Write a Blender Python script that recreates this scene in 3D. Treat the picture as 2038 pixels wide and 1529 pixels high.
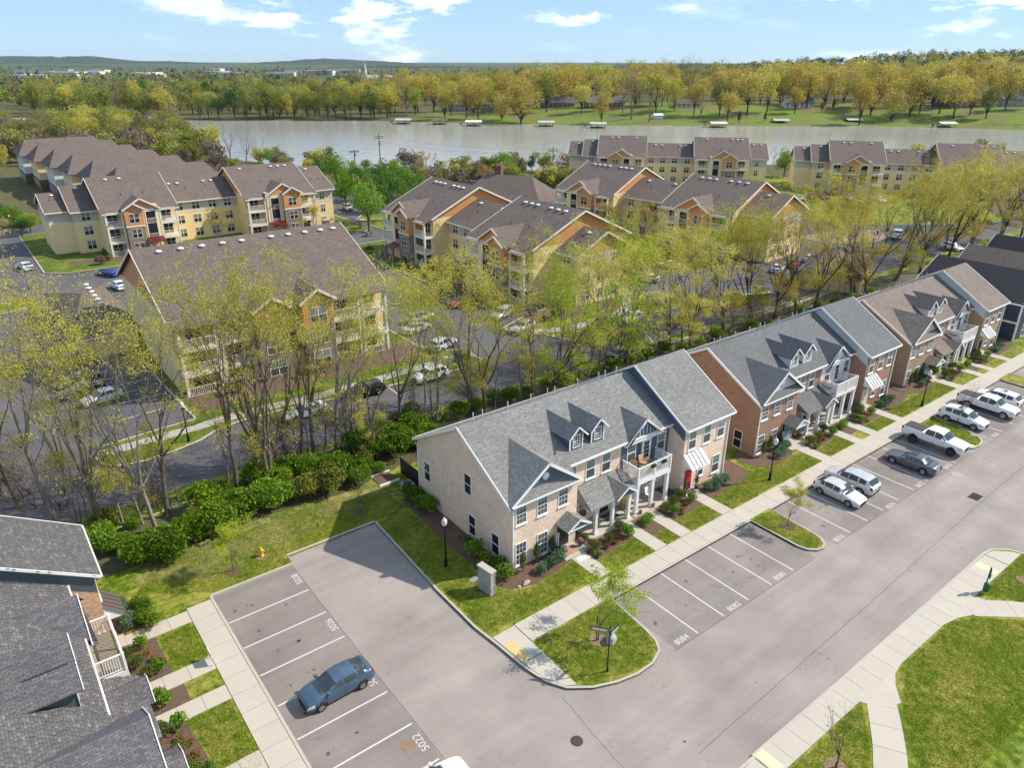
import bpy, bmesh, math, random
import numpy as np
from mathutils import Vector, Matrix, Euler
from mathutils.geometry import tessellate_polygon

R = math.radians
for o in list(bpy.data.objects):
    bpy.data.objects.remove(o)
SC = bpy.context.scene
COL = SC.collection

# ------------------------------------------------------------------ camera
PHW, PHH = 2038.0, 1529.0                     # photograph size: pixel -> direction helper below
CAM = np.array([-33.0991, -28.3973, 35.0605])
YAW, PITCH, ROLL, FOC = 0.6541, 0.4161, 0.003, 1456.22
def cam_axes():
    cy, sy, cp, sp = math.cos(YAW), math.sin(YAW), math.cos(PITCH), math.sin(PITCH)
    f = np.array([sy*cp, cy*cp, -sp]); r = np.array([cy, -sy, 0.0]); u = np.cross(r, f)
    cr, sr = math.cos(ROLL), math.sin(ROLL)
    return cr*r + sr*u, -sr*r + cr*u, f
AX_R, AX_U, AX_F = cam_axes()
def gp(px, py, z=0.0):
    """point of height z seen at photo pixel (px, py)"""
    d = AX_R*((px-PHW/2)/FOC) - AX_U*((py-PHH/2)/FOC) + AX_F
    t = (z-CAM[2])/d[2]
    p = CAM + t*d
    return float(p[0]), float(p[1])
cam_data = bpy.data.cameras.new('camera')
cam_data.sensor_fit = 'HORIZONTAL'; cam_data.sensor_width = 36.0
cam_data.lens = FOC/PHW*36.0
cam_data.clip_start = 0.5; cam_data.clip_end = 40000
cam = bpy.data.objects.new('camera', cam_data); COL.objects.link(cam)
m = Matrix((( *AX_R, 0), (*AX_U, 0), (*(-AX_F), 0), (0, 0, 0, 1))).transposed()
m.translation = Vector(CAM)
cam.matrix_world = m
SC.camera = cam

# ------------------------------------------------------------------ light
SUN_EL, SUN_AZ = 42.0, 114.5                  # azimuth clockwise from +Y
SUN_STRENGTH, SKY_STRENGTH, EXPOSURE = 2.45, 0.15, 1.38
w = bpy.data.worlds.new('World'); SC.world = w; w.use_nodes = True
nt = w.node_tree; nt.nodes.clear()
def wn(t): return nt.nodes.new(t)
out = wn('ShaderNodeOutputWorld'); bg = wn('ShaderNodeBackground')
sky = wn('ShaderNodeTexSky'); sky.sky_type = 'NISHITA'; sky.sun_disc = False
sky.sun_elevation = R(SUN_EL); sky.sun_rotation = R(SUN_AZ)
sky.altitude = 2500; sky.air_density = 1.0; sky.dust_density = 0.0; sky.ozone_density = 3.0
tc = wn('ShaderNodeTexCoord')
mp = wn('ShaderNodeMapping'); mp.inputs['Scale'].default_value = (8.5, 8.5, 30.0); mp.inputs['Location'].default_value = (0.37, 3.41, 6.33)
nz = wn('ShaderNodeTexNoise'); nz.inputs['Scale'].default_value = 1.0; nz.inputs['Detail'].default_value = 9; nz.inputs['Roughness'].default_value = 0.6
rp = wn('ShaderNodeValToRGB'); rp.color_ramp.elements[0].position = 0.475; rp.color_ramp.elements[1].position = 0.675
mp2 = wn('ShaderNodeMapping'); mp2.inputs['Scale'].default_value = (2.0, 2.0, 9.0); mp2.inputs['Location'].default_value = (4.07, 6.53, 0.0)
nz2 = wn('ShaderNodeTexNoise'); nz2.inputs['Scale'].default_value = 1.0; nz2.inputs['Detail'].default_value = 3
rp2 = wn('ShaderNodeValToRGB'); rp2.color_ramp.elements[0].position = 0.45; rp2.color_ramp.elements[1].position = 0.59
mu = wn('ShaderNodeMath'); mu.operation = 'MULTIPLY'
mix = wn('ShaderNodeMixRGB'); mix.inputs['Color2'].default_value = (27.0, 24.3, 21.4, 1)
hsv = wn('ShaderNodeHueSaturation'); hsv.inputs['Saturation'].default_value = 1.4; hsv.inputs['Value'].default_value = 1.32
gm = wn('ShaderNodeGamma'); gm.inputs['Gamma'].default_value = 0.27
L = nt.links.new
L(tc.outputs['Generated'], mp.inputs['Vector']); L(mp.outputs['Vector'], nz.inputs['Vector']); L(nz.outputs['Fac'], rp.inputs['Fac'])
L(tc.outputs['Generated'], mp2.inputs['Vector']); L(mp2.outputs['Vector'], nz2.inputs['Vector']); L(nz2.outputs['Fac'], rp2.inputs['Fac'])
L(rp.outputs['Color'], mu.inputs[0]); L(rp2.outputs['Color'], mu.inputs[1])
L(sky.outputs['Color'], gm.inputs['Color']); L(gm.outputs['Color'], hsv.inputs['Color']); tint = wn('ShaderNodeMixRGB'); tint.blend_type = 'MULTIPLY'; tint.inputs['Fac'].default_value = 1.0; tint.inputs['Color2'].default_value = (0.70, 0.93, 1.16, 1); L(hsv.outputs['Color'], tint.inputs['Color1']); L(tint.outputs['Color'], mix.inputs['Color1']); pw = wn('ShaderNodeMath'); pw.operation = 'POWER'; pw.inputs[1].default_value = 2.4; L(mu.outputs['Value'], pw.inputs[0]); L(pw.outputs['Value'], mix.inputs['Fac'])
L(mix.outputs['Color'], bg.inputs['Color']); bg.inputs['Strength'].default_value = SKY_STRENGTH
L(bg.outputs['Background'], out.inputs['Surface'])

sd = bpy.data.lights.new('sun', 'SUN'); sd.energy = SUN_STRENGTH; sd.angle = R(0.55); sd.color = (1.0, 0.925, 0.815)
so = bpy.data.objects.new('sun', sd); COL.objects.link(so)
sv = Vector((math.sin(R(SUN_AZ))*math.cos(R(SUN_EL)), math.cos(R(SUN_AZ))*math.cos(R(SUN_EL)), math.sin(R(SUN_EL))))
so.rotation_euler = sv.to_track_quat('Z', 'Y').to_euler(); so.location = (0, 0, 60)
vs = SC.view_settings
vs.view_transform = 'Standard'; vs.look = 'None'; vs.exposure = EXPOSURE; vs.gamma = 1.0; vs.use_curve_mapping = False
SC.cycles.max_bounces = 6; SC.cycles.diffuse_bounces = 4; SC.cycles.glossy_bounces = 3
SC.cycles.transparent_max_bounces = 6; SC.cycles.transmission_bounces = 4; SC.cycles.volume_bounces = 0
SC.cycles.use_denoising = True
rng = random.Random(7)

# ------------------------------------------------------------------ materials
def s2l(c):
    return tuple((x/12.92 if x <= 0.04045 else ((x+0.055)/1.055)**2.4) for x in c)
MATS = {}
class NT:
    """small node-graph helper"""
    def __init__(s, name):
        s.m = bpy.data.materials.new(name); s.m.use_nodes = True
        s.t = s.m.node_tree; s.b = s.t.nodes['Principled BSDF']; s.o = s.t.nodes['Material Output']
    def n(s, t, **k):
        x = s.t.nodes.new(t)
        for a, v in k.items():
            if a in x.inputs: x.inputs[a].default_value = v
            else: setattr(x, a, v)
        return x
    def l(s, a, b): s.t.links.new(a, b)
    def noise(s, vec, scale, detail=3, rough=0.55):
        x = s.n('ShaderNodeTexNoise', Scale=scale, Detail=detail, Roughness=rough)
        if vec is not None: s.l(vec, x.inputs['Vector'])
        return x.outputs['Fac']
    def ramp(s, fac, stops):
        x = s.n('ShaderNodeValToRGB'); cr = x.color_ramp
        while len(cr.elements) < len(stops): cr.elements.new(0.5)
        for e, (p, c) in zip(cr.elements, stops):
            e.position = p; e.color = (*c, 1) if len(c) == 3 else c
        s.l(fac, x.inputs['Fac']); return x.outputs['Color']
    def mixc(s, fac, a, b, mode='MIX'):
        x = s.n('ShaderNodeMixRGB', blend_type=mode)
        for i, v in (('Fac', fac), ('Color1', a), ('Color2', b)):
            if isinstance(v, (int, float)): x.inputs[i].default_value = v
            elif isinstance(v, tuple): x.inputs[i].default_value = (*v, 1) if len(v) == 3 else v
            else: s.l(v, x.inputs[i])
        return x.outputs['Color']
    def math(s, op, a, b=0.0, c=None):
        x = s.n('ShaderNodeMath', operation=op)
        for i, v in ((0, a), (1, b), (2, c)):
            if v is None: continue
            if isinstance(v, (int, float)): x.inputs[i].default_value = v
            else: s.l(v, x.inputs[i])
        return x.outputs['Value']
    def bump(s, h, strength=0.3, dist=0.02):
        x = s.n('ShaderNodeBump', Strength=strength, Distance=dist); s.l(h, x.inputs['Height'])
        s.l(x.outputs['Normal'], s.b.inputs['Normal'])
    def col(s, c):
        if isinstance(c, tuple): s.b.inputs['Base Color'].default_value = (*c, 1)
        else: s.l(c, s.b.inputs['Base Color'])
    def set(s, **k):
        for a, v in k.items(): s.b.inputs[a.replace('_', ' ')].default_value = v
    def obj(s): return s.n('ShaderNodeTexCoord').outputs['Object']
    def pos(s): return s.n('ShaderNodeNewGeometry').outputs['Position']
    def wall_uv(s, zscale=1.0):
        """u runs along the wall, v up, in metres, whatever way the wall faces"""
        t = s.n('ShaderNodeTexCoord'); a = s.n('ShaderNodeSeparateXYZ'); b = s.n('ShaderNodeSeparateXYZ')
        s.l(t.outputs['Object'], a.inputs[0]); s.l(t.outputs['Normal'], b.inputs[0])
        ax = s.math('GREATER_THAN', s.math('ABSOLUTE', b.outputs['X']), s.math('ABSOLUTE', b.outputs['Y']))
        u = s.math('ADD', s.math('MULTIPLY', a.outputs['Y'], ax), s.math('MULTIPLY', a.outputs['X'], s.math('SUBTRACT', 1.0, ax)))
        v = s.math('MULTIPLY', a.outputs['Z'], zscale)
        c = s.n('ShaderNodeCombineXYZ'); s.l(u, c.inputs[0]); s.l(v, c.inputs[1])
        return c.outputs[0], a.outputs['Z'], t.outputs['Object']
def mat(name):
    return MATS[name]
def reg(name, nt_): MATS[name] = nt_.m; return nt_.m
def plain(name, c, rough=0.6, metal=0.0, var=0.08, scale=3.0, coat=0.0, spec=0.4):
    t = NT(name); f = t.noise(t.obj(), scale, 4)
    t.col(t.mixc(f, tuple(x*(1-var) for x in c), tuple(min(1, x*(1+var)) for x in c)))
    t.set(Roughness=rough, Metallic=metal, Coat_Weight=coat); t.b.inputs['Specular IOR Level'].default_value = spec
    return reg(name, t)

def asphalt(name, c0, c1, crack=True):
    t = NT(name); p = t.pos()
    f1 = t.noise(p, 0.16, 5, 0.6); f2 = t.noise(p, 26.0, 2, 0.7); f3 = t.noise(p, 1.3, 4, 0.6)
    base = t.ramp(f1, [(0.3, c0), (0.7, c1)])
    base = t.mixc(t.math('MULTIPLY', f3, 0.35), base, tuple(x*0.8 for x in c0))
    gr = t.ramp(f2, [(0.3, (0.72, 0.72, 0.72)), (0.75, (1.2, 1.2, 1.2))])
    ms_ = t.n('ShaderNodeMapping'); ms_.inputs['Scale'].default_value = (0.06, 0.75, 1); t.l(p, ms_.inputs['Vector'])
    base = t.mixc(0.8, base, t.ramp(t.noise(ms_.outputs['Vector'], 1.0, 5, 0.65), [(0.3, (0.84, 0.84, 0.845)), (0.7, (1.1, 1.095, 1.09))]), 'MULTIPLY')
    base = t.mixc(0.7, base, gr, 'MULTIPLY')
    # oil drips and tyre scuffs: small irregular dark stains
    st = t.noise(p, 0.9, 6, 0.7); st2 = t.noise(p, 0.21, 2)
    fac = t.math('MULTIPLY', t.ramp(st, [(0.60, (0, 0, 0)), (0.72, (1, 1, 1))]), t.ramp(st2, [(0.42, (0, 0, 0)), (0.62, (0.6, 0.6, 0.6))]))
    base = t.mixc(fac, base, tuple(x*0.45 for x in c0))
    t.col(base); t.set(Roughness=0.92); t.b.inputs['Specular IOR Level'].default_value = 0.25
    t.bump(f2, 0.35, 0.012); return reg(name, t)
asphalt('asphalt', s2l((0.545, 0.51, 0.485)), s2l((0.66, 0.622, 0.592)))
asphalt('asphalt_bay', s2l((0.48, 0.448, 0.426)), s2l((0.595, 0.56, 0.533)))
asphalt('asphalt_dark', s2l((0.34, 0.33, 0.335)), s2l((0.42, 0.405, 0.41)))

def concrete(name, c):
    t = NT(name); p = t.pos(); oi = t.n('ShaderNodeObjectInfo')
    f1 = t.noise(p, 0.9, 5, 0.65); f2 = t.noise(p, 40, 2)
    b = t.mixc(f1, tuple(x*0.86 for x in c), tuple(min(1, x*1.06) for x in c))
    b = t.mixc(t.math('MULTIPLY', oi.outputs['Random'], 0.16), b, tuple(x*0.7 for x in c))
    t.col(b); t.set(Roughness=0.88); t.bump(f2, 0.15, 0.004); return reg(name, t)
concrete('concrete', s2l((0.715, 0.68, 0.625)))
concrete('kerb', s2l((0.69, 0.66, 0.61)))
concrete('concrete_old', s2l((0.64, 0.61, 0.56)))

def grass(name, g0, g1, straw, amt=0.5, scale=1.0):
    t = NT(name); p = t.pos()
    f1 = t.noise(p, 0.35*scale, 4, 0.6); f2 = t.noise(p, 2.3*scale, 5, 0.7); f3 = t.noise(p, 17.0*scale, 3, 0.7)
    g = t.ramp(f2, [(0.33, g0), (0.66, g1)])
    s = t.math('MULTIPLY', t.ramp(t.math('ADD', t.math('MULTIPLY', f1, 0.55), t.math('MULTIPLY', f2, 0.45)), [(0.45, (0, 0, 0)), (0.60, (1, 1, 1))]), amt)
    g = t.mixc(s, g, straw)
    g = t.mixc(0.85, g, t.ramp(f3, [(0.28, (0.42, 0.42, 0.42)), (0.72, (1.45, 1.45, 1.35))]), 'MULTIPLY')
    t.col(g); t.set(Roughness=0.85); t.b.inputs['Specular IOR Level'].default_value = 0.15
    t.bump(f3, 0.9, 0.05); return reg(name, t)
grass('grass', (0.045, 0.095, 0.004), (0.160, 0.225, 0.010), (0.38, 0.32, 0.08), 0.75)
grass('grass_thin', (0.075, 0.110, 0.014), (0.15, 0.19, 0.03), (0.34, 0.28, 0.13), 0.9)
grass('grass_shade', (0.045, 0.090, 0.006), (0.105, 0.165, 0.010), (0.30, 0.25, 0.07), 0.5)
grass('grass_far', (0.10, 0.19, 0.022), (0.19, 0.30, 0.035), (0.26, 0.27, 0.07), 0.4, 0.12)
def soil(name, a, b, c, scale=9):
    t = NT(name); p = t.pos(); f = t.noise(p, scale, 6, 0.75); f2 = t.noise(p, 0.5, 3)
    t.col(t.mixc(t.math('MULTIPLY', f2, 0.5), t.ramp(f, [(0.3, a), (0.5, b), (0.72, c)]), b)); t.set(Roughness=0.95)
    t.bump(f, 0.9, 0.05); return reg(name, t)
soil('mulch', (0.045, 0.026, 0.016), (0.115, 0.070, 0.046), (0.25, 0.165, 0.115))
soil('mulch_pale', (0.12, 0.075, 0.05), (0.25, 0.165, 0.11), (0.38, 0.28, 0.20))
soil('leaf_litter', (0.035, 0.03, 0.014), (0.085, 0.075, 0.03), (0.14, 0.12, 0.055), 5)

def terrain_mat():
    t = NT('terrain'); p = t.pos()
    a = t.n('ShaderNodeAttribute', attribute_name='cover')
    f = t.noise(p, 0.05, 6, 0.65); f2 = t.noise(p, 0.6, 5, 0.7)
    wood = t.ramp(f2, [(0.3, (0.045, 0.050, 0.018)), (0.5, (0.11, 0.095, 0.045)), (0.72, (0.12, 0.15, 0.04))])
    lawn = t.mixc(t.ramp(f, [(0.42, (0, 0, 0)), (0.62, (1, 1, 1))]), t.ramp(f2, [(0.3, (0.09, 0.15, 0.02)), (0.7, (0.17, 0.24, 0.03))]), (0.16, 0.13, 0.06))
    far = t.ramp(t.noise(p, 0.012, 8, 0.75), [(0.3, (0.025, 0.035, 0.02)), (0.5, (0.07, 0.085, 0.04)), (0.62, (0.14, 0.15, 0.07)), (0.75, (0.22, 0.20, 0.14))])
    sep = t.n('ShaderNodeSeparateColor'); t.l(a.outputs['Color'], sep.inputs[0])
    c = t.mixc(sep.outputs['Red'], wood, lawn); c = t.mixc(sep.outputs['Green'], c, far)
    t.col(c); t.set(Roughness=0.95); t.b.inputs['Specular IOR Level'].default_value = 0.1; t.bump(f2, 0.6, 0.3); reg('terrain', t)
terrain_mat()
def forest_hill():
    t = NT('forest_hill'); p = t.pos()
    f = t.noise(p, 0.02, 9, 0.8)
    v = t.n('ShaderNodeTexVoronoi', Scale=0.06); t.l(p, v.inputs['Vector'])
    t.col(t.ramp(f, [(0.32, (0.018, 0.028, 0.022)), (0.5, (0.045, 0.06, 0.035)), (0.7, (0.10, 0.105, 0.06))])); t.set(Roughness=0.95)
    t.b.inputs['Specular IOR Level'].default_value = 0.05
    t.bump(v.outputs['Distance'], 1.0, 8.0); reg('forest_hill', t)
forest_hill()

def brick(name, c1, c2, c3, mortar, dark=0.12):
    t = NT(name); uv, z, o = t.wall_uv()
    b = t.n('ShaderNodeTexBrick', Scale=1.0); t.l(uv, b.inputs['Vector'])
    for k, v in (('Brick Width', 0.235), ('Row Height', 0.078), ('Mortar Size', 0.011), ('Mortar Smooth', 0.2), ('Bias', 0.0)): b.inputs[k].default_value = v
    b.inputs['Color1'].default_value = (*c1, 1); b.inputs['Color2'].default_value = (*c2, 1); b.inputs['Mortar'].default_value = (*mortar, 1)
    # odd darker / paler bricks: noise stretched to brick proportions
    mpn = t.n('ShaderNodeMapping'); mpn.inputs['Scale'].default_value = (4.2, 12.8, 1); t.l(uv, mpn.inputs['Vector'])
    fn = t.noise(mpn.outputs['Vector'], 1.0, 1)
    k = t.ramp(fn, [(0.60, (0, 0, 0)), (0.68, (1, 1, 1))])
    c = t.mixc(t.math('MULTIPLY', k, t.math('SUBTRACT', 1.0, b.outputs['Fac'])), b.outputs['Color'], c3)
    c = t.mixc(0.5, c, t.ramp(t.noise(o, 0.5, 4), [(0.3, (0.85, 0.85, 0.85)), (0.7, (1.12, 1.12, 1.12))]), 'MULTIPLY')
    t.col(c); t.set(Roughness=0.9); t.b.inputs['Specular IOR Level'].default_value = 0.2
    t.bump(t.math('SUBTRACT', 1.0, b.outputs['Fac']), 0.5, 0.012); return reg(name, t)
brick('brick_cream', s2l((0.93, 0.825, 0.735)), s2l((0.87, 0.755, 0.665)), s2l((0.63, 0.545, 0.485)), s2l((0.87, 0.80, 0.73)))
brick('brick_red', s2l((0.55, 0.385, 0.30)), s2l((0.65, 0.49, 0.40)), s2l((0.34, 0.24, 0.195)), s2l((0.70, 0.62, 0.55)))
brick('brick_tan', s2l((0.66, 0.565, 0.455)), s2l((0.56, 0.47, 0.37)), s2l((0.35, 0.285, 0.22)), s2l((0.72, 0.65, 0.57)))
brick('brick_mixed', s2l((0.72, 0.53, 0.40)), s2l((0.80, 0.66, 0.53)), s2l((0.30, 0.24, 0.22)), s2l((0.78, 0.70, 0.62)))
brick('stone_veneer', s2l((0.60, 0.55, 0.50)), s2l((0.48, 0.40, 0.35)), s2l((0.34, 0.27, 0.24)), s2l((0.55, 0.52, 0.48)))
brick('stone_pale', s2l((0.70, 0.68, 0.66)), s2l((0.62, 0.60, 0.585)), s2l((0.52, 0.50, 0.49)), s2l((0.55, 0.53, 0.52)))

def shingle(name, c1, c2, c3, zs=2.0, w=0.32, h=0.145):
    t = NT(name); uv, z, o = t.wall_uv(zs)
    b = t.n('ShaderNodeTexBrick', Scale=1.0); t.l(uv, b.inputs['Vector'])
    for k, v in (('Brick Width', w), ('Row Height', h), ('Mortar Size', 0.012), ('Mortar Smooth', 0.6), ('Bias', 0.0)): b.inputs[k].default_value = v
    b.inputs['Color1'].default_value = (*c1, 1); b.inputs['Color2'].default_value = (*c2, 1); b.inputs['Mortar'].default_value = (*tuple(x*0.45 for x in c1), 1)  # dark joint colour paints the shadow line between shingle courses
    mpn = t.n('ShaderNodeMapping'); mpn.inputs['Scale'].default_value = (1/w*2.2, 1/h*1.1, 1); t.l(uv, mpn.inputs['Vector'])
    k = t.ramp(t.noise(mpn.outputs['Vector'], 1.0, 1), [(0.5, (0, 0, 0)), (0.62, (1, 1, 1))])
    c = t.mixc(t.math('MULTIPLY', t.math('MULTIPLY', k, 0.55), t.math('SUBTRACT', 1.0, b.outputs['Fac'])), b.outputs['Color'], c3)
    c = t.mixc(0.6, c, t.ramp(t.noise(o, 0.35, 5), [(0.3, (0.86, 0.86, 0.86)), (0.7, (1.12, 1.12, 1.12))]), 'MULTIPLY')
    c = t.mixc(0.7, c, t.ramp(t.noise(o, 45, 2), [(0.25, (0.7, 0.7, 0.7)), (0.75, (1.25, 1.25, 1.25))]), 'MULTIPLY')
    t.col(c); t.set(Roughness=0.9); t.b.inputs['Specular IOR Level'].default_value = 0.25
    t.bump(t.math('SUBTRACT', 1.0, b.outputs['Fac']), 0.7, 0.02); return reg(name, t)
shingle('shingle_grey', s2l((0.475, 0.475, 0.465)), s2l((0.565, 0.56, 0.545)), s2l((0.36, 0.365, 0.365)))
shingle('shingle_slate', s2l((0.41, 0.415, 0.415)), s2l((0.46, 0.46, 0.46)), s2l((0.345, 0.35, 0.355)))
shingle('shingle_taupe', s2l((0.46, 0.425, 0.395)), s2l((0.54, 0.50, 0.465)), s2l((0.39, 0.355, 0.33)))
shingle('shingle_charcoal', s2l((0.36, 0.355, 0.365)), s2l((0.46, 0.45, 0.455)), s2l((0.29, 0.285, 0.295)))
shingle('shingle_black', s2l((0.15, 0.155, 0.175)), s2l((0.19, 0.195, 0.215)), s2l((0.12, 0.125, 0.145)))
shingle('shingle_brown', s2l((0.40, 0.355, 0.33)), s2l((0.47, 0.42, 0.39)), s2l((0.34, 0.30, 0.28)), 2.4, 0.33, 0.2)
def shingle_piece():
    t = NT('shingle_piece'); o = t.obj(); oi = t.n('ShaderNodeObjectInfo'); g = t.n('ShaderNodeNewGeometry')
    r = t.math('FRACT', t.math('ADD', oi.outputs['Random'], g.outputs['Random Per Island']))
    c = t.ramp(r, [(0.0, s2l((0.345, 0.335, 0.335))), (0.5, s2l((0.375, 0.365, 0.365))), (0.9, s2l((0.41, 0.40, 0.40))), (1.0, s2l((0.47, 0.46, 0.455)))])
    c = t.mixc(0.7, c, t.ramp(t.noise(t.pos(), 45, 2), [(0.25, (0.7, 0.7, 0.7)), (0.75, (1.25, 1.25, 1.25))]), 'MULTIPLY')
    t.col(c); t.set(Roughness=0.9); t.b.inputs['Specular IOR Level'].default_value = 0.25; reg('shingle_piece', t)
shingle_piece()

def siding(name, c, lap=0.17, amp=1.0):
    t = NT(name); uv, z, o = t.wall_uv()
    f = t.math('FRACT', t.math('DIVIDE', z, lap))
    line = t.ramp(f, [(0.0, (0.6, 0.6, 0.6)), (0.10, (1, 1, 1)), (1.0, (0.97, 0.97, 0.97))])
    b = t.mixc(t.noise(o, 1.5, 4), tuple(x*0.92 for x in c), tuple(min(1, x*1.07) for x in c))
    t.col(t.mixc(0.8*amp, b, line, 'MULTIPLY')); t.set(Roughness=0.55); t.bump(f, 0.4, 0.02); return reg(name, t)
siding('siding_navy', s2l((0.30, 0.365, 0.435)))
siding('siding_cream', s2l((0.86, 0.855, 0.84)))
siding('siding_green', s2l((0.30, 0.345, 0.35)))
siding('siding_dark', s2l((0.21, 0.245, 0.31)))
siding('siding_pale', s2l((0.76, 0.76, 0.75)))
siding('siding_yellow', s2l((0.91, 0.815, 0.60)), 0.2)
siding('siding_taupe', s2l((0.74, 0.70, 0.655)), 0.2)
siding('siding_orange', s2l((0.80, 0.565, 0.345)), 0.22)
siding('siding_peach', s2l((0.78, 0.56, 0.38)), 0.22, 0.4)
plain('trim', s2l((0.88, 0.88, 0.87)), 0.45, var=0.03)
plain('trim_cream', s2l((0.87, 0.84, 0.78)), 0.5, var=0.04)
plain('metal_white', s2l((0.84, 0.85, 0.87)), 0.35, 0.0, 0.03)
plain('metal_brown', s2l((0.42, 0.38, 0.36)), 0.4, 0.3, 0.05)
plain('metal_red', s2l((0.40, 0.13, 0.12)), 0.4, 0.2, 0.08)
plain('black_metal', (0.012, 0.013, 0.014), 0.4, 0.4, 0.1)
plain('black_fence', (0.014, 0.014, 0.015), 0.5)
plain('rubber', (0.018, 0.018, 0.019), 0.8)
plain('dark_void', (0.012, 0.012, 0.013), 0.9)  # near-black: black car parts, and the painted shade of stair recesses
plain('grey_plastic', s2l((0.55, 0.56, 0.56)), 0.5)
plain('utility_green', s2l((0.52, 0.60, 0.55)), 0.5)
plain('sign_green', s2l((0.10, 0.44, 0.31)), 0.4)
plain('dark_green', s2l((0.10, 0.33, 0.22)), 0.5)
plain('white_paint', s2l((0.80, 0.78, 0.77)), 0.7, var=0.10, scale=6)
plain('line_paint', s2l((0.77, 0.74, 0.735)), 0.75, var=0.16, scale=7)
plain('yellow_paint', s2l((0.80, 0.68, 0.44)), 0.8, var=0.15, scale=4)
plain('pale_yellow', s2l((0.86, 0.80, 0.62)), 0.8, var=0.1, scale=4)
plain('hydrant_yellow', s2l((0.88, 0.66, 0.10)), 0.4)
plain('red_door', s2l((0.68, 0.19, 0.15)), 0.4)
plain('dark_door', s2l((0.16, 0.155, 0.155)), 0.4)
plain('teal_door', s2l((0.45, 0.58, 0.58)), 0.4)
plain('cream_door', s2l((0.80, 0.77, 0.70)), 0.4)
plain('terracotta', s2l((0.66, 0.42, 0.25)), 0.7)
plain('blue_pot', s2l((0.26, 0.34, 0.42)), 0.3)
plain('rug', s2l((0.66, 0.52, 0.44)), 0.95)
plain('rug_red', s2l((0.60, 0.32, 0.26)), 0.95)
plain('rug_dark', s2l((0.30, 0.27, 0.26)), 0.95)
plain('wood_deck', s2l((0.60, 0.55, 0.46)), 0.85, var=0.25, scale=5)
plain('wood_tan', s2l((0.70, 0.56, 0.40)), 0.6)
plain('rock', s2l((0.62, 0.58, 0.52)), 0.9, var=0.2)
plain('rock_grey', s2l((0.60, 0.585, 0.545)), 0.85, var=0.2, scale=12)
plain('flower', s2l((0.80, 0.45, 0.45)), 0.7)
plain('cushion_yellow', s2l((0.82, 0.70, 0.18)), 0.8)
plain('banner', s2l((0.86, 0.83, 0.84)), 0.8)
plain('ink', s2l((0.25, 0.22, 0.28)), 0.8)
plain('stripe_red', s2l((0.72, 0.40, 0.38)), 0.8)
plain('flag_blue', s2l((0.20, 0.24, 0.42)), 0.8)
plain('pole_wood', s2l((0.38, 0.34, 0.31)), 0.9)
plain('chrome', (0.62, 0.62, 0.63), 0.22, 1.0, 0.05)
plain('rim_metal', (0.50, 0.49, 0.48), 0.35, 0.9, 0.1)
plain('lamp_red', (0.26, 0.012, 0.015), 0.2)
plain('lamp_clear', (0.55, 0.56, 0.57), 0.12)
plain('globe', (0.62, 0.60, 0.55), 0.25)
plain('vent_white', s2l((0.84, 0.83, 0.81)), 0.4)
plain('iron', (0.07, 0.06, 0.055), 0.6, 0.5)
plain('roof_felt', s2l((0.33, 0.29, 0.275)), 0.9)
plain('tarp', s2l((0.66, 0.67, 0.66)), 0.6)
plain('far_wall', s2l((0.62, 0.60, 0.57)), 0.8)
plain('far_wall_white', s2l((0.82, 0.81, 0.79)), 0.8)
plain('far_brick', s2l((0.45, 0.32, 0.27)), 0.9)
plain('far_roof', s2l((0.36, 0.34, 0.34)), 0.9)
def glassy(name, c, rough=0.06, spec=0.6):
    t = NT(name); t.col(t.mixc(t.noise(t.obj(), 1.6, 2), tuple(x*0.6 for x in c), tuple(x*1.3 for x in c)))
    t.set(Roughness=rough); t.b.inputs['Specular IOR Level'].default_value = spec; return reg(name, t)
glassy('glass', (0.020, 0.026, 0.030))
glassy('glass_blind', s2l((0.46, 0.53, 0.49)), 0.2)
glassy('glass_screen', (0.075, 0.078, 0.08), 0.3)
glassy('car_glass', (0.03, 0.042, 0.042), 0.14, 0.9)
def paint(name, c, rough=0.3, metal=0.25):
    t = NT(name); t.col(c); t.set(Roughness=rough, Metallic=metal, Coat_Weight=0.7, Coat_Roughness=0.14); return reg(name, t)
for n_, c_ in dict(blue=(0.28, 0.37, 0.45), white=(0.86, 0.86, 0.86), silver=(0.77, 0.77, 0.77), champagne=(0.80, 0.79, 0.77), grey=(0.36, 0.38, 0.39), black=(0.06, 0.065, 0.07), red=(0.60, 0.10, 0.09),
                   royal=(0.12, 0.25, 0.55), darkgrey=(0.2, 0.21, 0.22), slate=(0.42, 0.47, 0.50)).items():
    paint('paint_'+n_, s2l(c_), 0.32, 0.0 if n_ == 'white' else 0.3)

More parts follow.
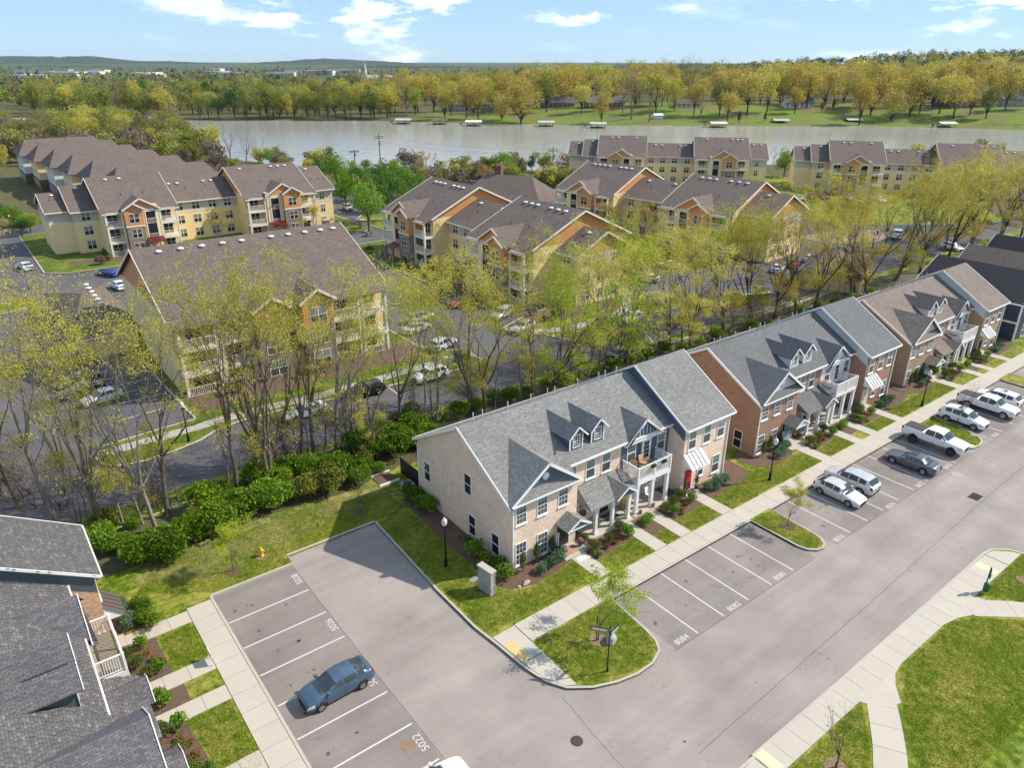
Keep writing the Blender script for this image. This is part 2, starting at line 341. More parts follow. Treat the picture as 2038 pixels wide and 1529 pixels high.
def bark(name, a, b):
    t = NT(name); o = t.obj(); mpn = t.n('ShaderNodeMapping'); mpn.inputs['Scale'].default_value = (1, 1, 0.25); t.l(o, mpn.inputs['Vector'])
    f = t.noise(mpn.outputs['Vector'], 5.0, 5, 0.7); t.col(t.ramp(f, [(0.3, a), (0.7, b)])); t.set(Roughness=0.95)
    t.b.inputs['Specular IOR Level'].default_value = 0.1; t.bump(f, 0.6, 0.05); return reg(name, t)
bark('bark', (0.085, 0.064, 0.045), (0.23, 0.185, 0.14))
bark('bark_pale', (0.14, 0.118, 0.093), (0.34, 0.295, 0.24))
bark('bark_dark', (0.035, 0.027, 0.02), (0.11, 0.085, 0.065))
bark('twig', (0.12, 0.095, 0.075), (0.25, 0.21, 0.17))
def leaf(name, a, b, c, trans=0.35):
    """leaf colours vary leaf by leaf, clump by clump and tree by tree"""
    t = NT(name); g = t.n('ShaderNodeNewGeometry'); oi = t.n('ShaderNodeObjectInfo')
    f = t.noise(t.obj(), 0.45, 3)
    r = t.math('ADD', t.math('MULTIPLY', g.outputs['Random Per Island'], 0.5), t.math('ADD', t.math('MULTIPLY', f, 0.5), t.math('MULTIPLY', t.math('SUBTRACT', oi.outputs['Random'], 0.5), 0.36)))
    c_ = t.ramp(r, [(0.15, a), (0.5, b), (0.85, c)])
    t.col(c_); t.set(Roughness=0.6); t.b.inputs['Specular IOR Level'].default_value = 0.2
    tr = t.n('ShaderNodeBsdfTranslucent'); t.l(c_, tr.inputs['Color'])
    mx = t.n('ShaderNodeMixShader'); mx.inputs[0].default_value = trans
    t.l(t.b.outputs[0], mx.inputs[1]); t.l(tr.outputs[0], mx.inputs[2]); t.l(mx.outputs[0], t.o.inputs['Surface']); return reg(name, t)
leaf('leaf_spring', (0.31, 0.29, 0.035), (0.50, 0.465, 0.07), (0.66, 0.60, 0.15), 0.5)
leaf('leaf_lime', (0.24, 0.32, 0.018), (0.38, 0.47, 0.030), (0.52, 0.57, 0.06), 0.5)
leaf('leaf_ochre', (0.30, 0.21, 0.03), (0.46, 0.345, 0.06), (0.58, 0.46, 0.10), 0.45)
leaf('leaf_olive', (0.12, 0.14, 0.022), (0.22, 0.24, 0.035), (0.34, 0.34, 0.06), 0.4)
leaf('leaf_gold', (0.29, 0.225, 0.035), (0.46, 0.375, 0.07), (0.60, 0.50, 0.12), 0.45)
leaf('leaf_green', (0.030, 0.085, 0.012), (0.065, 0.16, 0.018), (0.13, 0.25, 0.03), 0.35)
leaf('leaf_bright', (0.075, 0.16, 0.010), (0.16, 0.29, 0.018), (0.28, 0.42, 0.04), 0.4)
leaf('leaf_hedge', (0.055, 0.12, 0.007), (0.13, 0.23, 0.010), (0.29, 0.40, 0.025), 0.4)
leaf('leaf_dark', (0.012, 0.035, 0.012), (0.028, 0.065, 0.020), (0.055, 0.105, 0.03), 0.2)
leaf('leaf_box', (0.06, 0.085, 0.014), (0.115, 0.15, 0.022), (0.20, 0.225, 0.04), 0.25)
leaf('leaf_blue', (0.06, 0.115, 0.055), (0.12, 0.205, 0.10), (0.21, 0.31, 0.16), 0.25)
leaf('leaf_rust', (0.16, 0.07, 0.02), (0.28, 0.13, 0.035), (0.38, 0.22, 0.06), 0.3)
leaf('leaf_twiggy', (0.14, 0.10, 0.07), (0.23, 0.175, 0.12), (0.32, 0.26, 0.16), 0.25)
leaf('leaf_grass', (0.085, 0.155, 0.006), (0.235, 0.30, 0.014), (0.52, 0.45, 0.12), 0.35)
leaf('leaf_farpale', (0.18, 0.20, 0.035), (0.30, 0.32, 0.055), (0.42, 0.43, 0.09), 0.4)
def water():
    t = NT('lake_water'); p = t.pos()
    mpn = t.n('ShaderNodeMapping'); mpn.inputs['Scale'].default_value = (1, 1, 1); mpn.inputs['Rotation'].default_value = (0, 0, 0.9); t.l(p, mpn.inputs['Vector'])
    f = t.noise(mpn.outputs['Vector'], 0.35, 4, 0.6); g = t.noise(p, 0.012, 3)
    t.col(t.mixc(g, (0.30, 0.28, 0.225), (0.38, 0.375, 0.345))); t.set(Roughness=0.13, IOR=1.33)
    t.bump(f, 0.4, 0.5); reg('lake_water', t)
water()
# ------------------------------------------------------------------ mesh helpers
def npmesh(name, V, F, smooth=False):
    """mesh from numpy arrays; F is (n,3) or (n,4)"""
    V = np.asarray(V, np.float32); F = np.asarray(F, np.int32)
    me = bpy.data.meshes.new(name); k = F.shape[1]
    me.vertices.add(len(V)); me.vertices.foreach_set('co', V.ravel())
    me.loops.add(F.size); me.loops.foreach_set('vertex_index', F.ravel())
    me.polygons.add(len(F)); me.polygons.foreach_set('loop_start', np.arange(0, F.size, k, dtype=np.int32))
    me.update(calc_edges=True)
    if smooth: me.polygons.foreach_set('use_smooth', np.ones(len(F), bool))
    return me
class MB:
    """collects shapes; build() links them as ONE mesh object"""
    def __init__(s): s.v = []; s.f = []
    def add(s, vs, fs):
        n = len(s.v); s.v += [tuple(map(float, p)) for p in vs]; s.f += [tuple(i+n for i in f) for f in fs]; return s
    def box(s, x0, x1, y0, y1, z0, z1):
        return s.add([(x0,y0,z0),(x1,y0,z0),(x1,y1,z0),(x0,y1,z0),(x0,y0,z1),(x1,y0,z1),(x1,y1,z1),(x0,y1,z1)],
                     [(0,3,2,1),(4,5,6,7),(0,1,5,4),(1,2,6,5),(2,3,7,6),(3,0,4,7)])
    def quad(s, a, b, c, d): return s.add([a, b, c, d], [(0,1,2,3)])
    def poly(s, pts): return s.add(pts, [tuple(range(len(pts)))])
    def prism(s, poly, axis, a, b):
        """polygon in the two other axes (order kept) extruded along axis from a to b"""
        def P(p, t):
            return {'x': (t, p[0], p[1]), 'y': (p[0], t, p[1]), 'z': (p[0], p[1], t)}[axis]
        n = len(poly); vs = [P(p, a) for p in poly]+[P(p, b) for p in poly]
        fs = [tuple(range(n))[::-1], tuple(range(n, 2*n))]+[(i, (i+1) % n, n+(i+1) % n, n+i) for i in range(n)]
        return s.add(vs, fs)
    def bar(s, p, q, wd, ht=None):
        """rectangular bar from p to q"""
        p = Vector(p); q = Vector(q); d = (q-p).normalized(); ht = ht or wd
        up = Vector((0, 0, 1)) if abs(d.z) < 0.95 else Vector((1, 0, 0))
        a = d.cross(up).normalized()*(wd/2); b = a.cross(d).normalized()*(ht/2)
        return s.add([p-a-b, p+a-b, p+a+b, p-a+b, q-a-b, q+a-b, q+a+b, q-a+b], [(0,3,2,1),(4,5,6,7),(0,1,5,4),(1,2,6,5),(2,3,7,6),(3,0,4,7)])
    def tube(s, p, q, r0, r1=None, n=8, cap=True):
        p = Vector(p); q = Vector(q); d = (q-p).normalized(); r1 = r0 if r1 is None else r1
        up = Vector((0, 0, 1)) if abs(d.z) < 0.95 else Vector((1, 0, 0))
        a = d.cross(up).normalized(); b = a.cross(d)
        vs = []
        for c, r in ((p, r0), (q, r1)):
            vs += [c+(a*math.cos(2*math.pi*i/n)+b*math.sin(2*math.pi*i/n))*r for i in range(n)]
        fs = [(i, (i+1) % n, n+(i+1) % n, n+i) for i in range(n)]
        if cap: fs += [tuple(range(n))[::-1], tuple(range(n, 2*n))]
        return s.add(vs, fs)
    def lathe(s, prof, n=12, c=(0, 0, 0), cap=True):
        vs = []
        for r, z in prof: vs += [(c[0]+r*math.cos(2*math.pi*i/n), c[1]+r*math.sin(2*math.pi*i/n), c[2]+z) for i in range(n)]
        fs = []
        for k in range(len(prof)-1):
            fs += [(k*n+i, k*n+(i+1) % n, (k+1)*n+(i+1) % n, (k+1)*n+i) for i in range(n)]
        if cap: fs += [tuple(range(n))[::-1], tuple(range((len(prof)-1)*n, len(prof)*n))]
        return s.add(vs, fs)
    def mesh(s, name, smooth=False):
        me = bpy.data.meshes.new(name); me.from_pydata(s.v, [], s.f); me.update()
        if smooth: me.polygons.foreach_set('use_smooth', np.ones(len(me.polygons), bool))
        return me
    def build(s, name, material, parent=None, loc=None, rz=0.0, smooth=False):
        return ob(name, s.mesh(name, smooth), material, parent, loc, rz)
def ob(name, me, material, parent=None, loc=None, rz=0.0):
    if material is not None and not me.materials: me.materials.append(MATS[material] if isinstance(material, str) else material)
    o = bpy.data.objects.new(name, me); COL.objects.link(o)
    if parent is not None: o.parent = parent
    if loc is not None: o.location = loc
    if rz: o.rotation_euler = (0, 0, rz)
    return o
def tag(o, label=None, cat=None, group=None, kind=None):
    if label: o['label'] = label
    if cat: o['category'] = cat
    if group: o['group'] = group
    if kind: o['kind'] = kind
    return o
def thing(name, label, cat, loc=(0, 0, 0), rz=0.0, group=None):
    o = bpy.data.objects.new(name, None); COL.objects.link(o); o.location = loc; o.rotation_euler = (0, 0, rz)
    o.empty_display_size = 0.2
    return tag(o, label, cat, group)
def sett(name, loc=(0, 0, 0)):
    o = bpy.data.objects.new(name, None); COL.objects.link(o); o.location = loc; o.empty_display_size = 0.2
    return tag(o, kind='structure')
def copy_tree(o, parent=None):
    c = o.copy(); COL.objects.link(c)
    if parent is not None: c.parent = parent
    for ch in o.children: copy_tree(ch, c)
    return c
def flat(poly, z):
    """triangulated horizontal sheet"""
    b = MB(); tri = tessellate_polygon([[Vector((x, y, 0)) for x, y in poly]])
    fs = []
    for t in tri:
        a, c, d = (Vector((*poly[i], 0)) for i in t)
        fs.append(tuple(t) if (c-a).cross(d-a).z > 0 else tuple(t)[::-1])
    return b.add([(x, y, z) for x, y in poly], fs)
def slabbed(poly, z0, z1):
    """sheet with a skirt down to z0"""
    b = flat(poly, z1); n = len(poly); k = len(b.v)
    b.v += [(x, y, z0) for x, y in poly]
    ar = sum(poly[i][0]*poly[(i+1) % n][1]-poly[(i+1) % n][0]*poly[i][1] for i in range(n))
    for i in range(n):
        j = (i+1) % n
        b.f.append((i, k+i, k+j, j) if ar > 0 else (j, k+j, k+i, i))
    return b
def strip(line, wd, z0, z1, side=1, closed=False):
    """kerb: a bar of width wd to one side of a polyline, from z0 to z1"""
    P = [Vector((x, y)) for x, y in line]; n = len(P); Q = []
    for i in range(n):
        a = P[i-1] if (i > 0 or closed) else P[i]; c = P[(i+1) % n] if (i < n-1 or closed) else P[i]
        d = (c-a).normalized(); nn = Vector((-d.y, d.x))*side
        Q.append(P[i]+nn*wd)
    b = MB(); vs = []
    for p, q in zip(P, Q): vs += [(p.x, p.y, z0), (p.x, p.y, z1), (q.x, q.y, z1), (q.x, q.y, z0)]
    fs = []
    m_ = n if closed else n-1
    for i in range(m_):
        j = (i+1) % n
        for k in range(3): fs.append((4*i+k, 4*j+k, 4*j+k+1, 4*i+k+1) if side < 0 else (4*i+k+1, 4*j+k+1, 4*j+k, 4*i+k))
    if not closed: fs += [(0, 1, 2, 3), (4*n-1, 4*n-2, 4*n-3, 4*n-4)]
    return b.add(vs, fs)
def arc(cx, cy, r, a0, a1, n=8):
    return [(cx+r*math.cos(R(a0+(a1-a0)*i/n)), cy+r*math.sin(R(a0+(a1-a0)*i/n))) for i in range(n+1)]
def inpoly(x, y, P):
    c = False; n = len(P); j = n-1
    for i in range(n):
        if (P[i][1] > y) != (P[j][1] > y) and x < (P[j][0]-P[i][0])*(y-P[i][1])/(P[j][1]-P[i][1])+P[i][0]: c = not c
        j = i
    return c

# ------------------------------------------------------------------ terrain, lake, hills
WZ = -1.6                                    # lake level
def wp(x, y): return gp(x, y, WZ)
far_shore = [wp(*p) for p in ((-300, 226), (255, 238), (500, 239), (770, 240), (850, 243), (1000, 246), (1250, 249), (1450, 250), (1700, 250), (1900, 254), (2038, 258), (2400, 268))]
near_shore = [wp(*p) for p in ((2400, 312), (2038, 310), (1800, 318), (1500, 330), (1200, 342), (1000, 340), (800, 338), (620, 334), (480, 322), (390, 300), (300, 268), (262, 256), (200, 262), (100, 268), (-100, 268), (-500, 270))]
LAKE = far_shore+near_shore
def seg_dist(X, Y, P):
    D = np.full(X.shape, 1e9)
    for i in range(len(P)):
        (ax, ay), (bx, by) = P[i], P[(i+1) % len(P)]
        dx, dy = bx-ax, by-ay; t = np.clip(((X-ax)*dx+(Y-ay)*dy)/(dx*dx+dy*dy+1e-9), 0, 1)
        D = np.minimum(D, np.hypot(X-ax-t*dx, Y-ay-t*dy))
    return D
def inside_np(X, Y, P):
    c = np.zeros(X.shape, bool); j = len(P)-1
    for i in range(len(P)):
        cond = ((P[i][1] > Y) != (P[j][1] > Y))
        xi = (P[j][0]-P[i][0])*(Y-P[i][1])/((P[j][1]-P[i][1]) if P[j][1] != P[i][1] else 1e-9)+P[i][0]
        c ^= cond & (X < xi); j = i
    return c
def sst(x): x = np.clip(x, 0, 1); return x*x*(3-2*x)
FWD = np.array([math.sin(YAW), math.cos(YAW)]); RGT = np.array([math.cos(YAW), -math.sin(YAW)])
def height(X, Y):
    X = np.asarray(X, float); Y = np.asarray(Y, float)
    ins = inside_np(X, Y, LAKE); d = seg_dist(X, Y, LAKE)
    a = (X-CAM[0])*FWD[0]+(Y-CAM[1])*FWD[1]; b = (X-CAM[0])*RGT[0]+(Y-CAM[1])*RGT[1]
    fs = np.array(far_shore); order = np.argsort(fs@RGT)
    a_shore = np.interp(b, (fs@RGT)[order]-CAM[:2]@RGT, (fs@FWD)[order]-CAM[:2]@FWD)
    beyond = a > a_shore-4
    z = np.full(X.shape, -0.06)
    z = np.where(beyond, -1.0+7.0*sst(d/90.0)*sst((b+60)/160.0)+1.2*sst(d/40), z)
    # rise behind the far shore on the right, ridge beyond
    hill = 34*np.exp(-((a-1500)/420.0)**2)*sst((b-150)/750.0)
    hill += 16*np.exp(-((a-1000)/250.0)**2)*sst((b-250)/450.0)
    z = np.where(beyond, z+hill, z)
    near = ~beyond & ~ins
    z = np.where(near, np.maximum(z-1.3*(1-sst(d/14.0)), WZ+0.3), z)
    z = np.where(beyond & ~ins, np.maximum(z, WZ+0.35*sst(d/4)), z)
    z = np.where(ins, WZ+0.35-3.5*sst(d/18.0), z)
    return z
def axis_lines(lo, hi, fine_lo, fine_hi, step, k=14):
    f = np.arange(fine_lo, fine_hi+1e-6, step)
    l = fine_lo-(np.geomspace(step, fine_lo-lo, k)); h = fine_hi+np.geomspace(step, hi-fine_hi, k)
    return np.concatenate([l[::-1], f, h])
gx = axis_lines(-9000, 12000, -420, 1260, 8.0); gy = axis_lines(-3000, 14000, -60, 1300, 8.0)
GX, GY = np.meshgrid(gx, gy); GZ = height(GX, GY)
nx, ny = len(gx), len(gy)
idx = np.arange(nx*ny).reshape(ny, nx)
F = np.stack([idx[:-1, :-1], idx[:-1, 1:], idx[1:, 1:], idx[1:, :-1]], -1).reshape(-1, 4)
me = npmesh('ground', np.stack([GX, GY, GZ], -1).reshape(-1, 3), F, True)
at = me.color_attributes.new('cover', 'FLOAT_COLOR', 'POINT')
dl = seg_dist(GX, GY, LAKE)
a_ = (GX-CAM[0])*FWD[0]+(GY-CAM[1])*FWD[1]; b_ = (GX-CAM[0])*RGT[0]+(GY-CAM[1])*RGT[1]
lawn_ = (sst((130-dl)/60.0)*sst((b_+75)/25.0)*(a_ > 300)).ravel()
far_ = sst((a_-900)/500.0).ravel()
at.data.foreach_set('color', np.stack([lawn_, far_, 0*far_, np.ones_like(far_)], -1).astype(np.float32).ravel())
tag(ob('ground', me, 'terrain'), kind='structure')
wb = MB(); wb.quad((-1500, -100, WZ), (3500, -100, WZ), (3500, 2200, WZ), (-1500, 2200, WZ))
tag(wb.build('lake_water', 'lake_water'), kind='structure')

def ridge(name, dist, profile, base, depth, seed):
    """wooded ridge: profile is [(photo x, crest height m)]"""
    r_ = np.random.default_rng(seed); px = np.linspace(profile[0][0], profile[-1][0], 220)
    crest = np.interp(px, [p[0] for p in profile], [p[1] for p in profile])
    for o_ in range(5):
        k = 2**o_; ph = r_.random()*6.28
        crest = crest+np.sin(px/90.0*k+ph)*3.2/k*(dist/6000.0)
    crest += r_.normal(0, 0.9*dist/6000, len(px))
    V = []; rows = [(-depth, 0.0), (-depth*0.6, 0.35), (-depth*0.3, 0.72), (0, 1.0), (depth*0.4, 0.6), (depth, 0)]
    for dd, kf in rows:
        for x, c in zip(px, crest):
            d = FWD+RGT*((x-PHW/2)/(FOC*math.cos(PITCH)+0)); d = d/np.linalg.norm(d)*1.0
            D = dist+dd
            t = D/np.dot(d, FWD)
            V.append((CAM[0]+d[0]*t, CAM[1]+d[1]*t, base+(c-base)*kf*(1+0.04*r_.normal())))
    n = len(px); m_ = len(rows); ii = np.arange(n*m_).reshape(m_, n)
    Fq = np.stack([ii[:-1, :-1], ii[:-1, 1:], ii[1:, 1:], ii[1:, :-1]], -1).reshape(-1, 4)
    return tag(ob(name, npmesh(name, V, Fq, True), 'forest_hill'), kind='structure')
def crest_at(y, dist): return CAM[2]+(121-y)/FOC*dist/math.cos(PITCH)*1.0
def prof(dist, pts): return [(x, crest_at(y, dist)) for x, y in pts]
ridge('hills', 8200, prof(8200, [(-500, 121), (0, 120), (100, 121), (160, 116), (210, 116), (260, 117), (320, 115), (380, 121), (450, 122), (560, 128), (650, 122), (700, 118), (780, 121), (860, 125), (1000, 127), (1300, 124), (1700, 124), (2600, 124)]), -12, 1500, 3)
ridge('hills', 4600, prof(4600, [(-500, 131), (200, 131), (420, 130), (600, 134), (760, 130), (850, 129), (1050, 131), (1180, 129), (1240, 125), (1300, 127), (1400, 131), (1500, 127), (1600, 122), (2600, 118)]), -12, 900, 9)
ridge('hills', 2100, prof(2100, [(1330, 140), (1450, 133), (1560, 124), (1640, 118), (1700, 117), (1780, 113), (1850, 108), (1950, 104), (2038, 106), (2300, 104), (2700, 108)]), -4, 420, 21)

# ------------------------------------------------------------------ streets in front: asphalt sheet, raised blocks, kerbs
KZ = 0.15
tag(flat([(-60, -70), (170, -70), (170, 19.2), (-11, 19.2), (-11, 18.9), (-60, 18.9)], 0.0).build('road', 'asphalt'), kind='structure')
road = bpy.data.objects['road']
corner = [(-11.25, 18.7), (-11.7, 8.3), (-11.7, 3.6), (-11.45, 1.4), (-11.25, -1.2), (-10.9, -2.9), (-10.2, -4.1), (-8.9, -5.05), (-7.4, -5.65), (-5.9, -5.95), (-4.5, -5.92), (-3.3, -5.45), (-2.75, -4.6), (-2.55, -3.6), (-2.3, 0.0)]
isl1 = [(13.72, 0.0), (13.72, -4.3), (13.95, -5.1), (14.5, -5.6), (15.15, -5.75), (15.8, -5.5), (16.25, -4.9), (16.4, -4.2), (16.55, 0.0)]
isl2 = [(41.0, 0.0), (41.1, -5.15), (41.9, -5.7), (43.0, -5.85), (44.2, -5.6), (45.0, -4.9), (45.4, -4.0), (46.1, 0.0)]
isl3 = [(62.6, 0.0), (62.6, -4.6), (63.2, -5.5), (64.2, -5.7), (65.1, -5.4), (65.6, -4.6), (65.7, 0.0)]
front = corner+isl1+isl2+isl3+[(170, 0.0)]
blockN = front+[(170, 34), (-70, 34), (-70, 17.55), (-24.7, 17.55), (-18.75, 17.55), (-18.75, 18.7)]
north = tag(slabbed(blockN, -0.02, 0.12).build('lawn', 'grass'), kind='structure')
tag(strip(front, 0.17, -0.02, KZ, 1).build('kerb', 'kerb'), kind='structure')
tag(strip([(-24.85, 17.5), (-18.7, 17.5), (-18.7, 18.72), (-11.2, 18.72)], 0.2, -0.02, KZ+0.01, 1).build('kerb', 'kerb'), kind='structure')
# worn grass north of the car park, and shaded side lawn are the same lawn with thinner turf sheets
tag(flat([(-24.5, 19.6), (-12.5, 21.2), (-7.2, 22.4), (-6.6, 25.2), (-12, 24.2), (-18, 25.0), (-27, 24.6), (-29, 22.5)], 0.128).build('thin_turf', 'grass_thin'), kind='structure')
# wood floor
tag(flat([(-70, 24.6), (-27, 24.4), (-17, 25.0), (-11.5, 24.3), (-5, 25.6), (6, 23.2), (30, 22.8), (60, 23), (170, 24), (170, 32.2), (60, 31.8), (9, 32.6), (-6, 32.4), (-18, 31.4), (-30, 29.8), (-70, 33.5)], 0.135).build('wood_floor', 'leaf_litter'), kind='structure')

def slabs(parent, quads, z=KZ, th=0.13, gap=0.012, material='concrete'):
    """each concrete panel is a piece of its own, with an open joint round it"""
    for q in quads:
        c = Vector((sum(p[0] for p in q)/len(q), sum(p[1] for p in q)/len(q)))
        b = slabbed([((p[0]-c.x)*(1-gap/0.8), (p[1]-c.y)*(1-gap/0.8)) for p in q], -th, 0.0)
        b.build('slab', material, parent, (c.x, c.y, z+rng.uniform(-0.003, 0.003)))
def run(x0, x1, y0, y1, step, along='x'):
    q = []
    if along == 'x':
        n = max(1, round((x1-x0)/step))
        for i in range(n):
            a, b = x0+(x1-x0)*i/n, x0+(x1-x0)*(i+1)/n; q.append([(a, y0), (b, y0), (b, y1), (a, y1)])
    else:
        n = max(1, round((y1-y0)/step))
        for i in range(n):
            a, b = y0+(y1-y0)*i/n, y0+(y1-y0)*(i+1)/n; q.append([(x0, a), (x1, a), (x1, b), (x0, b)])
    return q
sw = sett('sidewalk')
slabs(sw, run(-2.2, 100, 0.17, 1.95, 1.55))
slabs(sw, run(-9.4, -2.2, 0.25, 2.2, 1.55))
# corner apron
slabs(sw, [[(-11.28, 2.1), (-11.05, -0.9), (-9.45, -0.9), (-9.45, 2.15)], [(-11.05, -0.95), (-10.75, -2.85), (-10.08, -3.95), (-9.5, -4.3), (-9.45, -0.95)]])
slabs(sw, [[(41.2, -0.1), (41.2, -2.4), (42.4, -2.4), (42.4, -0.1)], [(41.2, -2.45), (41.28, -4.0), (42.45, -4.0), (42.4, -2.45)]])
sb = flat([(-11.12, 1.05), (-11.0, -0.75), (-10.35, -0.75), (-10.42, 1.05)], KZ+0.008)
sb.build('tactile_pad', 'yellow_paint', sw)
flat([(41.28, -4.02), (41.35, -5.1), (42.2, -5.55), (42.45, -5.6), (42.45, -4.02)], KZ-0.01).build('tactile_pad', 'pale_yellow', sw)
# island turf sits on the lawn sheet; front walks and beds per townhouse are built with the houses
# ---- west block (in front of the left townhouse)
wk = [(-24.75, 17.5), (-24.75, -60)]
tag(slabbed([(-24.75, 17.6), (-70, 17.6), (-70, -60), (-24.75, -60)], -0.02, 0.115).build('lawn', 'grass'), kind='structure')
tag(strip(wk, 0.18, -0.02, KZ, -1).build('kerb', 'kerb'), kind='structure')
sw2 = sett('sidewalk')
slabs(sw2, run(-26.6, -24.95, -29.5, 17.2, 1.62, 'y'))
# ---- park block across the road
pk = [(-9.0, -40), (-8.9, -17.0), (-8.5, -15.4), (-7.6, -14.3), (-6.4, -13.85), (24.4, -13.55), (25.6, -13.75), (26.6, -14.6), (27.1, -15.8), (27.3, -60)]
tag(slabbed(pk+[(-9.0, -60)], -0.02, 0.12).build('lawn', 'grass'), kind='structure')
tag(strip(pk, 0.17, -0.02, KZ, -1).build('kerb', 'kerb'), kind='structure')
sw3 = sett('sidewalk')
slabs(sw3, run(-5.2, 24.3, -15.45, -13.75, 1.56))
slabs(sw3, [[(24.35, -15.45), (24.35, -13.75), (25.4, -13.95), (26.3, -14.8), (26.7, -15.45)], [(-7.3, -15.45), (-5.25, -15.45), (-5.25, -13.98), (-6.35, -14.05)]])
flat([(22.3, -15.3), (22.3, -13.85), (22.95, -13.85), (22.95, -15.3)], KZ+0.006).build('tactile_pad', 'pale_yellow', sw3)
flat([(-5.1, -15.3), (-5.1, -13.9), (-4.4, -13.9), (-4.4, -15.3)], KZ+0.006).build('tactile_pad', 'pale_yellow', sw3)
def path_slabs(cl, wd, parent):
    q = []; P = [Vector(p) for p in cl]; L_, Rr = [], []
    for i in range(len(P)):
        d = (P[min(i+1, len(P)-1)]-P[max(i-1, 0)]).normalized(); n = Vector((-d.y, d.x))*wd/2
        L_.append(P[i]+n); Rr.append(P[i]-n)
    for i in range(len(P)-1): q.append([tuple(Rr[i]), tuple(Rr[i+1]), tuple(L_[i+1]), tuple(L_[i])])
    slabs(parent, q)
path_slabs([(4.75, -15.6), (3.75, -16.45), (2.55, -17.3), (1.2, -18.2), (-0.2, -19.0), (-1.7, -19.8), (-3.2, -20.6)], 1.75, sw3)
path_slabs([(16.9, -15.7), (18.0, -16.6), (19.2, -17.6), (20.4, -18.8), (21.6, -20.1), (22.8, -21.5)], 1.7, sw3)
for tri in ([(3.0, -15.4), (8.2, -15.4), (6.9, -15.62), (6.0, -16.1), (4.9, -17.0), (3.6, -16.6)], [(13.6, -15.4), (18.6, -15.4), (18.9, -16.4), (17.6, -17.2), (16.6, -16.3), (15.2, -15.7)]): slabs(sw3, [tri[::-1]], KZ-.008)

# ---- parking lines and numbers are paint on the road
SD = 5.78
for bx in ([(-2.3, -5.95), (13.72, -5.95), (13.72, 0), (-2.3, 0)], [(16.5, -5.95), (41.1, -6.0), (41.0, 0), (16.5, 0)], [(46.0, -6.0), (62.6, -6.0), (62.6, 0), (46.1, 0)], [(-24.75, -26), (-18.8, -26), (-18.8, 17.5), (-24.75, 17.5)]):
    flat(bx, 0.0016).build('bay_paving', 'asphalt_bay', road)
for x in [0, 2.743, 5.486, 8.23, 10.97]+[18.95, 21.65, 24.25, 26.9, 29.6, 32.25, 35.0, 37.75]+[48.3, 51.2, 54.0, 56.9, 59.7, 68.4, 71.2, 74]:
    MB().quad((x-0.055, -SD, 0.006), (x+0.055, -SD, 0.006), (x+0.055, 0.0, 0.006), (x-0.055, 0.0, 0.006)).build('parking_line', 'line_paint', road)
YL, SL = 14.15, 2.9365
for k in range(0, 9):
    y = YL-SL*k
    MB().quad((-24.66, y-0.055, 0.006), (-18.95, y-0.055, 0.006), (-18.95, y+0.055, 0.006), (-24.66, y+0.055, 0.006)).build('parking_line', 'line_paint', road)
def number(txt, x, y, rz, size=0.62):
    cu = bpy.data.curves.new('stall_number', 'FONT'); cu.body = txt; cu.size = size; cu.align_x = 'CENTER'; cu.align_y = 'CENTER'
    t = bpy.data.objects.new('t', cu); COL.objects.link(t)
    me_ = bpy.data.meshes.new_from_object(t.evaluated_get(bpy.context.evaluated_depsgraph_get())); me_.materials.clear()
    bpy.data.objects.remove(t)
    o = ob('stall_number', me_, 'line_paint', road, (x, y, 0.008), rz); return o
for txt, (px, py) in {'8084': (1357, 1274), '8082': (1461, 1208), '8080': (1552, 1147), '8076': (1670, 1072), '8074': (1773, 1007), '8072': (1832, 965), '8070': (1887, 929), '8068': (1981, 866)}.items():
    x, y = gp(px, py); number(txt, x, y, 0.0, 0.62)
for txt, (px, py) in {'5028': (592, 1153), '5026': (661, 1244), '5024': (737, 1352), '5022': (838, 1478)}.items():
    x, y = gp(px, py); number(txt, x, y, R(90), 0.66)
# sealed joints / cracks: thin dark bitumen lines
plain('bitumen', s2l((0.36, 0.345, 0.34)), 0.8)
def crack(pts, wd=0.035):
    P = []
    for (ax, ay), (bx, by) in zip(pts[:-1], pts[1:]):
        n = max(2, int(math.hypot(bx-ax, by-ay)/0.6))
        P += [(ax+(bx-ax)*i/n+rng.uniform(-.025, .025), ay+(by-ay)*i/n+rng.uniform(-.025, .025)) for i in range(n)]
    P.append(pts[-1]); strip(P, wd, 0.001, 0.004, 1).build('joint_seal', 'bitumen', road)
crack([(-2.5, -5.95), (13.5, -6.0)]); crack([(16.5, -6.0), (42, -6.1), (75, -6.2)]); crack([(-18.85, 17.2), (-18.8, 4), (-18.7, -12)])
crack([(-7.4, -11.9), (12.7, -11.2), (32.5, -10.3), (46, -9.9), (70, -9.8)]); crack([(-10.8, -4.4), (-11.2, -8), (-11.6, -14)], 0.03)
# manhole, drains, repair patch: parts of the road
MB().lathe([(0.36, 0.0), (0.36, 0.012), (0.30, 0.012), (0.29, 0.02), (0.0, 0.02)], 20).build('manhole_cover', 'iron', road, (*gp(1148, 1476), 0.002))
pm = MB()
pm.box(-0.62, 0.62, -0.42, 0.42, 0.0, 0.01)
for i in range(9):
    pm.box(-0.55+i*0.13, -0.48+i*0.13, -0.36, 0.36, 0.01, 0.03)
pm.build('drain_grate', 'iron', road, (*gp(1941, 989), 0.002))
MB().lathe([(0.5, 0), (0.5, 0.008), (0.0, 0.008)], 18).build('repair_patch', 'concrete_old', road, (*gp(1905, 945), 0.001))
flat([(-0.42, -0.35), (0.4, -0.42), (0.45, 0.3), (-0.1, 0.42), (-0.45, 0.25)], 0.0).build('repair_patch', 'mulch_pale', road, (*gp(811, 1484), 0.005))

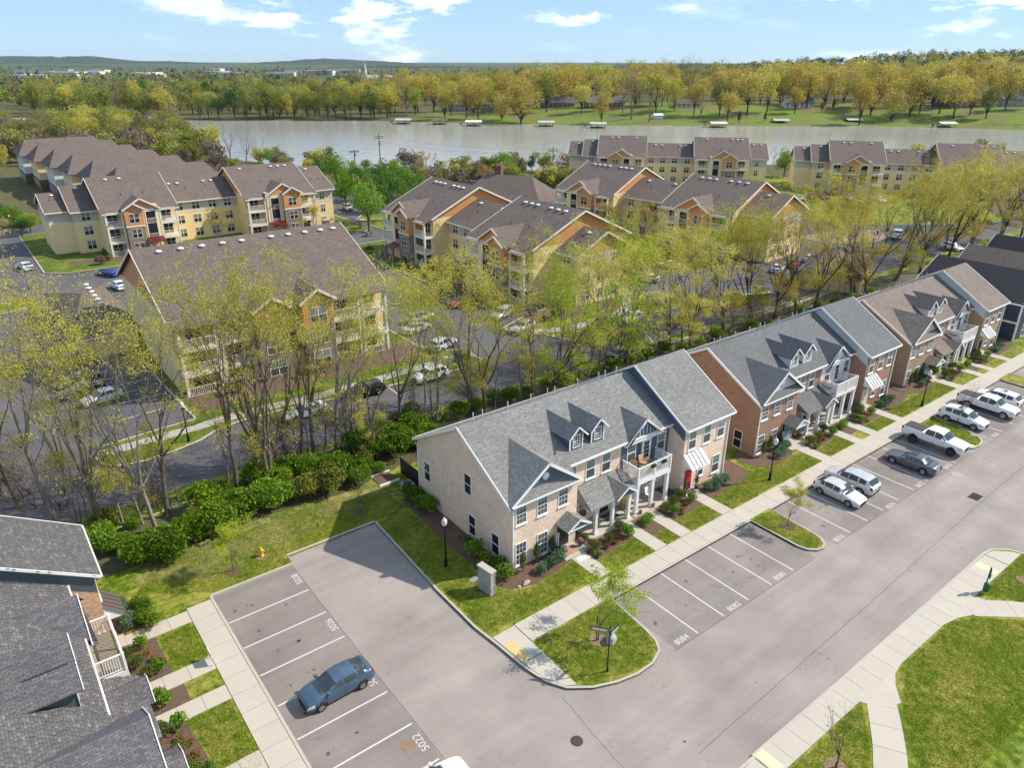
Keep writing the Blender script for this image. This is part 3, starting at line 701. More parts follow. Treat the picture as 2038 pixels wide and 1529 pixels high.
# wear on the bays: tyre scuffs, oil spots
plain('tyre_mark', s2l((0.40, 0.38, 0.37)), 0.9, var=0.2, scale=8)
plain('oil', s2l((0.33, 0.31, 0.30)), 0.7, var=0.3, scale=6)
wr2 = random.Random(12)
def scuff(cx, cy, r, a0, a1, wd=0.07):
    strip(arc(cx, cy, r, a0, a1, 10), wd, 0.0005, 0.0035, 1).build('tyre_mark', 'tyre_mark', road)
for cx, cy, r, a0, a1 in ((-1.2, -1.6, .55, 20, 110), (-0.9, -1.9, .5, 200, 260), (-0.5, -4.3, .7, -10, 60), (-1.4, -4.6, .5, 190, 250), (1.0, -1.3, .6, 150, 230), (2.2, -3.9, .6, 190, 240), (8.6, -2.4, 2.2, 230, 300), (6.2, -2.7, 1.6, 190, 250), (20.2, -3.0, .8, 20, 90), (30.8, -2.0, .7, 100, 180)): scuff(cx, cy, r, a0, a1)
def spot_(x, y, r, m_='oil'):
    n = 11; P = [(x+r*wr2.uniform(.55, 1.15)*math.cos(2*math.pi*i/n), y+r*wr2.uniform(.55, 1.15)*math.sin(2*math.pi*i/n)) for i in range(n)]; flat(P, 0.0035).build('oil_stain', m_, road)
for k in range(52):
    if k % 2: bx = wr2.choice([-1.2, 1.4, 4.1, 6.9, 9.6, 12.2, 17.8, 20.3, 28.2, 31.0, 49.8]); spot_(bx+wr2.gauss(0, .3), wr2.choice([-1.8, -3.2])+wr2.gauss(0, .5), wr2.uniform(.04, .17))
    else: by = YL-SL*(wr2.randrange(7)-.5); spot_(wr2.choice([-23.2, -21.6])+wr2.gauss(0, .5), by+wr2.gauss(0, .35), wr2.uniform(.04, .16))
for k in range(26):
    spot_(wr2.uniform(-16, 60), wr2.uniform(-12.5, -7), wr2.uniform(.03, .09), 'tyre_mark')
# ------------------------------------------------------------------ windows, doors (parts of houses), cached meshes facing -y
WCACHE = {}
def window(parent, x, y, z, w_, h_, face='-y', style='plain', sill=True, trim='trim', upper='glass_blind', lower='glass_screen', name='window'):
    """(x, y) is the middle of the opening on the wall plane, z its bottom"""
    key = (round(w_, 2), round(h_, 2), style)
    if key not in WCACHE:
        f = MB(); t = 0.07
        f.box(-w_/2-t, w_/2+t, -0.05, 0.0, -t, 0); f.box(-w_/2-t, w_/2+t, -0.05, 0.0, h_, h_+t)
        f.box(-w_/2-t, -w_/2, -0.05, 0.0, 0, h_); f.box(w_/2, w_/2+t, -0.05, 0.0, 0, h_)
        f.box(-w_/2, w_/2, -0.045, 0.0, h_/2-0.035, h_/2+0.035)
        if style == 'grid':
            for i in (1, 2): f.box(-w_/2+w_*i/3-0.013, -w_/2+w_*i/3+0.013, -0.032, 0.0, 0, h_)
            for k in (0.25, 0.75): f.box(-w_/2, w_/2, -0.030, 0.0, h_*k-0.013, h_*k+0.013)
        if style == 'double': f.box(-0.05, 0.05, -0.048, 0.0, 0, h_)
        if style == 'cross':
            f.box(-0.013, 0.013, -0.032, 0.0, 0, h_)
        a = MB().box(-w_/2, w_/2, -0.022, 0.0, h_/2, h_); b = MB().box(-w_/2, w_/2, -0.018, 0.0, 0, h_/2)
        s = MB().box(-w_/2-0.12, w_/2+0.12, -0.11, 0.0, -0.17, -0.07)
        WCACHE[key] = (f.mesh('window'), a.mesh('pane'), b.mesh('pane'), s.mesh('sill'))
    fm, am, bm_, sm = WCACHE[key]
    rz = {'-y': 0, '+x': R(90), '+y': R(180), '-x': R(-90)}[face]
    o = slot(name, fm, trim, parent, (x, y, z), rz)
    slot('pane', am, upper, o); slot('pane', bm_, lower, o)
    if sill: slot('sill', sm, trim if sill is True else sill, o)
    return o
def slot(name, me, material, parent=None, loc=None, rz=0.0):
    """object that shares mesh data but carries its own material"""
    if not me.materials: me.materials.append(None)
    o = bpy.data.objects.new(name, me); COL.objects.link(o)
    o.material_slots[0].link = 'OBJECT'; o.material_slots[0].material = MATS[material]
    if parent is not None: o.parent = parent
    if loc is not None: o.location = loc
    if rz: o.rotation_euler = (0, 0, rz)
    return o
def roof_plane(b, pts, th=0.12):
    """thick plate under a polygon given counter-clockwise seen from above"""
    n = len(pts); q = [(p[0], p[1], p[2]-th) for p in pts]
    b.add(list(pts)+q, [tuple(range(n)), tuple(range(2*n-1, n-1, -1))]+[(i, n+i, n+(i+1) % n, (i+1) % n) for i in range(n)])
def rail(parent, p, q, z0, z1, mat_='trim', step=0.13, name='railing', posts=True, sep=True):
    """railing between two plan points: top and bottom rail plus balusters"""
    P = Vector((*p, 0)); Q = Vector((*q, 0)); Ln = (Q-P).length
    b = MB(); b.bar((*p, z1), (*q, z1), 0.09, 0.07); b.bar((*p, z0+0.09), (*q, z0+0.09), 0.06, 0.06)
    r_ = b.build(name, mat_, parent)
    n = max(2, int(Ln/step))
    key = ('bal', round(z1-z0, 2))
    if sep:
        if key not in WCACHE: WCACHE[key] = MB().box(-0.02, 0.02, -0.02, 0.02, 0.09, z1-z0-0.03).mesh('baluster')
        for i in range(1, n):
            c = P.lerp(Q, i/n); slot('baluster', WCACHE[key], mat_, r_, (c.x, c.y, z0))
    else:
        bb = MB()
        for i in range(1, n):
            c = P.lerp(Q, i/n); bb.box(c.x-0.025, c.x+0.025, c.y-0.025, c.y+0.025, z0+0.09, z1-0.03)
        tag(bb.build('balusters', mat_, r_), kind='stuff')
    return r_
def shingle_tabs(house, planes, near, M):
    """real three-tab courses: near ones are pieces of their own, the rest one part"""
    r_ = random.Random(5); tabs = []
    for O, U, V_, poly in planes:
        O = Vector(O); U = Vector(U).normalized(); V_ = Vector(V_).normalized(); N = U.cross(V_)
        us = [p[0] for p in poly]; vs_ = [p[1] for p in poly]; v = min(vs_); row = 0
        while v < max(vs_):
            u = min(us)-(row % 2)*0.16-r_.random()*0.1
            while u < max(us):
                wd = r_.choice((0.22, 0.3, 0.34, 0.26)); c = (u+wd/2, v+0.07)
                if inpoly(c[0], c[1], poly): tabs.append((O+U*c[0]+V_*c[1]+N*0.004, U, V_, N, wd, r_.uniform(0.001, 0.003)))
                u += wd+0.006
            v += 0.15; row += 1
    tabs.sort(key=lambda t: (M @ t[0]-Vector(CAM)).length)
    mesh_by = {}
    for c, U, V_, N, wd, th in tabs[:near]:
        if wd not in mesh_by:
            a = wd/2; mesh_by[wd] = MB().add([(-a, -.083, -.008), (a, -.083, -.008), (a, .083, -.008), (-a, .083, -.008), (-a, -.083, .004), (a, -.083, .004), (a, .083, -.002), (-a, .083, -.002)], [(0,3,2,1),(4,5,6,7),(0,1,5,4),(1,2,6,5),(2,3,7,6),(3,0,4,7)]).mesh('shingle')
        o = slot('shingle', mesh_by[wd], 'shingle_piece', house)
        mm = Matrix((U, V_, N)).transposed().to_4x4(); mm.translation = c
        o.matrix_local = mm
    Vt = []; Fq = []
    for c, U, V_, N, wd, th in tabs[near:]:
        n = len(Vt); a = U*wd/2; b = V_*0.085; d = N*th
        Vt += [c-a-b+d, c+a-b+d, c+a+b, c-a+b, c-a-b-N*.02, c+a-b-N*.02, c+a+b-N*.02, c-a+b-N*.02]
        Fq += [(n, n+1, n+2, n+3), (n, n+4, n+5, n+1), (n+1, n+5, n+6, n+2), (n+3, n+2, n+6, n+7), (n, n+3, n+7, n+4)]
    tag(ob('shingles', npmesh('shingles', [tuple(v) for v in Vt], Fq), 'shingle_piece', house), kind='stuff')

HS = 0.56
def townhouse(label, loc, rz, brk, roofm, side, side_label, lower_brick=None, awn='metal_white', doors=('dark_door', 'red_door'), full=True, shing=False, under='siding_navy', banner=None, step_m=None):
    """row of four dwellings: gabled end, porch, balcony, taller end. local coordinates, front faces -y"""
    h = thing('brick_townhouse', label, 'townhouse', loc, rz, 'two-storey brick townhouse rows')
    RZ, RY = 9.65, 13.4
    def zr(y): return RZ-HS*abs(y-RY)
    X0, X1, X2, X3, X4 = -6.1, 0.3, 6.4, 12.2, 18.2
    YF, YM, YB = 6.85, 8.25, 20.0
    # walls -------------------------------------------------------
    b = MB()
    b.prism([(YF, 0), (YB, 0), (YB, zr(YB)-0.1), (RY, RZ-0.12), (YF, zr(YF)-0.12)], 'x', X0, X1)
    b.build('wall', brk, h)
    b = MB(); b.prism([(YM, 0), (YB-0.01, 0), (YB-0.01, zr(YB)-0.12), (RY, RZ-0.14), (YM, zr(YM)-0.12)], 'x', X1, X3); b.build('wall', brk, h)
    b = MB(); Y4F, Y4B = 6.4, 19.6; RY4, RZ4 = 12.6, 10.45; s4 = (RZ4-6.55)/(RY4-6.1)
    def zr4(y): return RZ4-s4*abs(y-RY4)
    b.prism([(Y4F, 0), (Y4B, 0), (Y4B, zr4(Y4B)-0.12), (RY4, RZ4-0.12), (Y4F, zr4(Y4F)-0.12)], 'x', X3+0.003, X4); b.build('wall', brk, h)
    # upper siding of the balcony dwelling
    sd_ = MB().box(X2, X3-0.005, YM-0.035, YM, 3.3, zr(YM)-0.15).build('siding_panel', side, h)
    # step face above the main roof beside the tall end
    MB().prism([(Y4F+0.02, zr4(Y4F)-0.15), (RY4, RZ4-0.2), (Y4B, zr4(Y4B)-0.15), (Y4B, zr(YB)-0.2), (RY, RZ-0.25), (Y4F+0.02, zr(Y4F)-0.4)], 'x', X3-0.03, X3+0.002).build('siding_panel', step_m or side, h)
    # main roof ---------------------------------------------------
    b = MB()
    e1, e2, eb = 6.5, 7.82, 20.35
    roof_plane(b, [(X0-0.28, e1, zr(e1)), (X1, e1, zr(e1)), (X1, e2, zr(e2)), (X3-0.02, e2, zr(e2)), (X3-0.02, RY, RZ), (X0-0.28, RY, RZ)])
    roof_plane(b, [(X0-0.28, RY, RZ), (X3-0.02, RY, RZ), (X3-0.02, eb, zr(eb)), (X0-0.28, eb, zr(eb))])
    rf = b.build('roof', roofm, h)
    b = MB(); y0, y1 = 6.05, 20.0
    roof_plane(b, [(X3-0.22, y0, zr4(y0)), (X4+0.28, y0, zr4(y0)), (X4+0.28, RY4, RZ4), (X3-0.22, RY4, RZ4)])
    roof_plane(b, [(X3-0.22, RY4, RZ4), (X4+0.28, RY4, RZ4), (X4+0.28, y1, zr4(y1)), (X3-0.22, y1, zr4(y1))])
    rf4 = b.build('roof', roofm, h)
    for i, xx in enumerate((-4.2, -3.3, -0.8, 1.6, 3.4, 4.2, 6.8, 9.3, 10.1, 11.5)):
        MB().tube((xx, RY+0.9, zr(RY+0.9)-0.1), (xx, RY+0.9, RZ+0.2), 0.042, n=8).build('vent_pipe', 'vent_white', rf)
    # rakes, fascias, gutters, downspouts
    def rake(x, pts, wd=0.06, ht=0.24, name='rake_board'):
        bb = MB()
        for p, q in zip(pts[:-1], pts[1:]): bb.bar((x, *p), (x, *q), wd, ht)
        bb.build(name, 'trim', h)
    rake(X0-0.30, [(e1, zr(e1)-0.10), (RY, RZ-0.10), (eb, zr(eb)-0.10)])
    rake(X4+0.30, [(y0, zr4(y0)-0.10), (RY4, RZ4-0.10), (y1, zr4(y1)-0.10)])
    rake(X3-0.25, [(y0, zr4(y0)-0.08), (RY4, RZ4-0.08), (y1, zr4(y1)-0.08)], 0.05, 0.17)
    for x_a, x_b, yy, zz in ((X1+0.05, X3-0.05, e2-0.05, zr(e2)-0.07), (X3-0.2, X4+0.3, y0-0.05, zr4(y0)-0.07), (X0-0.3, X3, eb+0.05, zr(eb)-0.07)):
        MB().box(x_a, x_b, yy-0.05, yy+0.05, zz-0.10, zz+0.05).build('gutter', 'trim', h)
    for xx, yy, zz in ((X0+0.12, YF-0.06, zr(YF)-0.3), (X3-0.5, YM-0.10, 6.1), (X4-0.1, Y4F-0.06, 6.2), (X0-0.06, YB-0.1, 5.4)):
        MB().box(xx-0.05, xx+0.05, yy-0.05, yy+0.05, 0.1, zz).build('downspout', 'trim', h)
    # front gable over the end dwelling -----------------------------
    gx0, gx1, gxc, gz0, gz1, gy = X0-0.25, 0.35, (X0+X1)/2-0.05, 6.02, 8.5, 6.42
    k = (gz1-gz0)/(gxc-gx0)
    def yback(z): return RY-(RZ-z)/HS
    b = MB()
    roof_plane(b, [(gx0, gy, gz0), (gxc, gy, gz1), (gxc, yback(gz1), gz1), (gx0, yback(gz0), gz0)])
    roof_plane(b, [(gxc, gy, gz1), (gx1, gy, gz0+0.04), (gx1, yback(gz0), gz0+0.04), (gxc, yback(gz1), gz1)])
    gr = b.build('gable_roof', roofm, h)
    MB().poly([(gx0+0.35, YF-0.02, gz0+0.1), (gx1-0.35, YF-0.02, gz0+0.1), (gxc, YF-0.02, gz1-0.22)]).build('pediment', under, h)
    pr = MB(); roof_plane(pr, [(gx0+0.1, 6.40, 6.02), (gx1-0.1, 6.40, 6.02), (gx1-0.75, YF-0.03, 6.62), (gx0+0.75, YF-0.03, 6.62)], 0.08); pr.build('pent_roof', roofm, h)
    bb = MB(); bb.bar((gx0, gy-0.02, gz0-0.08), (gxc, gy-0.02, gz1-0.08), 0.05, 0.22); bb.bar((gx1, gy-0.02, gz0-0.04), (gxc, gy-0.02, gz1-0.08), 0.05, 0.22); bb.build('rake_board', 'trim', h)
    MB().box(gx0+0.1, gx1-0.05, 6.36, 6.44, 5.84, 6.0).build('gutter', 'trim', h)
    MB().lathe([(0.30, 0), (0.30, 0.04), (0.24, 0.06), (0.0, 0.06)], 20).build('gable_vent', 'trim', h).matrix_local = Matrix.Translation((gxc, YF-0.03, 7.25)) @ Matrix.Rotation(R(90), 4, 'X')
    # dormers -------------------------------------------------------
    for dxc in (1.75, 4.05):
        fy = 8.75; zb = zr(fy); dz = 8.35; ap = 9.15; hw = 0.66
        d = MB().add([(dxc-hw, fy, zb-0.1), (dxc+hw, fy, zb-0.1), (dxc+hw, fy, dz), (dxc, fy, ap-0.12), (dxc-hw, fy, dz), (dxc-hw, yback(dz)+.1, dz), (dxc+hw, yback(dz)+.1, dz), (dxc, yback(ap), ap-0.12)],
                    [(0,1,2,3,4), (0,4,5), (1,6,2), (4,3,7,5), (3,2,6,7)]).build('dormer', side, h)
        dr = MB(); ow = 0.98; od = dz-0.12
        roof_plane(dr, [(dxc-ow, fy-0.3, od), (dxc, fy-0.3, ap), (dxc, yback(ap), ap), (dxc-ow, yback(od), od)], 0.08)
        roof_plane(dr, [(dxc, fy-0.3, ap), (dxc+ow, fy-0.3, od), (dxc+ow, yback(od), od), (dxc, yback(ap), ap)], 0.08)
        dr.build('dormer_roof', roofm, d)
        t_ = MB(); t_.bar((dxc-ow, fy-0.31, od-0.05), (dxc, fy-0.31, ap-0.05), 0.04, 0.14); t_.bar((dxc+ow, fy-0.31, od-0.05), (dxc, fy-0.31, ap-0.05), 0.04, 0.14)
        for sgn in (-1, 1): t_.box(dxc+sgn*hw-0.06, dxc+sgn*hw+0.06, fy-0.02, fy+0.01, zb, dz)
        t_.build('dormer_trim', 'trim', d)
        window(d, dxc, fy, zb+0.25, 0.62, 0.98, style='grid', sill=False, upper='glass_screen')
    # gable over the balcony dwelling --------------------------------
    x_l, x_r, xc, z_b, z_a, gy2 = 6.3, 10.75, 8.5, 6.2, 8.15, 7.55
    b = MB()
    roof_plane(b, [(x_l, gy2, z_b), (xc, gy2, z_a), (xc, yback(z_a), z_a), (x_l, yback(z_b), z_b)], 0.1)
    roof_plane(b, [(xc, gy2, z_a), (x_r, gy2, z_b), (x_r, yback(z_b), z_b), (xc, yback(z_a), z_a)], 0.1)
    b.build('gable_roof', roofm, h)
    MB().prism([(x_l+0.2, z_b-0.02), (x_r-0.2, z_b-0.02), (xc, z_a-0.2)], 'y', 7.86, 7.9).build('pediment', side, h)
    for i in range(-4, 5):
        xx = xc+i*0.42; zt = z_a-0.3-abs(i)*0.42*(z_a-z_b)/(xc-x_l)
        if zt > z_b+0.1: MB().box(xx-0.03, xx+0.03, 7.83, 7.86, z_b, zt).build('batten', 'trim', h)
    bb = MB(); bb.bar((x_l, gy2-0.02, z_b-0.06), (xc, gy2-0.02, z_a-0.06), 0.05, 0.2); bb.bar((x_r, gy2-0.02, z_b-0.06), (xc, gy2-0.02, z_a-0.06), 0.05, 0.2)
    bb.box(x_l+0.05, x_r-0.05, 7.78, 7.9, z_b-0.16, z_b+0.06); bb.build('rake_board', 'trim', h)
    # balcony ----------------------------------------------------------
    bx0, bx1, by0, bz = 6.5, 10.5, 6.25, 3.55
    dk = MB().box(bx0, bx1, by0, YM-0.04, bz-0.45, bz-0.04).build('balcony', 'trim', h)
    nb = 14
    for i in range(nb):
        ya = by0+0.06+(YM-0.1-by0-0.06)*i/nb; yb = by0+0.06+(YM-0.1-by0-0.06)*(i+1)/nb
        MB().box(bx0+0.06, bx1-0.06, ya+0.006, yb-0.006, bz-0.04, bz).build('deck_board', 'wood_deck', dk)
    for p, q in (((bx0+.06, by0+.06), (bx1-.06, by0+.06)), ((bx0+.06, by0+.06), (bx0+.06, YM-.1)), ((bx1-.06, by0+.06), (bx1-.06, YM-.1))):
        rail(h, p, q, bz, bz+1.12)
    for xx, yy in ((bx0+.06, by0+.06), ((bx0+bx1)/2, by0+.06), (bx1-.06, by0+.06)):
        MB().box(xx-0.07, xx+0.07, yy-0.07, yy+0.07, bz-0.02, bz+1.2).build('rail_post', 'trim', h)
    for xx in (6.68, 8.5, 10.32):
        c = MB(); c.box(xx-0.14, xx+0.14, 6.3, 6.58, 0.34, bz-0.45); c.box(xx-0.18, xx+0.18, 6.26, 6.62, 0.28, 0.5); c.box(xx-0.18, xx+0.18, 6.26, 6.62, bz-0.62, bz-0.45)
        c.build('column', 'trim', h)
    # porch ------------------------------------------------------------
    b = MB(); pz0, pz1, py0 = 3.12, 4.0, 5.85
    roof_plane(b, [(0.95, py0, pz0), (6.15, py0, pz0), (6.35, YM-0.02, pz1), (1.5, YM-0.02, pz1)], 0.1)
    roof_plane(b, [(0.95, py0, pz0), (1.5, YM-0.02, pz1), (0.95, YM-0.02, pz0)], 0.1)
    ps = (pz1-pz0)/(YM-py0); pa = 3.98; pxc, pw = 4.75, 1.2
    def pyb(z): return min(YM, py0+(z-pz0)/ps)
    roof_plane(b, [(pxc-pw, py0-0.25, pz0+.03), (pxc, py0-0.25, pa), (pxc, pyb(pa), pa), (pxc-pw, pyb(pz0)+.05, pz0+.03)], 0.08)
    roof_plane(b, [(pxc, py0-0.25, pa), (pxc+pw, py0-0.25, pz0+.03), (pxc+pw, pyb(pz0)+.05, pz0+.03), (pxc, pyb(pa), pa)], 0.08)
    pr = b.build('porch_roof', roofm, h)
    bb = MB(); bb.box(1.05, 6.2, 6.0, 6.75, 2.85, 3.06); bb.bar((pxc-pw, py0-.27, pz0), (pxc, py0-.27, pa-.04), .04, .15); bb.bar((pxc+pw, py0-.27, pz0), (pxc, py0-.27, pa-.04), .04, .15)
    bb.build('porch_beam', 'trim', h)
    MB().poly([(pxc-pw+.15, py0-.05, pz0), (pxc+pw-.15, py0-.05, pz0), (pxc, py0-.05, pa-.15)]).build('pediment', under, h)
    for xx in (2.0, 3.85, 5.7):
        c = MB(); c.box(xx-0.13, xx+0.13, 6.25, 6.51, 0.34, 2.85); c.box(xx-0.17, xx+0.17, 6.21, 6.55, 0.28, 0.5); c.box(xx-0.17, xx+0.17, 6.21, 6.55, 2.7, 2.85); c.build('column', 'trim', h)
    MB().box(1.2, 6.05, 5.95, YM, 0.1, 0.3).build('porch_floor', 'concrete', h)
    MB().box(6.25, 10.75, 6.05, YM, 0.1, 0.3).build('porch_floor', 'concrete', h)
    # door hood -----------------------------------------------------------
    b = MB(); hx, hw, hy, hz0, hz1 = -0.72, 1.2, 5.3, 2.6, 3.3
    roof_plane(b, [(hx-hw, hy, hz0), (hx, hy, hz1), (hx, YF-0.01, hz1), (hx-hw, YF-0.01, hz0)], 0.08)
    roof_plane(b, [(hx, hy, hz1), (hx+hw, hy, hz0), (hx+hw, YF-0.01, hz0), (hx, YF-0.01, hz1)], 0.08)
    ho = b.build('door_hood', roofm, h)
    bb = MB(); bb.bar((hx-hw, hy-.02, hz0-.04), (hx, hy-.02, hz1-.04), .04, .15); bb.bar((hx+hw, hy-.02, hz0-.04), (hx, hy-.02, hz1-.04), .04, .15); bb.box(hx-hw+.08, hx+hw-.08, hy+.04, hy+.12, hz0-.12, hz0); bb.build('hood_trim', 'trim', ho)
    MB().poly([(hx-hw+.2, hy+.05, hz0), (hx+hw-.2, hy+.05, hz0), (hx, hy+.05, hz1-.12)]).build('pediment', under, ho)
    for sgn in (-1, 1):
        xx = hx+sgn*0.85; br = MB(); br.box(xx-.05, xx+.05, hy+.25, YF, hz0-.2, hz0-.1); br.box(xx-.05, xx+.05, YF-.12, YF, hz0-.95, hz0-.1); br.bar((xx, YF-.08, hz0-.85), (xx, hy+.4, hz0-.15), .08, .08); br.build('bracket', 'dark_door', ho)
    # metal awning --------------------------------------------------------
    ax0, ax1, ay, az0, az1 = 12.28, 14.55, 5.35, 2.95, 3.95
    aw = MB().add([(ax0, ay, az0), (ax1, ay, az0), (ax1, Y4F, az0), (ax0, Y4F, az0), (ax0, Y4F, az1), (ax1, Y4F, az1)], [(0,3,4), (1,5,2), (0,1,2,3)]).build('awning', 'trim', h)
    n = 5
    for i in range(n):
        xa, xb = ax0-.05+(ax1-ax0+.1)*i/n, ax0-.05+(ax1-ax0+.1)*(i+1)/n
        pn = MB(); roof_plane(pn, [(xa+.005, ay-.06, az0), (xb-.005, ay-.06, az0), (xb-.005, Y4F-.01, az1+.02), (xa+.005, Y4F-.01, az1+.02)], .03); pn.build('metal_panel', awn, aw)
        if i: MB().bar((xa, ay-.06, az0+.05), (xa, Y4F-.01, az1+.06), .035, .07).build('seam', 'grey_plastic' if awn == 'metal_white' else awn, aw)
    # doors -----------------------------------------------------------------
    def door(x, y, z, m_, w_=0.98, h_=2.1, lite=None):
        d = MB().box(x-w_/2-.1, x+w_/2+.1, y-.04, y, z, z+h_+.12).build('door', 'trim', h)
        MB().box(x-w_/2, x+w_/2, y-.06, y-.04, z+.02, z+h_).build('door_leaf', m_, d)
        if lite:
            for i in range(2):
                for j in range(4): MB().box(x-.3+i*.32, x-.02+i*.32, y-.075, y-.06, z+.45+j*.4, z+.8+j*.4).build('pane', lite, d)
        else:
            for zz in (.25, .8, 1.35): MB().box(x-w_/2+.18, x+w_/2-.18, y-.072, y-.06, z+zz, z+zz+.42).build('door_panel', m_, d)
        MB().lathe([(.03, 0), (.03, .06)], 8, (x+w_/2-.1, y-.1, z+1.0)).build('handle', 'chrome', d)
    door(-0.95, YF, 0.3, doors[0]); door(4.75, YM, 0.3, 'dark_door'); door(6.95, YM, 0.3, 'cream_door', .9); door(13.1, Y4F, 0.2, doors[1])
    door(9.4, YM-.035, bz, 'trim', .95, 2.1, 'glass')
    # windows ----------------------------------------------------------------
    for xx in (-5.2, -3.2, -1.15): window(h, xx, YF, 4.05, 0.86, 1.62, style='grid', upper='glass_screen')
    for xx in (-5.2, -3.12): window(h, xx, YF, 0.45, 0.9, 1.82, style='grid', upper='glass_screen')
    for xx in (0.95, 2.95, 4.7): window(h, xx, YM, 4.3, 0.88, 1.62)
    window(h, 2.3, YM, 0.75, 0.9, 1.7); 
    for xx in (7.6, 11.25): window(h, xx, YM-.035, 4.15, 0.9, 1.66, sill=False)
    window(h, 8.6, YM, 1.15, 1.5, 1.3, style='double', sill=True, upper='glass', lower='glass'); window(h, 10.6, YM, 1.15, 1.5, 1.3, style='double', upper='glass', lower='glass')
    for xx in (13.2, 15.15, 17.05): window(h, xx, Y4F, 4.35, 0.88, 1.66)
    window(h, 14.75, Y4F, 1.15, 0.68, 1.15); window(h, 16.9, Y4F, 0.75, 0.9, 1.7)
    for yy, zz, hh in ((18.55, 2.35, 1.65), (12.4, 4.1, 1.7), (11.9, 0.55, 1.75), (8.8, 0.55, 1.75)):
        window(h, X0, yy, zz, 0.85, hh, '-x', sill=False, lower='glass', upper='glass')
    for yy, zz in ((8.6, 4.1), (8.8, 0.6)): window(h, X4, yy, zz, 0.85, 1.7, '+x', sill=False)
    for yy, zz in ((17.6, 4.9), (13.2, 4.6), (15.3, 2.5), (18.9, 3.6)): MB().box(X0-.06, X0, yy-.08, yy+.08, zz, zz+.16).build('wall_vent', 'trim', h)
    # front walks and beds are ground, made by frontage()
    if shing:
        M = Matrix.Translation(loc) @ Matrix.Rotation(rz, 4, 'Z')
        c_ = 1/math.hypot(1, HS); sl = (0, c_, HS*c_); c4 = 1/math.hypot(1, s4); sl4 = (0, c4, s4*c4)
        Lm = (RY-e2)/c_
        pl = [((X1, e2, zr(e2)), (1, 0, 0), sl, [(0, 0), (X3-X1-.05, 0), (X3-X1-.05, Lm), (0, Lm)]),
              ((X0-.28, e1, zr(e1)), (1, 0, 0), sl, [(0, 0.0), (0.35, 0.0), (3.3, 5.2), (6.5, 0.6), (6.5, (RY-e1)/c_), (0, (RY-e1)/c_)]),
              ((X3-.22, y0, zr4(y0)), (1, 0, 0), sl4, [(0, 0), (X4-X3+.5, 0), (X4-X3+.5, (RY4-y0)/c4), (0, (RY4-y0)/c4)]),
              ((1.2, py0, pz0), (1, 0, 0), (0, math.cos(math.atan(ps)), math.sin(math.atan(ps))), [(0.2, 0), (2.3, 0), (3.5, 2.0), (3.9, 2.0), (4.8, 0.1), (5.0, 0.1), (5.0, 2.45), (0.5, 2.45)])]
        shingle_tabs(h, pl, 300, M)
    return h
H1 = townhouse('cream brick townhouse row with grey shingles, navy gables and a red door', (0, 0, 0), 0, 'brick_cream', 'shingle_grey', 'siding_navy', '', doors=('dark_door', 'red_door'))
H2 = townhouse('red-brown brick townhouse row with slate roof and white dormers', (29.1, -0.35, -0.15), 0, 'brick_red', 'shingle_slate', 'siding_cream', '', doors=('teal_door', 'cream_door'), under='siding_pale', step_m='siding_pale')
H3 = townhouse('tan brick townhouse row with taupe shingles beside the dark navy house', (57.3, -0.7, -0.45), 0, 'brick_tan', 'shingle_taupe', 'siding_cream', '', doors=('teal_door', 'dark_door'), under='siding_pale', step_m='siding_pale')
H4 = townhouse('townhouse row with charcoal shingles, green siding and brown metal awning', (-25.0, 3.1, 0), R(90), 'brick_mixed', 'shingle_charcoal', 'siding_green', '', awn='metal_brown', shing=True, under='siding_green')

# navy house beyond, and the roofs of its neighbours
def gable_house(name, label, loc, rz, Lx, Dy, eave, ridge_z, wallm, roofm, trim='trim', wins=(), side_wins=(), group=None, over=0.4, belt=None, corner=True):
    h = thing(name, label, 'house', loc, rz, group)
    MB().prism([(0, 0), (Dy, 0), (Dy, eave), (Dy/2, ridge_z-.12), (0, eave)], 'x', 0, Lx).build('wall', wallm, h)
    s_ = (ridge_z-eave)/(Dy/2); b = MB()
    roof_plane(b, [(-over, -over, eave-s_*over), (Lx+over, -over, eave-s_*over), (Lx+over, Dy/2, ridge_z), (-over, Dy/2, ridge_z)], .15)
    roof_plane(b, [(-over, Dy/2, ridge_z), (Lx+over, Dy/2, ridge_z), (Lx+over, Dy+over, eave-s_*over), (-over, Dy+over, eave-s_*over)], .15)
    b.build('roof', roofm, h)
    MB().box(-over, Lx+over, -over-.06, -over+.04, eave-s_*over-.22, eave-s_*over-.02).build('gutter', trim, h)
    for xx in (-over-.03, Lx+over+.03):
        bb = MB(); bb.bar((xx, -over, eave-s_*over-.1), (xx, Dy/2, ridge_z-.1), .06, .24); bb.bar((xx, Dy+over, eave-s_*over-.1), (xx, Dy/2, ridge_z-.1), .06, .24)
        bb.build('rake_board', trim, h)
    if corner:
        for xx in (0, Lx): MB().box(xx-.1, xx+.1, -.03, .1, 0, eave).build('corner_board', trim, h)
    if belt: MB().box(-.03, Lx+.03, -.04, .02, belt, belt+.25).build('belt_board', trim, h); MB().box(-.04, .0, 0, Dy, belt, belt+.25).build('belt_board', trim, h)
    for xx, zz, ww, hh, st in wins: window(h, xx, 0, zz, ww, hh, '-y', st, sill=False, trim=trim, upper='glass_screen')
    for xf, yy, zz, ww, hh in side_wins: window(h, Lx if xf == '+x' else 0, yy, zz, ww, hh, xf, 'plain', sill=False, trim=trim)
    return h
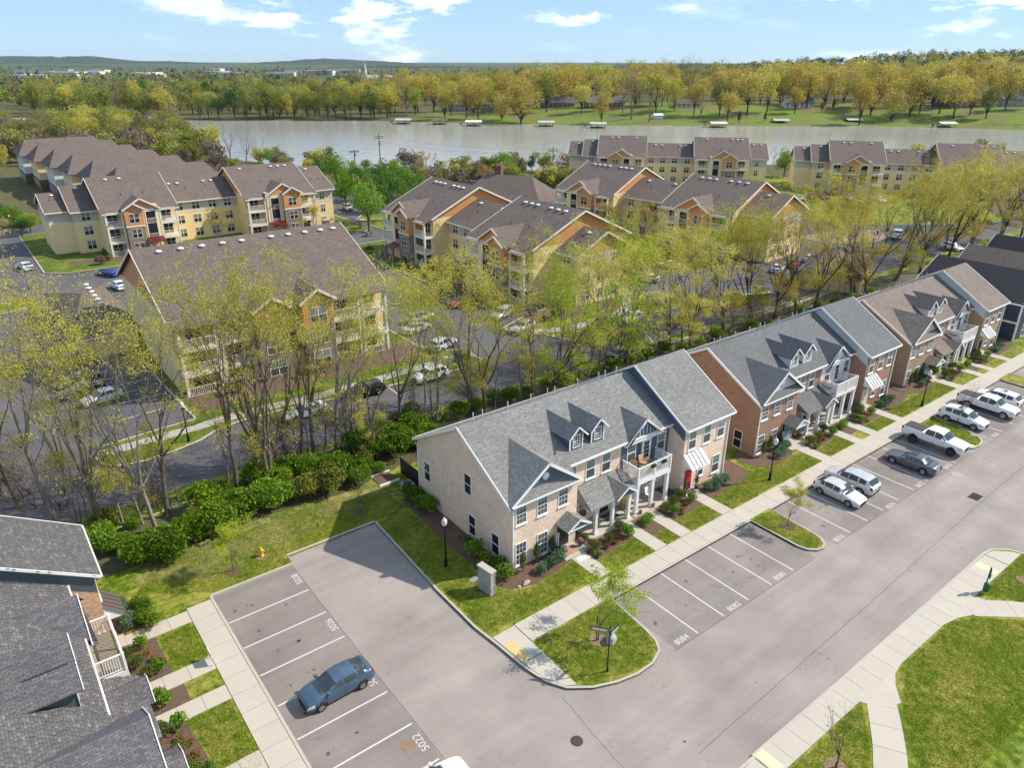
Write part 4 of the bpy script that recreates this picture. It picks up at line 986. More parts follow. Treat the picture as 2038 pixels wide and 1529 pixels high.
# faces -x: local front (-y) turned to -x by rz=-90; local +x runs to world -y
gable_house('navy_house', 'dark navy sided house with black shingle roof and white window trim', (78.4, 18.6, -0.5), R(-90), 14.0, 12.0, 6.1, 9.0, 'siding_dark', 'shingle_black', wins=[(11.2, 3.9, 1.2, 1.7, 'cross'), (11.2, .8, 1.2, 1.7, 'cross'), (5.0, 3.9, 1.2, 1.7, 'cross')], side_wins=[('+x', 3.0, .8, 1.2, 1.7), ('+x', 3.0, 4.0, 1.2, 1.7), ('+x', 6.5, 4.0, 1.2, 1.7), ('+x', 6.5, .8, 1.2, 1.7)], belt=3.05)
gable_house('row_house', 'brown roofed house just behind the navy house', (90.9, 18.9, -0.6), R(-90), 22, 9.0, 6.2, 9.2, 'brick_tan', 'shingle_brown')
gable_house('row_house', 'black roofed house behind the brown roofed one', (100.6, 19.0, -0.6), R(-90), 26, 10.0, 6.2, 9.4, 'siding_dark', 'shingle_black')
gable_house('row_house', 'farthest brown roofed house of the street behind the trees', (112, 18.0, -0.6), R(-90), 30, 11.0, 6.2, 9.6, 'brick_tan', 'shingle_brown')
# ------------------------------------------------------------------ apartment grounds
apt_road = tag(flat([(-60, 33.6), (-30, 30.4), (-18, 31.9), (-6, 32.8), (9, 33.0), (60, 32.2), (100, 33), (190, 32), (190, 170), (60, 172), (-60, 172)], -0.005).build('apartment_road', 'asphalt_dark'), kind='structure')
tag(strip([(-60, 33.4), (-30, 30.2), (-18, 31.7), (-6, 32.6), (9, 32.8), (60, 32.0), (100, 32.8)], 0.2, -0.05, 0.16, 1).build('kerb', 'kerb'), kind='structure')
def island(poly, m='grass', z=0.11, kerb=True):
    a = sum(poly[i][0]*poly[(i+1) % len(poly)][1]-poly[(i+1) % len(poly)][0]*poly[i][1] for i in range(len(poly)))
    P = poly if a > 0 else poly[::-1]
    o = tag(slabbed(P, -0.03, z).build('lawn' if m.startswith('grass') else 'planting_bed', m), kind='structure')
    if kerb: tag(strip(P, 0.28, -0.03, z+0.03, 1, True).build('kerb', 'kerb'), kind='structure')
    return o
# block A lawn with wavy front kerb
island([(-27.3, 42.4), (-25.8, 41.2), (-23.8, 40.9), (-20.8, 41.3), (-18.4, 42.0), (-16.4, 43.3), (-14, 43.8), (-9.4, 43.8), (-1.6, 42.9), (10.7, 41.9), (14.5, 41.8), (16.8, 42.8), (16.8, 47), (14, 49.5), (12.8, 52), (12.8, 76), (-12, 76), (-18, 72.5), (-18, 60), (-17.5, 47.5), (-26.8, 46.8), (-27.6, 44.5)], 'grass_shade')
tag(flat([(-17, 48.6), (12.5, 48.6), (12.5, 54.5), (-17, 54.5)], 0.125).build('planting_bed', 'mulch'), kind='structure')
swa = sett('sidewalk')
def cline(pts, wd, step=1.6):
    out_ = []
    for (ax, ay), (bx, by) in zip(pts[:-1], pts[1:]):
        n = max(1, round(math.hypot(bx-ax, by-ay)/step)); out_ += [(ax+(bx-ax)*i/n, ay+(by-ay)*i/n) for i in range(n)]
    return out_+[pts[-1]]
def walk(pts, wd, parent, m='concrete_old', z=0.16):
    P = [Vector(p) for p in cline(pts, wd)]; L_, Rr = [], []
    for i in range(len(P)):
        d = (P[min(i+1, len(P)-1)]-P[max(i-1, 0)]).normalized(); n = Vector((-d.y, d.x))*wd/2; L_.append(P[i]+n); Rr.append(P[i]-n)
    slabs(parent, [[tuple(Rr[i]), tuple(Rr[i+1]), tuple(L_[i+1]), tuple(L_[i])] for i in range(len(P)-1)], z, 0.13, 0.012, m)
walk([(-26.9, 44.9), (-21, 45.1), (-12, 45.6), (-4, 44.9), (6.6, 45.3), (13.8, 45.4), (16.5, 45.0)], 1.5, swa)
# islands round the lanes between the blocks
island([(30.4, 40.6), (31.5, 39.2), (33.8, 38.5), (36.5, 39.0), (38.0, 40.8), (40, 42.4), (47, 43.0), (52, 42.2), (55.5, 43.2), (57.5, 46), (57, 50), (53, 53.5), (46, 54.5), (33, 54), (26, 51), (25.5, 47.5), (29, 45.2)], 'grass')
walk([(26.5, 48.0), (33, 45.0), (38, 45.0), (44, 45.6), (48, 47.5), (50.5, 50.5), (53, 52.5)], 1.7, swa)
tag(flat([(28, 49.5), (44, 48.2), (48, 50), (50, 54), (33, 54.1), (27, 51.5)], 0.125).build('planting_bed', 'mulch'), kind='structure')
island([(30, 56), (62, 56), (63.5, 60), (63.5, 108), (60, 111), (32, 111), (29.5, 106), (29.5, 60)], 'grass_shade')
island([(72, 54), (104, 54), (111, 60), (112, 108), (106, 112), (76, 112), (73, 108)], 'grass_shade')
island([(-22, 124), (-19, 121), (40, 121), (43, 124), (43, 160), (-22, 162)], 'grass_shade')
island([(-33.5, 100.5), (-28, 101.5), (-25, 104), (-25.5, 107), (-33, 107.5), (-35.5, 104)], 'grass')
island([(44, 119), (62, 117), (66, 121), (63, 136), (48, 139), (44, 134)], 'grass')
island([(112, 52), (121, 47), (130, 48), (134, 53), (125, 58), (113, 60)], 'mulch_pale')
island([(96.5, 43), (101, 40.5), (105.5, 41.5), (106, 45), (101, 48), (97, 47)], 'grass')
island([(135, 60), (158, 42), (172, 40), (190, 60), (190, 150), (120, 165), (112, 150), (120, 112)], 'grass')
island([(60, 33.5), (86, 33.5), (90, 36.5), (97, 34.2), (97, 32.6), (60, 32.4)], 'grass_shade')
for p, q in (((-18.7, 62.2), (-24.2, 62.2)), ((-18.7, 65.0), (-24.2, 65.0)), ((-18.7, 59.4), (-24.2, 59.4)), ((-18.7, 56.6), (-24.2, 56.6)), ((-18.7, 67.8), (-24.2, 67.8)), ((-18.5, 52.5), (-24, 52)),
             ((-12, 43.4), (-12, 41.0)), ((-4.7, 43.0), (-4.7, 40.6)), ((3.0, 42.6), (3.0, 40.2)), ((38.5, 33.2), (41.5, 38.2)), ((42.0, 33.2), (45, 38.2))):
    d = (Vector(q)-Vector(p)).normalized(); n = Vector((-d.y, d.x))*0.06
    MB().quad((p[0]-n.x, p[1]-n.y, 0.002), (q[0]-n.x, q[1]-n.y, 0.002), (q[0]+n.x, q[1]+n.y, 0.002), (p[0]+n.x, p[1]+n.y, 0.002)).build('parking_line', 'line_paint', apt_road)
MB().quad((45.9, 42.4, .003), (46.1, 42.4, .003), (47.6, 33.0, .003), (47.4, 33.0, .003)).build('lane_line', 'hydrant_yellow', apt_road)

# ------------------------------------------------------------------ apartment blocks
def turbine(parent, x, y, z):
    t = MB().lathe([(0.24, -0.3), (0.24, 0.0), (0.38, 0.04), (0.42, 0.12), (0.34, 0.22), (0.15, 0.28), (0, 0.29)], 12).build('roof_vent', 'vent_white', parent, (x, y, z), smooth=True)
    return t
def apt_section(a, x0, x1, yf, yb, eave, ridge, wall_lo='siding_yellow', wall_hi='siding_taupe', gl=True, gr=True, gend='siding_orange', band=6.0, vents=()):
    yr = (yf+yb)/2; s_ = (ridge-eave)/(yr-yf)
    MB().prism([(yf+.6, 0), (yb-.6, 0), (yb-.6, band), (yf+.6, band)], 'x', x0, x1).build('wall', wall_lo, a)
    MB().prism([(yf+.62, band), (yb-.62, band), (yb-.62, eave), (yf+.62, eave)], 'x', x0+.02, x1-.02).build('wall', wall_hi, a)
    MB().prism([(yf+.55, eave), (yb-.55, eave), (yr, ridge-.25)], 'x', x0+.05, x1-.05).build('gable', gend, a)
    MB().box(x0-.02, x1+.02, yf+.55, yf+.6, band-.12, band+.12).build('belt_board', 'trim_cream', a)
    b = MB()
    roof_plane(b, [(x0-.45, yf, eave), (x1+.45, yf, eave), (x1+.45, yr, ridge), (x0-.45, yr, ridge)], .16)
    roof_plane(b, [(x0-.45, yr, ridge), (x1+.45, yr, ridge), (x1+.45, yb, eave), (x0-.45, yb, eave)], .16)
    rf = b.build('roof', 'shingle_brown', a)
    MB().box(x0-.45, x1+.45, yf-.08, yf+.04, eave-.24, eave-.02).build('gutter', 'trim_cream', a)
    for xx in (x0-.48, x1+.48):
        bb = MB(); bb.bar((xx, yf, eave-.1), (xx, yr, ridge-.1), .07, .3); bb.bar((xx, yb, eave-.1), (xx, yr, ridge-.1), .07, .3)
        bb.build('rake_board', 'trim_cream', a)
    for i, xx in enumerate(vents): turbine(a, xx, yr-1.2, ridge-1.2*s_)
    for k in range(2):
        xx = x0+(x1-x0)*(0.35+0.3*k); MB().tube((xx, yf+4, eave+4*s_-.2), (xx, yf+4, eave+4*s_+.5), .07, n=8).build('vent_pipe', 'roof_felt', a)
    return s_
def balcony_stack(a, x0, x1, yf, yw, eave, levels=(2.85, 5.75), sep=True):
    """open balconies with white posts, slabs and railings, in front of wall yw"""
    for xx in (x0+.15, x1-.15):
        MB().box(xx-.16, xx+.16, yf+.02, yf+.34, 0, eave-.2).build('post', 'trim_cream', a)
    MB().box(x0, x1, yf+.02, yf+.3, eave-.55, eave-.2).build('lintel', 'trim_cream', a)
    for z in (0.05,)+tuple(levels):
        if z > 1: MB().box(x0, x1, yf, yw, z-.42, z).build('balcony', 'trim_cream', a)
        rail(a, (x0+.25, yf+.16), (x1-.25, yf+.16), z, z+1.05, 'trim_cream', 0.2, sep=False)
        window(a, (x0+x1)/2, yw, z+.25, min(1.7, x1-x0-1), 1.9, '-y', 'double', sill=False, trim='trim_cream', upper='glass', lower='glass')
def apt_tower(a, x0, x1, yf, yb, eave, ridge, mirror=False, vents=(), two=False, gl=1, gr=1, awn=False, sep=True):
    s_ = apt_section(a, x0, x1, yf+2.0-.6+.0, yb, eave, ridge, 'siding_yellow', 'siding_yellow', vents=())
    # roof reaches forward over the balconies: front skirt
    yr = (yf+1.4+yb)/2
    Wd = x1-x0
    def X(t): return x0+Wd*t if not mirror else x1-Wd*t
    def rng2(t0, t1): return (min(X(t0), X(t1)), max(X(t0), X(t1)))
    b = MB(); roof_plane(b, [(x0-.45, yf-.1, eave-.62), (x1+.45, yf-.1, eave-.62), (x1+.45, yf+1.9, eave+.22), (x0-.45, yf+1.9, eave+.22)], .14); b.build('roof', 'shingle_brown', a)
    MB().box(x0-.45, x1+.45, yf-.18, yf-.06, eave-.86, eave-.64).build('gutter', 'trim_cream', a)
    balcony_stack(a, *rng2(0.0, 0.26), yf, yf+2.0, eave-.3, sep=sep); balcony_stack(a, *rng2(0.76, 1.0), yf, yf+2.0, eave-.3, sep=sep)
    # stair bay (flat dark panel paints its shaded recess) and projecting gabled bay
    sa, sb_ = rng2(0.27, 0.50); pa_, pb_ = rng2(0.50, 0.75)
    MB().box(sa, sb_, yf-.1, yf+2.0, 0, eave+.3).build('stair_bay', 'siding_yellow', a)
    o = MB().box((sa+sb_)/2-.85, (sa+sb_)/2+.85, yf-.13, yf-.1, 2.7, eave-.6).build('stair_shade_panel', 'dark_void', a)
    fr = MB(); fr.box((sa+sb_)/2-1.05, (sa+sb_)/2-.85, yf-.2, yf-.1, 0, eave-.4); fr.box((sa+sb_)/2+.85, (sa+sb_)/2+1.05, yf-.2, yf-.1, 0, eave-.4); fr.box((sa+sb_)/2-1.05, (sa+sb_)/2+1.05, yf-.2, yf-.1, eave-.6, eave-.3); fr.build('opening_frame', 'trim_cream', a)
    for zz in (2.7, 5.7): rail(a, ((sa+sb_)/2-.8, yf-.16), ((sa+sb_)/2+.8, yf-.16), zz, zz+1.0, 'trim_cream', .2, sep=False)
    MB().box(pa_, pb_, yf-.9, yf+2.0, 0, 5.6).build('stone_bay', 'stone_veneer', a)
    MB().box(pa_-.01, pb_+.01, yf-.92, yf+2.0, 5.6, eave+.1).build('wall', 'siding_orange', a)
    MB().box(pa_-.08, pb_+.08, yf-1.0, yf-.9, 5.45, 5.7).build('belt_board', 'trim_cream', a)
    pc = (pa_+pb_)/2
    for zz in (0.7, 3.4, 6.3): window(a, pc, yf-.92 if zz > 5 else yf-.9, zz, 1.7, 1.65, '-y', 'double', sill=False, trim='trim_cream', upper='glass_screen', lower='glass')
    def gablet(xa, xb, y, zb, rise, yback, face_m):
        xc = (xa+xb)/2; b = MB()
        roof_plane(b, [(xa, y, zb), (xc, y, zb+rise), (xc, yback, zb+rise), (xa, yback-3, zb)], .12); roof_plane(b, [(xc, y, zb+rise), (xb, y, zb), (xb, yback-3, zb), (xc, yback, zb+rise)], .12)
        b.build('gable_roof', 'shingle_brown', a)
        MB().poly([(xa+.3, y+.35, zb), (xb-.3, y+.35, zb), (xc, y+.35, zb+rise-.2)]).build('gable', face_m, a)
        t_ = MB(); t_.bar((xa, y-.02, zb-.1), (xc, y-.02, zb+rise-.1), .08, .3); t_.bar((xb, y-.02, zb-.1), (xc, y-.02, zb+rise-.1), .08, .3); t_.build('rake_board', 'trim_cream', a)
    xa, xb = rng2(0.245, 0.775); rise = (xb-xa)*0.30
    gablet(xa, xb, yf-.5, eave-.25, rise, yf+1.4+ (rise-.25)/max(s_, .1), 'siding_orange')
    gablet(pa_-.4, pb_+.4, yf-1.4, eave-.05, (pb_-pa_+.8)*.30, yf+3.2, 'siding_orange')
    if awn:
        aw = MB(); roof_plane(aw, [((sa+sb_)/2-1.6, yf-2.4, 2.5), ((sa+sb_)/2+1.6, yf-2.4, 2.5), ((sa+sb_)/2+1.6, yf-.1, 3.1), ((sa+sb_)/2-1.6, yf-.1, 3.1)], .1); aw.build('awning', 'metal_red', a)
        for xx in ((sa+sb_)/2-1.4, (sa+sb_)/2+1.4): MB().box(xx-.2, xx+.2, yf-2.3, yf-1.9, 0, 2.5).build('post', 'stone_veneer', a)
    for xx in vents: turbine(a, xx, yr-1.3, ridge-1.3*s_)
def link_windows(a, xs, yf, rows=((0.8, 1.6), (3.6, 1.6), (6.35, 1.45)), ww=1.5):
    for x in xs:
        for z, hh in rows: window(a, x, yf+.6 if z < 6 else yf+.62, z, ww, hh, '-y', 'double', sill=False, trim='trim_cream', upper='glass_blind', lower='glass')
EV, RD = 8.9, 13.7
APL = 'yellow three-storey apartment block '
# A: near block behind the trees
A = thing('apartment_block', APL+'with a row of white vents, behind the tall spring trees', 'apartments', (-16.7, 53.2, 0), 0, 'three-storey apartment blocks')
apt_section(A, 0, 26.0, 1.2, 26.0, EV, 14.6, 'siding_yellow', 'siding_yellow', vents=[2.5, 5.0, 7.5, 10, 12.4, 16.2, 18.5, 20.8, 23, 24.8])
b = MB(); roof_plane(b, [(-.45, -.3, EV-.62), (26.45, -.3, EV-.62), (26.45, 1.7, EV+.2), (-.45, 1.7, EV+.2)], .14); b.build('roof', 'shingle_brown', A)
balcony_stack(A, 0.2, 4.4, 0, 1.8, EV-.3); balcony_stack(A, 4.6, 8.4, 0, 1.8, EV-.3); balcony_stack(A, 18.2, 22.0, 0, 1.8, EV-.3); balcony_stack(A, 22.2, 25.8, 0, 1.8, EV-.3)
for xa, xb in ((8.6, 12.4), (14.2, 18.0)):
    MB().box(xa, xb, -.9, 1.8, 0, 5.6).build('stone_bay', 'stone_veneer', A); MB().box(xa-.01, xb+.01, -.92, 1.8, 5.6, EV+.2).build('wall', 'siding_orange', A)
    xc = (xa+xb)/2
    for zz in (.7, 3.4, 6.2): window(A, xc, -.92 if zz > 5 else -.9, zz, 2.0, 1.8, '-y', 'double', sill=False, trim='trim_cream', upper='glass_blind')
    b = MB(); z0, z1 = EV-.05, EV+1.5
    roof_plane(b, [(xa-.5, -1.4, z0), (xc, -1.4, z1), (xc, 5.2, z1), (xa-.5, 1.6, z0)], .12); roof_plane(b, [(xc, -1.4, z1), (xb+.5, -1.4, z0), (xb+.5, 1.6, z0), (xc, 5.2, z1)], .12); b.build('gable_roof', 'shingle_brown', A)
    MB().poly([(xa, -.95, z0), (xb, -.95, z0), (xc, -.95, z1-.2)]).build('gable', 'siding_orange', A)
    t_ = MB(); t_.bar((xa-.5, -1.42, z0-.1), (xc, -1.42, z1-.1), .08, .3); t_.bar((xb+.5, -1.42, z0-.1), (xc, -1.42, z1-.1), .08, .3); t_.build('rake_board', 'trim_cream', A)
MB().box(12.4, 14.2, .2, 1.8, 0, EV).build('stair_bay', 'siding_yellow', A); MB().box(12.5, 14.1, .17, .2, 2.7, EV-.4).build('stair_shade_panel', 'dark_void', A)  # flat near-black panel painted as the shade inside the stairs
# B: far-left block
B = thing('apartment_block', APL+'with stepped wings and red porch awnings, by the flag pole', 'apartments', (-18.0, 129.2, 0), 0, 'three-storey apartment blocks')
apt_section(B, 0, 4.0, 8.2, 22, 8.2, 11.0, vents=[2.0]); apt_section(B, 4.0, 8.4, 6.2, 22.5, 8.2, 12.2, vents=[6.4])
link_windows(B, (6.2,), 6.2); apt_tower(B, 8.4, 21.5, 0, 22.6, EV, RD, True, vents=[11.5, 14.0], awn=True)
apt_section(B, 21.5, 35.6, 6.6, 20.5, 8.2, 11.6, vents=[23.5, 25.2, 30.6, 32.2]); link_windows(B, (23.6, 27.0, 30.4, 33.6), 6.6)
apt_tower(B, 35.6, 50.6, 0, 22.6, EV, RD, False, vents=[38.2, 45.2, 46.8, 48.4], awn=True); apt_section(B, 50.6, 55.6, 1.5, 20, EV-.4, 12.6, vents=[52.8]); link_windows(B, (53.1,), 1.5, ww=1.0)
# C: block facing -x
Cb = thing('apartment_block', APL+'with a peach gable end beside the clubhouse', 'apartments', (34.4, 101.5, 0), R(-90), 'three-storey apartment blocks')
apt_tower(Cb, 0, 15.6, 0, 22.6, EV, RD, False, vents=[3.0, 4.6, 6.2, 9.4, 11.0, 12.6], awn=True)
apt_section(Cb, 15.6, 29.0, 4.6, 19.5, 8.2, 11.6, vents=[18.2, 25.0]); link_windows(Cb, (18, 21.5, 25, 27.8), 4.6)
apt_tower(Cb, 29.0, 44.6, 0, 22.6, EV, RD, False, vents=[31.5, 33.2, 34.8, 38.2, 40.0, 41.8])
apt_section(Cb, 44.6, 49.5, 6.0, 18.5, 8.0, 11.2, vents=[47]); link_windows(Cb, (47,), 6.0)
# D
D = thing('apartment_block', APL+'with a peach gable end, its front half screened by trees', 'apartments', (78.2, 101.0, 0), R(-84), 'three-storey apartment blocks')
apt_tower(D, 0, 15.6, 0, 22.6, EV, RD, False, vents=[2.5, 4.0, 5.5, 7.0, 10.2, 11.6, 13.2])
apt_section(D, 15.6, 29.0, 4.6, 19.5, 8.2, 11.6, vents=[18.2, 25.0]); link_windows(D, (18, 21.5, 25, 27.8), 4.6)
aw = MB(); roof_plane(aw, [(21.5, 1.6, 6.2), (25.5, 1.6, 6.2), (25.5, 4.8, 7.2), (21.5, 4.8, 7.2)], .1); aw.build('awning', 'metal_red', D)
apt_tower(D, 29.0, 44.6, 0, 22.6, EV, RD, False, vents=[31.5, 33.2, 34.8, 38.2, 40.0, 41.8]); apt_section(D, 44.6, 51, 4.0, 18.5, EV-.3, 12.0, vents=[47])
# E, F: blocks by the lake
E_ = thing('apartment_block', APL+'by the water with two orange gables', 'apartments', (122.0, 146.5, 0), R(-47), 'three-storey apartment blocks')
apt_section(E_, 0, 4.6, 6.6, 20.5, 8.2, 11.6, vents=[2.4]); apt_section(E_, 4.6, 9.4, 4.2, 20.5, 8.2, 12.4, vents=[7.0]); link_windows(E_, (7.0,), 4.2)
apt_tower(E_, 9.4, 23.5, 0, 22.0, EV, RD, True, vents=[13, 15, 20.5]); apt_section(E_, 23.5, 38.5, 6.0, 19.5, 8.2, 11.6, vents=[26.5, 28.5, 34, 36]); link_windows(E_, (25.5, 29, 32.6, 36.4), 6.0)
apt_tower(E_, 38.5, 54.0, 0, 22.0, EV, RD, False, vents=[42, 49.5, 51, 52.5]); apt_section(E_, 54.0, 59.5, 2.6, 20, EV-.4, 12.2, vents=[56, 58.2]); link_windows(E_, (56.6,), 2.6, ww=1.0)
F_ = thing('apartment_block', APL+'at the end of the drive, half behind golden trees', 'apartments', (166.5, 96.0, 0), R(-52), 'three-storey apartment blocks')
apt_section(F_, 0, 4.6, 6.6, 20.5, 8.2, 11.6, vents=[2.4]); apt_section(F_, 4.6, 9.4, 4.2, 20.5, 8.2, 12.4, vents=[7.0]); link_windows(F_, (7.0,), 4.2)
apt_tower(F_, 9.4, 23.5, 0, 22.0, EV, RD, True, vents=[13, 15, 20.5]); apt_section(F_, 23.5, 38.5, 6.0, 19.5, 8.2, 11.6, vents=[26.5, 28.5, 34, 36]); link_windows(F_, (25.5, 29, 32.6, 36.4), 6.0)
apt_tower(F_, 38.5, 54.0, 0, 22.0, EV, RD, False, vents=[42, 49.5, 51, 52.5]); apt_section(F_, 54.0, 64, 2.6, 20, EV-.4, 12.2, vents=[56, 58.2])
# row at the far left: stepped gabled units facing -x
G = thing('apartment_block', 'row of stepped brown gabled roofs over pale walls and brick bases', 'apartments', (-2.0, 158.0, 0), 0, None)
for i in range(6):
    y0 = i*17.5; x0 = -9.0*(i/5.0)
    MB().prism([(y0, 0), (y0+15, 0), (y0+15, 8.4), (y0, 8.4)], 'x', x0, x0+24).build('wall', 'far_wall_white' if i % 2 else 'siding_yellow', G)
    MB().box(x0-.2, x0+3, y0-.15, y0+15.1, 0, 3.0).build('base_wall', 'far_brick', G)
    b = MB(); roof_plane(b, [(x0-.8, y0-1, 8.3), (x0+24.8, y0-1, 8.3), (x0+22, y0+7.5, 12.4), (x0+2.5, y0+7.5, 12.4)], .15); roof_plane(b, [(x0+2.5, y0+7.5, 12.4), (x0+22, y0+7.5, 12.4), (x0+24.8, y0+16, 8.3), (x0-.8, y0+16, 8.3)], .15)
    roof_plane(b, [(x0-.8, y0-1, 8.3), (x0+2.5, y0+7.5, 12.4), (x0-.8, y0+16, 8.3)], .15); roof_plane(b, [(x0+24.8, y0-1, 8.3), (x0+24.8, y0+16, 8.3), (x0+22, y0+7.5, 12.4)], .15)
    b.build('roof', 'shingle_brown', G)
    for yy in (3.5, 7.5, 11.5):
        for zz in (1.0, 3.8, 6.3): window(G, x0-.2 if zz < 2 else x0, y0+yy, zz, 1.2, 1.5, '-x', 'plain', sill=False)
    window(G, x0+5, y0, 5.6, 1.2, 1.4, '-y', 'plain', sill=False); window(G, x0+12, y0, 5.6, 1.2, 1.4, '-y', 'plain', sill=False)
# garages and small buildings
def low_building(name, label, loc, rz, Lx, Dy, eave, rz_, wallm, roofm, cat='garage', hip=2.0, doors=0, pediment=False, group=None):
    h = thing(name, label, cat, loc, rz, group)
    MB().box(0, Lx, 0, Dy, 0, eave).build('wall', wallm, h)
    b = MB(); o_ = .5; zc = eave
    roof_plane(b, [(-o_, -o_, zc), (Lx+o_, -o_, zc), (Lx-hip, Dy/2, rz_), (hip, Dy/2, rz_)], .15); roof_plane(b, [(hip, Dy/2, rz_), (Lx-hip, Dy/2, rz_), (Lx+o_, Dy+o_, zc), (-o_, Dy+o_, zc)], .15)
    if hip > 0:
        roof_plane(b, [(-o_, -o_, zc), (hip, Dy/2, rz_), (-o_, Dy+o_, zc)], .15); roof_plane(b, [(Lx+o_, -o_, zc), (Lx+o_, Dy+o_, zc), (Lx-hip, Dy/2, rz_)], .15)
    b.build('roof', roofm, h)
    MB().box(-o_, Lx+o_, -o_-.08, -o_+.04, zc-.2, zc-.01).build('gutter', 'trim_cream', h)
    for i in range(doors):
        xx = Lx*(i+.5)/doors; d = MB().box(xx-1.2, xx+1.2, -.05, 0, 0, 2.2).build('garage_door', 'siding_taupe', h)
    return h
gl_ = low_building('garage', 'long low garage with brown roof and pale yellow wall by the lane', (-24.2, 73.2, 0), 0, 7.2, 25, 2.9, 5.4, 'siding_yellow', 'shingle_brown', hip=3.2, doors=0)
for i in range(6): turbine(gl_, 4.6, 7+i*2.2, 5.0)
gr_ = low_building('garage', 'low yellow garage with hipped roof behind the leaning trunks', (82.6, 29.0, 0), R(25), 13, 9, 3.0, 5.6, 'siding_yellow', 'shingle_brown', doors=3, hip=3)
c1 = low_building('clubhouse', 'clubhouse with brown hipped roofs and a brick chimney between the blocks', (66.0, 124, 0), R(-60), 22, 16, 4.0, 9.5, 'stone_veneer', 'shingle_brown', 'clubhouse', hip=5)
MB().box(7, 8.6, 8.5, 10, 6, 11.6).build('chimney', 'far_brick', c1)
low_building('clubhouse', 'single-storey wing with taupe roof next to the clubhouse', (77, 113, 0), R(-35), 12, 12, 3.4, 6.4, 'stone_veneer', 'shingle_taupe', 'clubhouse', hip=4)
low_building('pool_house', 'small brick pavilion with white gable behind the far-left block', (24.0, 176, 0), R(-15), 16, 10, 3.6, 7.0, 'far_brick', 'shingle_brown', 'pavilion', hip=0)
# walled rubbish enclosure with tank roof
en = thing('bin_enclosure', 'brick walled rubbish enclosure with a grey lid behind the trees', 'enclosure', (61.5, 36.5, 0), R(-20))
MB().box(0, 5, 0, .3, 0, 1.9).build('wall', 'brick_red', en); MB().box(0, .3, .3, 4, 0, 1.9).build('wall', 'brick_red', en); MB().box(4.7, 5, .3, 4, 0, 1.9).build('wall', 'brick_red', en)
MB().box(-.1, 5.1, -.08, .38, 1.9, 2.05).build('coping', 'trim_cream', en); MB().box(.6, 4.4, .8, 3.6, 0.2, 1.5).build('bin', 'dark_green', en); MB().box(.5, 4.5, .7, 3.7, 1.5, 1.62).build('lid', 'utility_green', en)

# windows in the end walls of the two blocks that face the lane
for blk, xe, y0 in ((Cb, 49.5, 6.0), (D, 51.0, 4.0)):
    for yy in (y0+2.6, y0+5.6, y0+8.6):
        for zz in (.9, 3.6, 6.3): window(blk, xe if zz < 6 else xe-.02, yy, zz, 1.3, 1.45, '+x', 'double', sill=False, trim='trim_cream', upper='glass_blind', lower='glass')

for bp in ([(31.5, 60), (34.6, 60), (34.6, 102), (31.5, 102)], [(75.5, 60), (78.6, 60), (78.6, 102), (75.5, 102)], [(-17, 126.5), (38, 126.5), (38, 130), (-17, 130)]):
    tag(flat(bp, 0.122).build('planting_bed', 'mulch'), kind='structure')
# ------------------------------------------------------------------ vegetation: meshes once per kind, copies share them
def rand_unit(r_, n):
    v = r_.normal(size=(n, 3)); return v/np.linalg.norm(v, axis=1, keepdims=True)
def leaf_mesh(name, P, size, r_, flat_=0.0, aspect=0.6):
    """one small quad per leaf at points P"""
    n = len(P); a = rand_unit(r_, n); a[:, 2] *= (1-flat_); a /= np.linalg.norm(a, axis=1, keepdims=True)
    b = np.cross(a, rand_unit(r_, n)); b /= np.linalg.norm(b, axis=1, keepdims=True)
    s = size*r_.uniform(0.6, 1.35, (n, 1))
    a = a*s; b = b*s*aspect
    V = np.stack([P-a, P-b*0.9+a*0.1, P+a, P+b*0.9+a*0.1], 1).reshape(-1, 3)
    F_ = np.arange(4*n).reshape(n, 4)
    return npmesh(name, V, F_)
def seg_mesh(name, segs):
    """tapered limbs; segs: (p0, p1, r0, r1, sides)"""
    V = []; F_ = []
    for p, q, r0, r1, n in segs:
        d = q-p; L_ = np.linalg.norm(d); d = d/max(L_, 1e-6)
        up = np.array([0, 0, 1.0]) if abs(d[2]) < .95 else np.array([1.0, 0, 0])
        a = np.cross(d, up); a /= np.linalg.norm(a); b = np.cross(a, d); k = len(V)
        for c, r in ((p-d*r0*.25, r0), (q+d*r1*.25, r1)):
            for i in range(n):
                t = 2*math.pi*i/n; V.append(c+(a*math.cos(t)+b*math.sin(t))*r)
        for i in range(n): F_.append((k+i, k+(i+1) % n, k+n+(i+1) % n, k+n+i))
    return npmesh(name, V, F_, True)
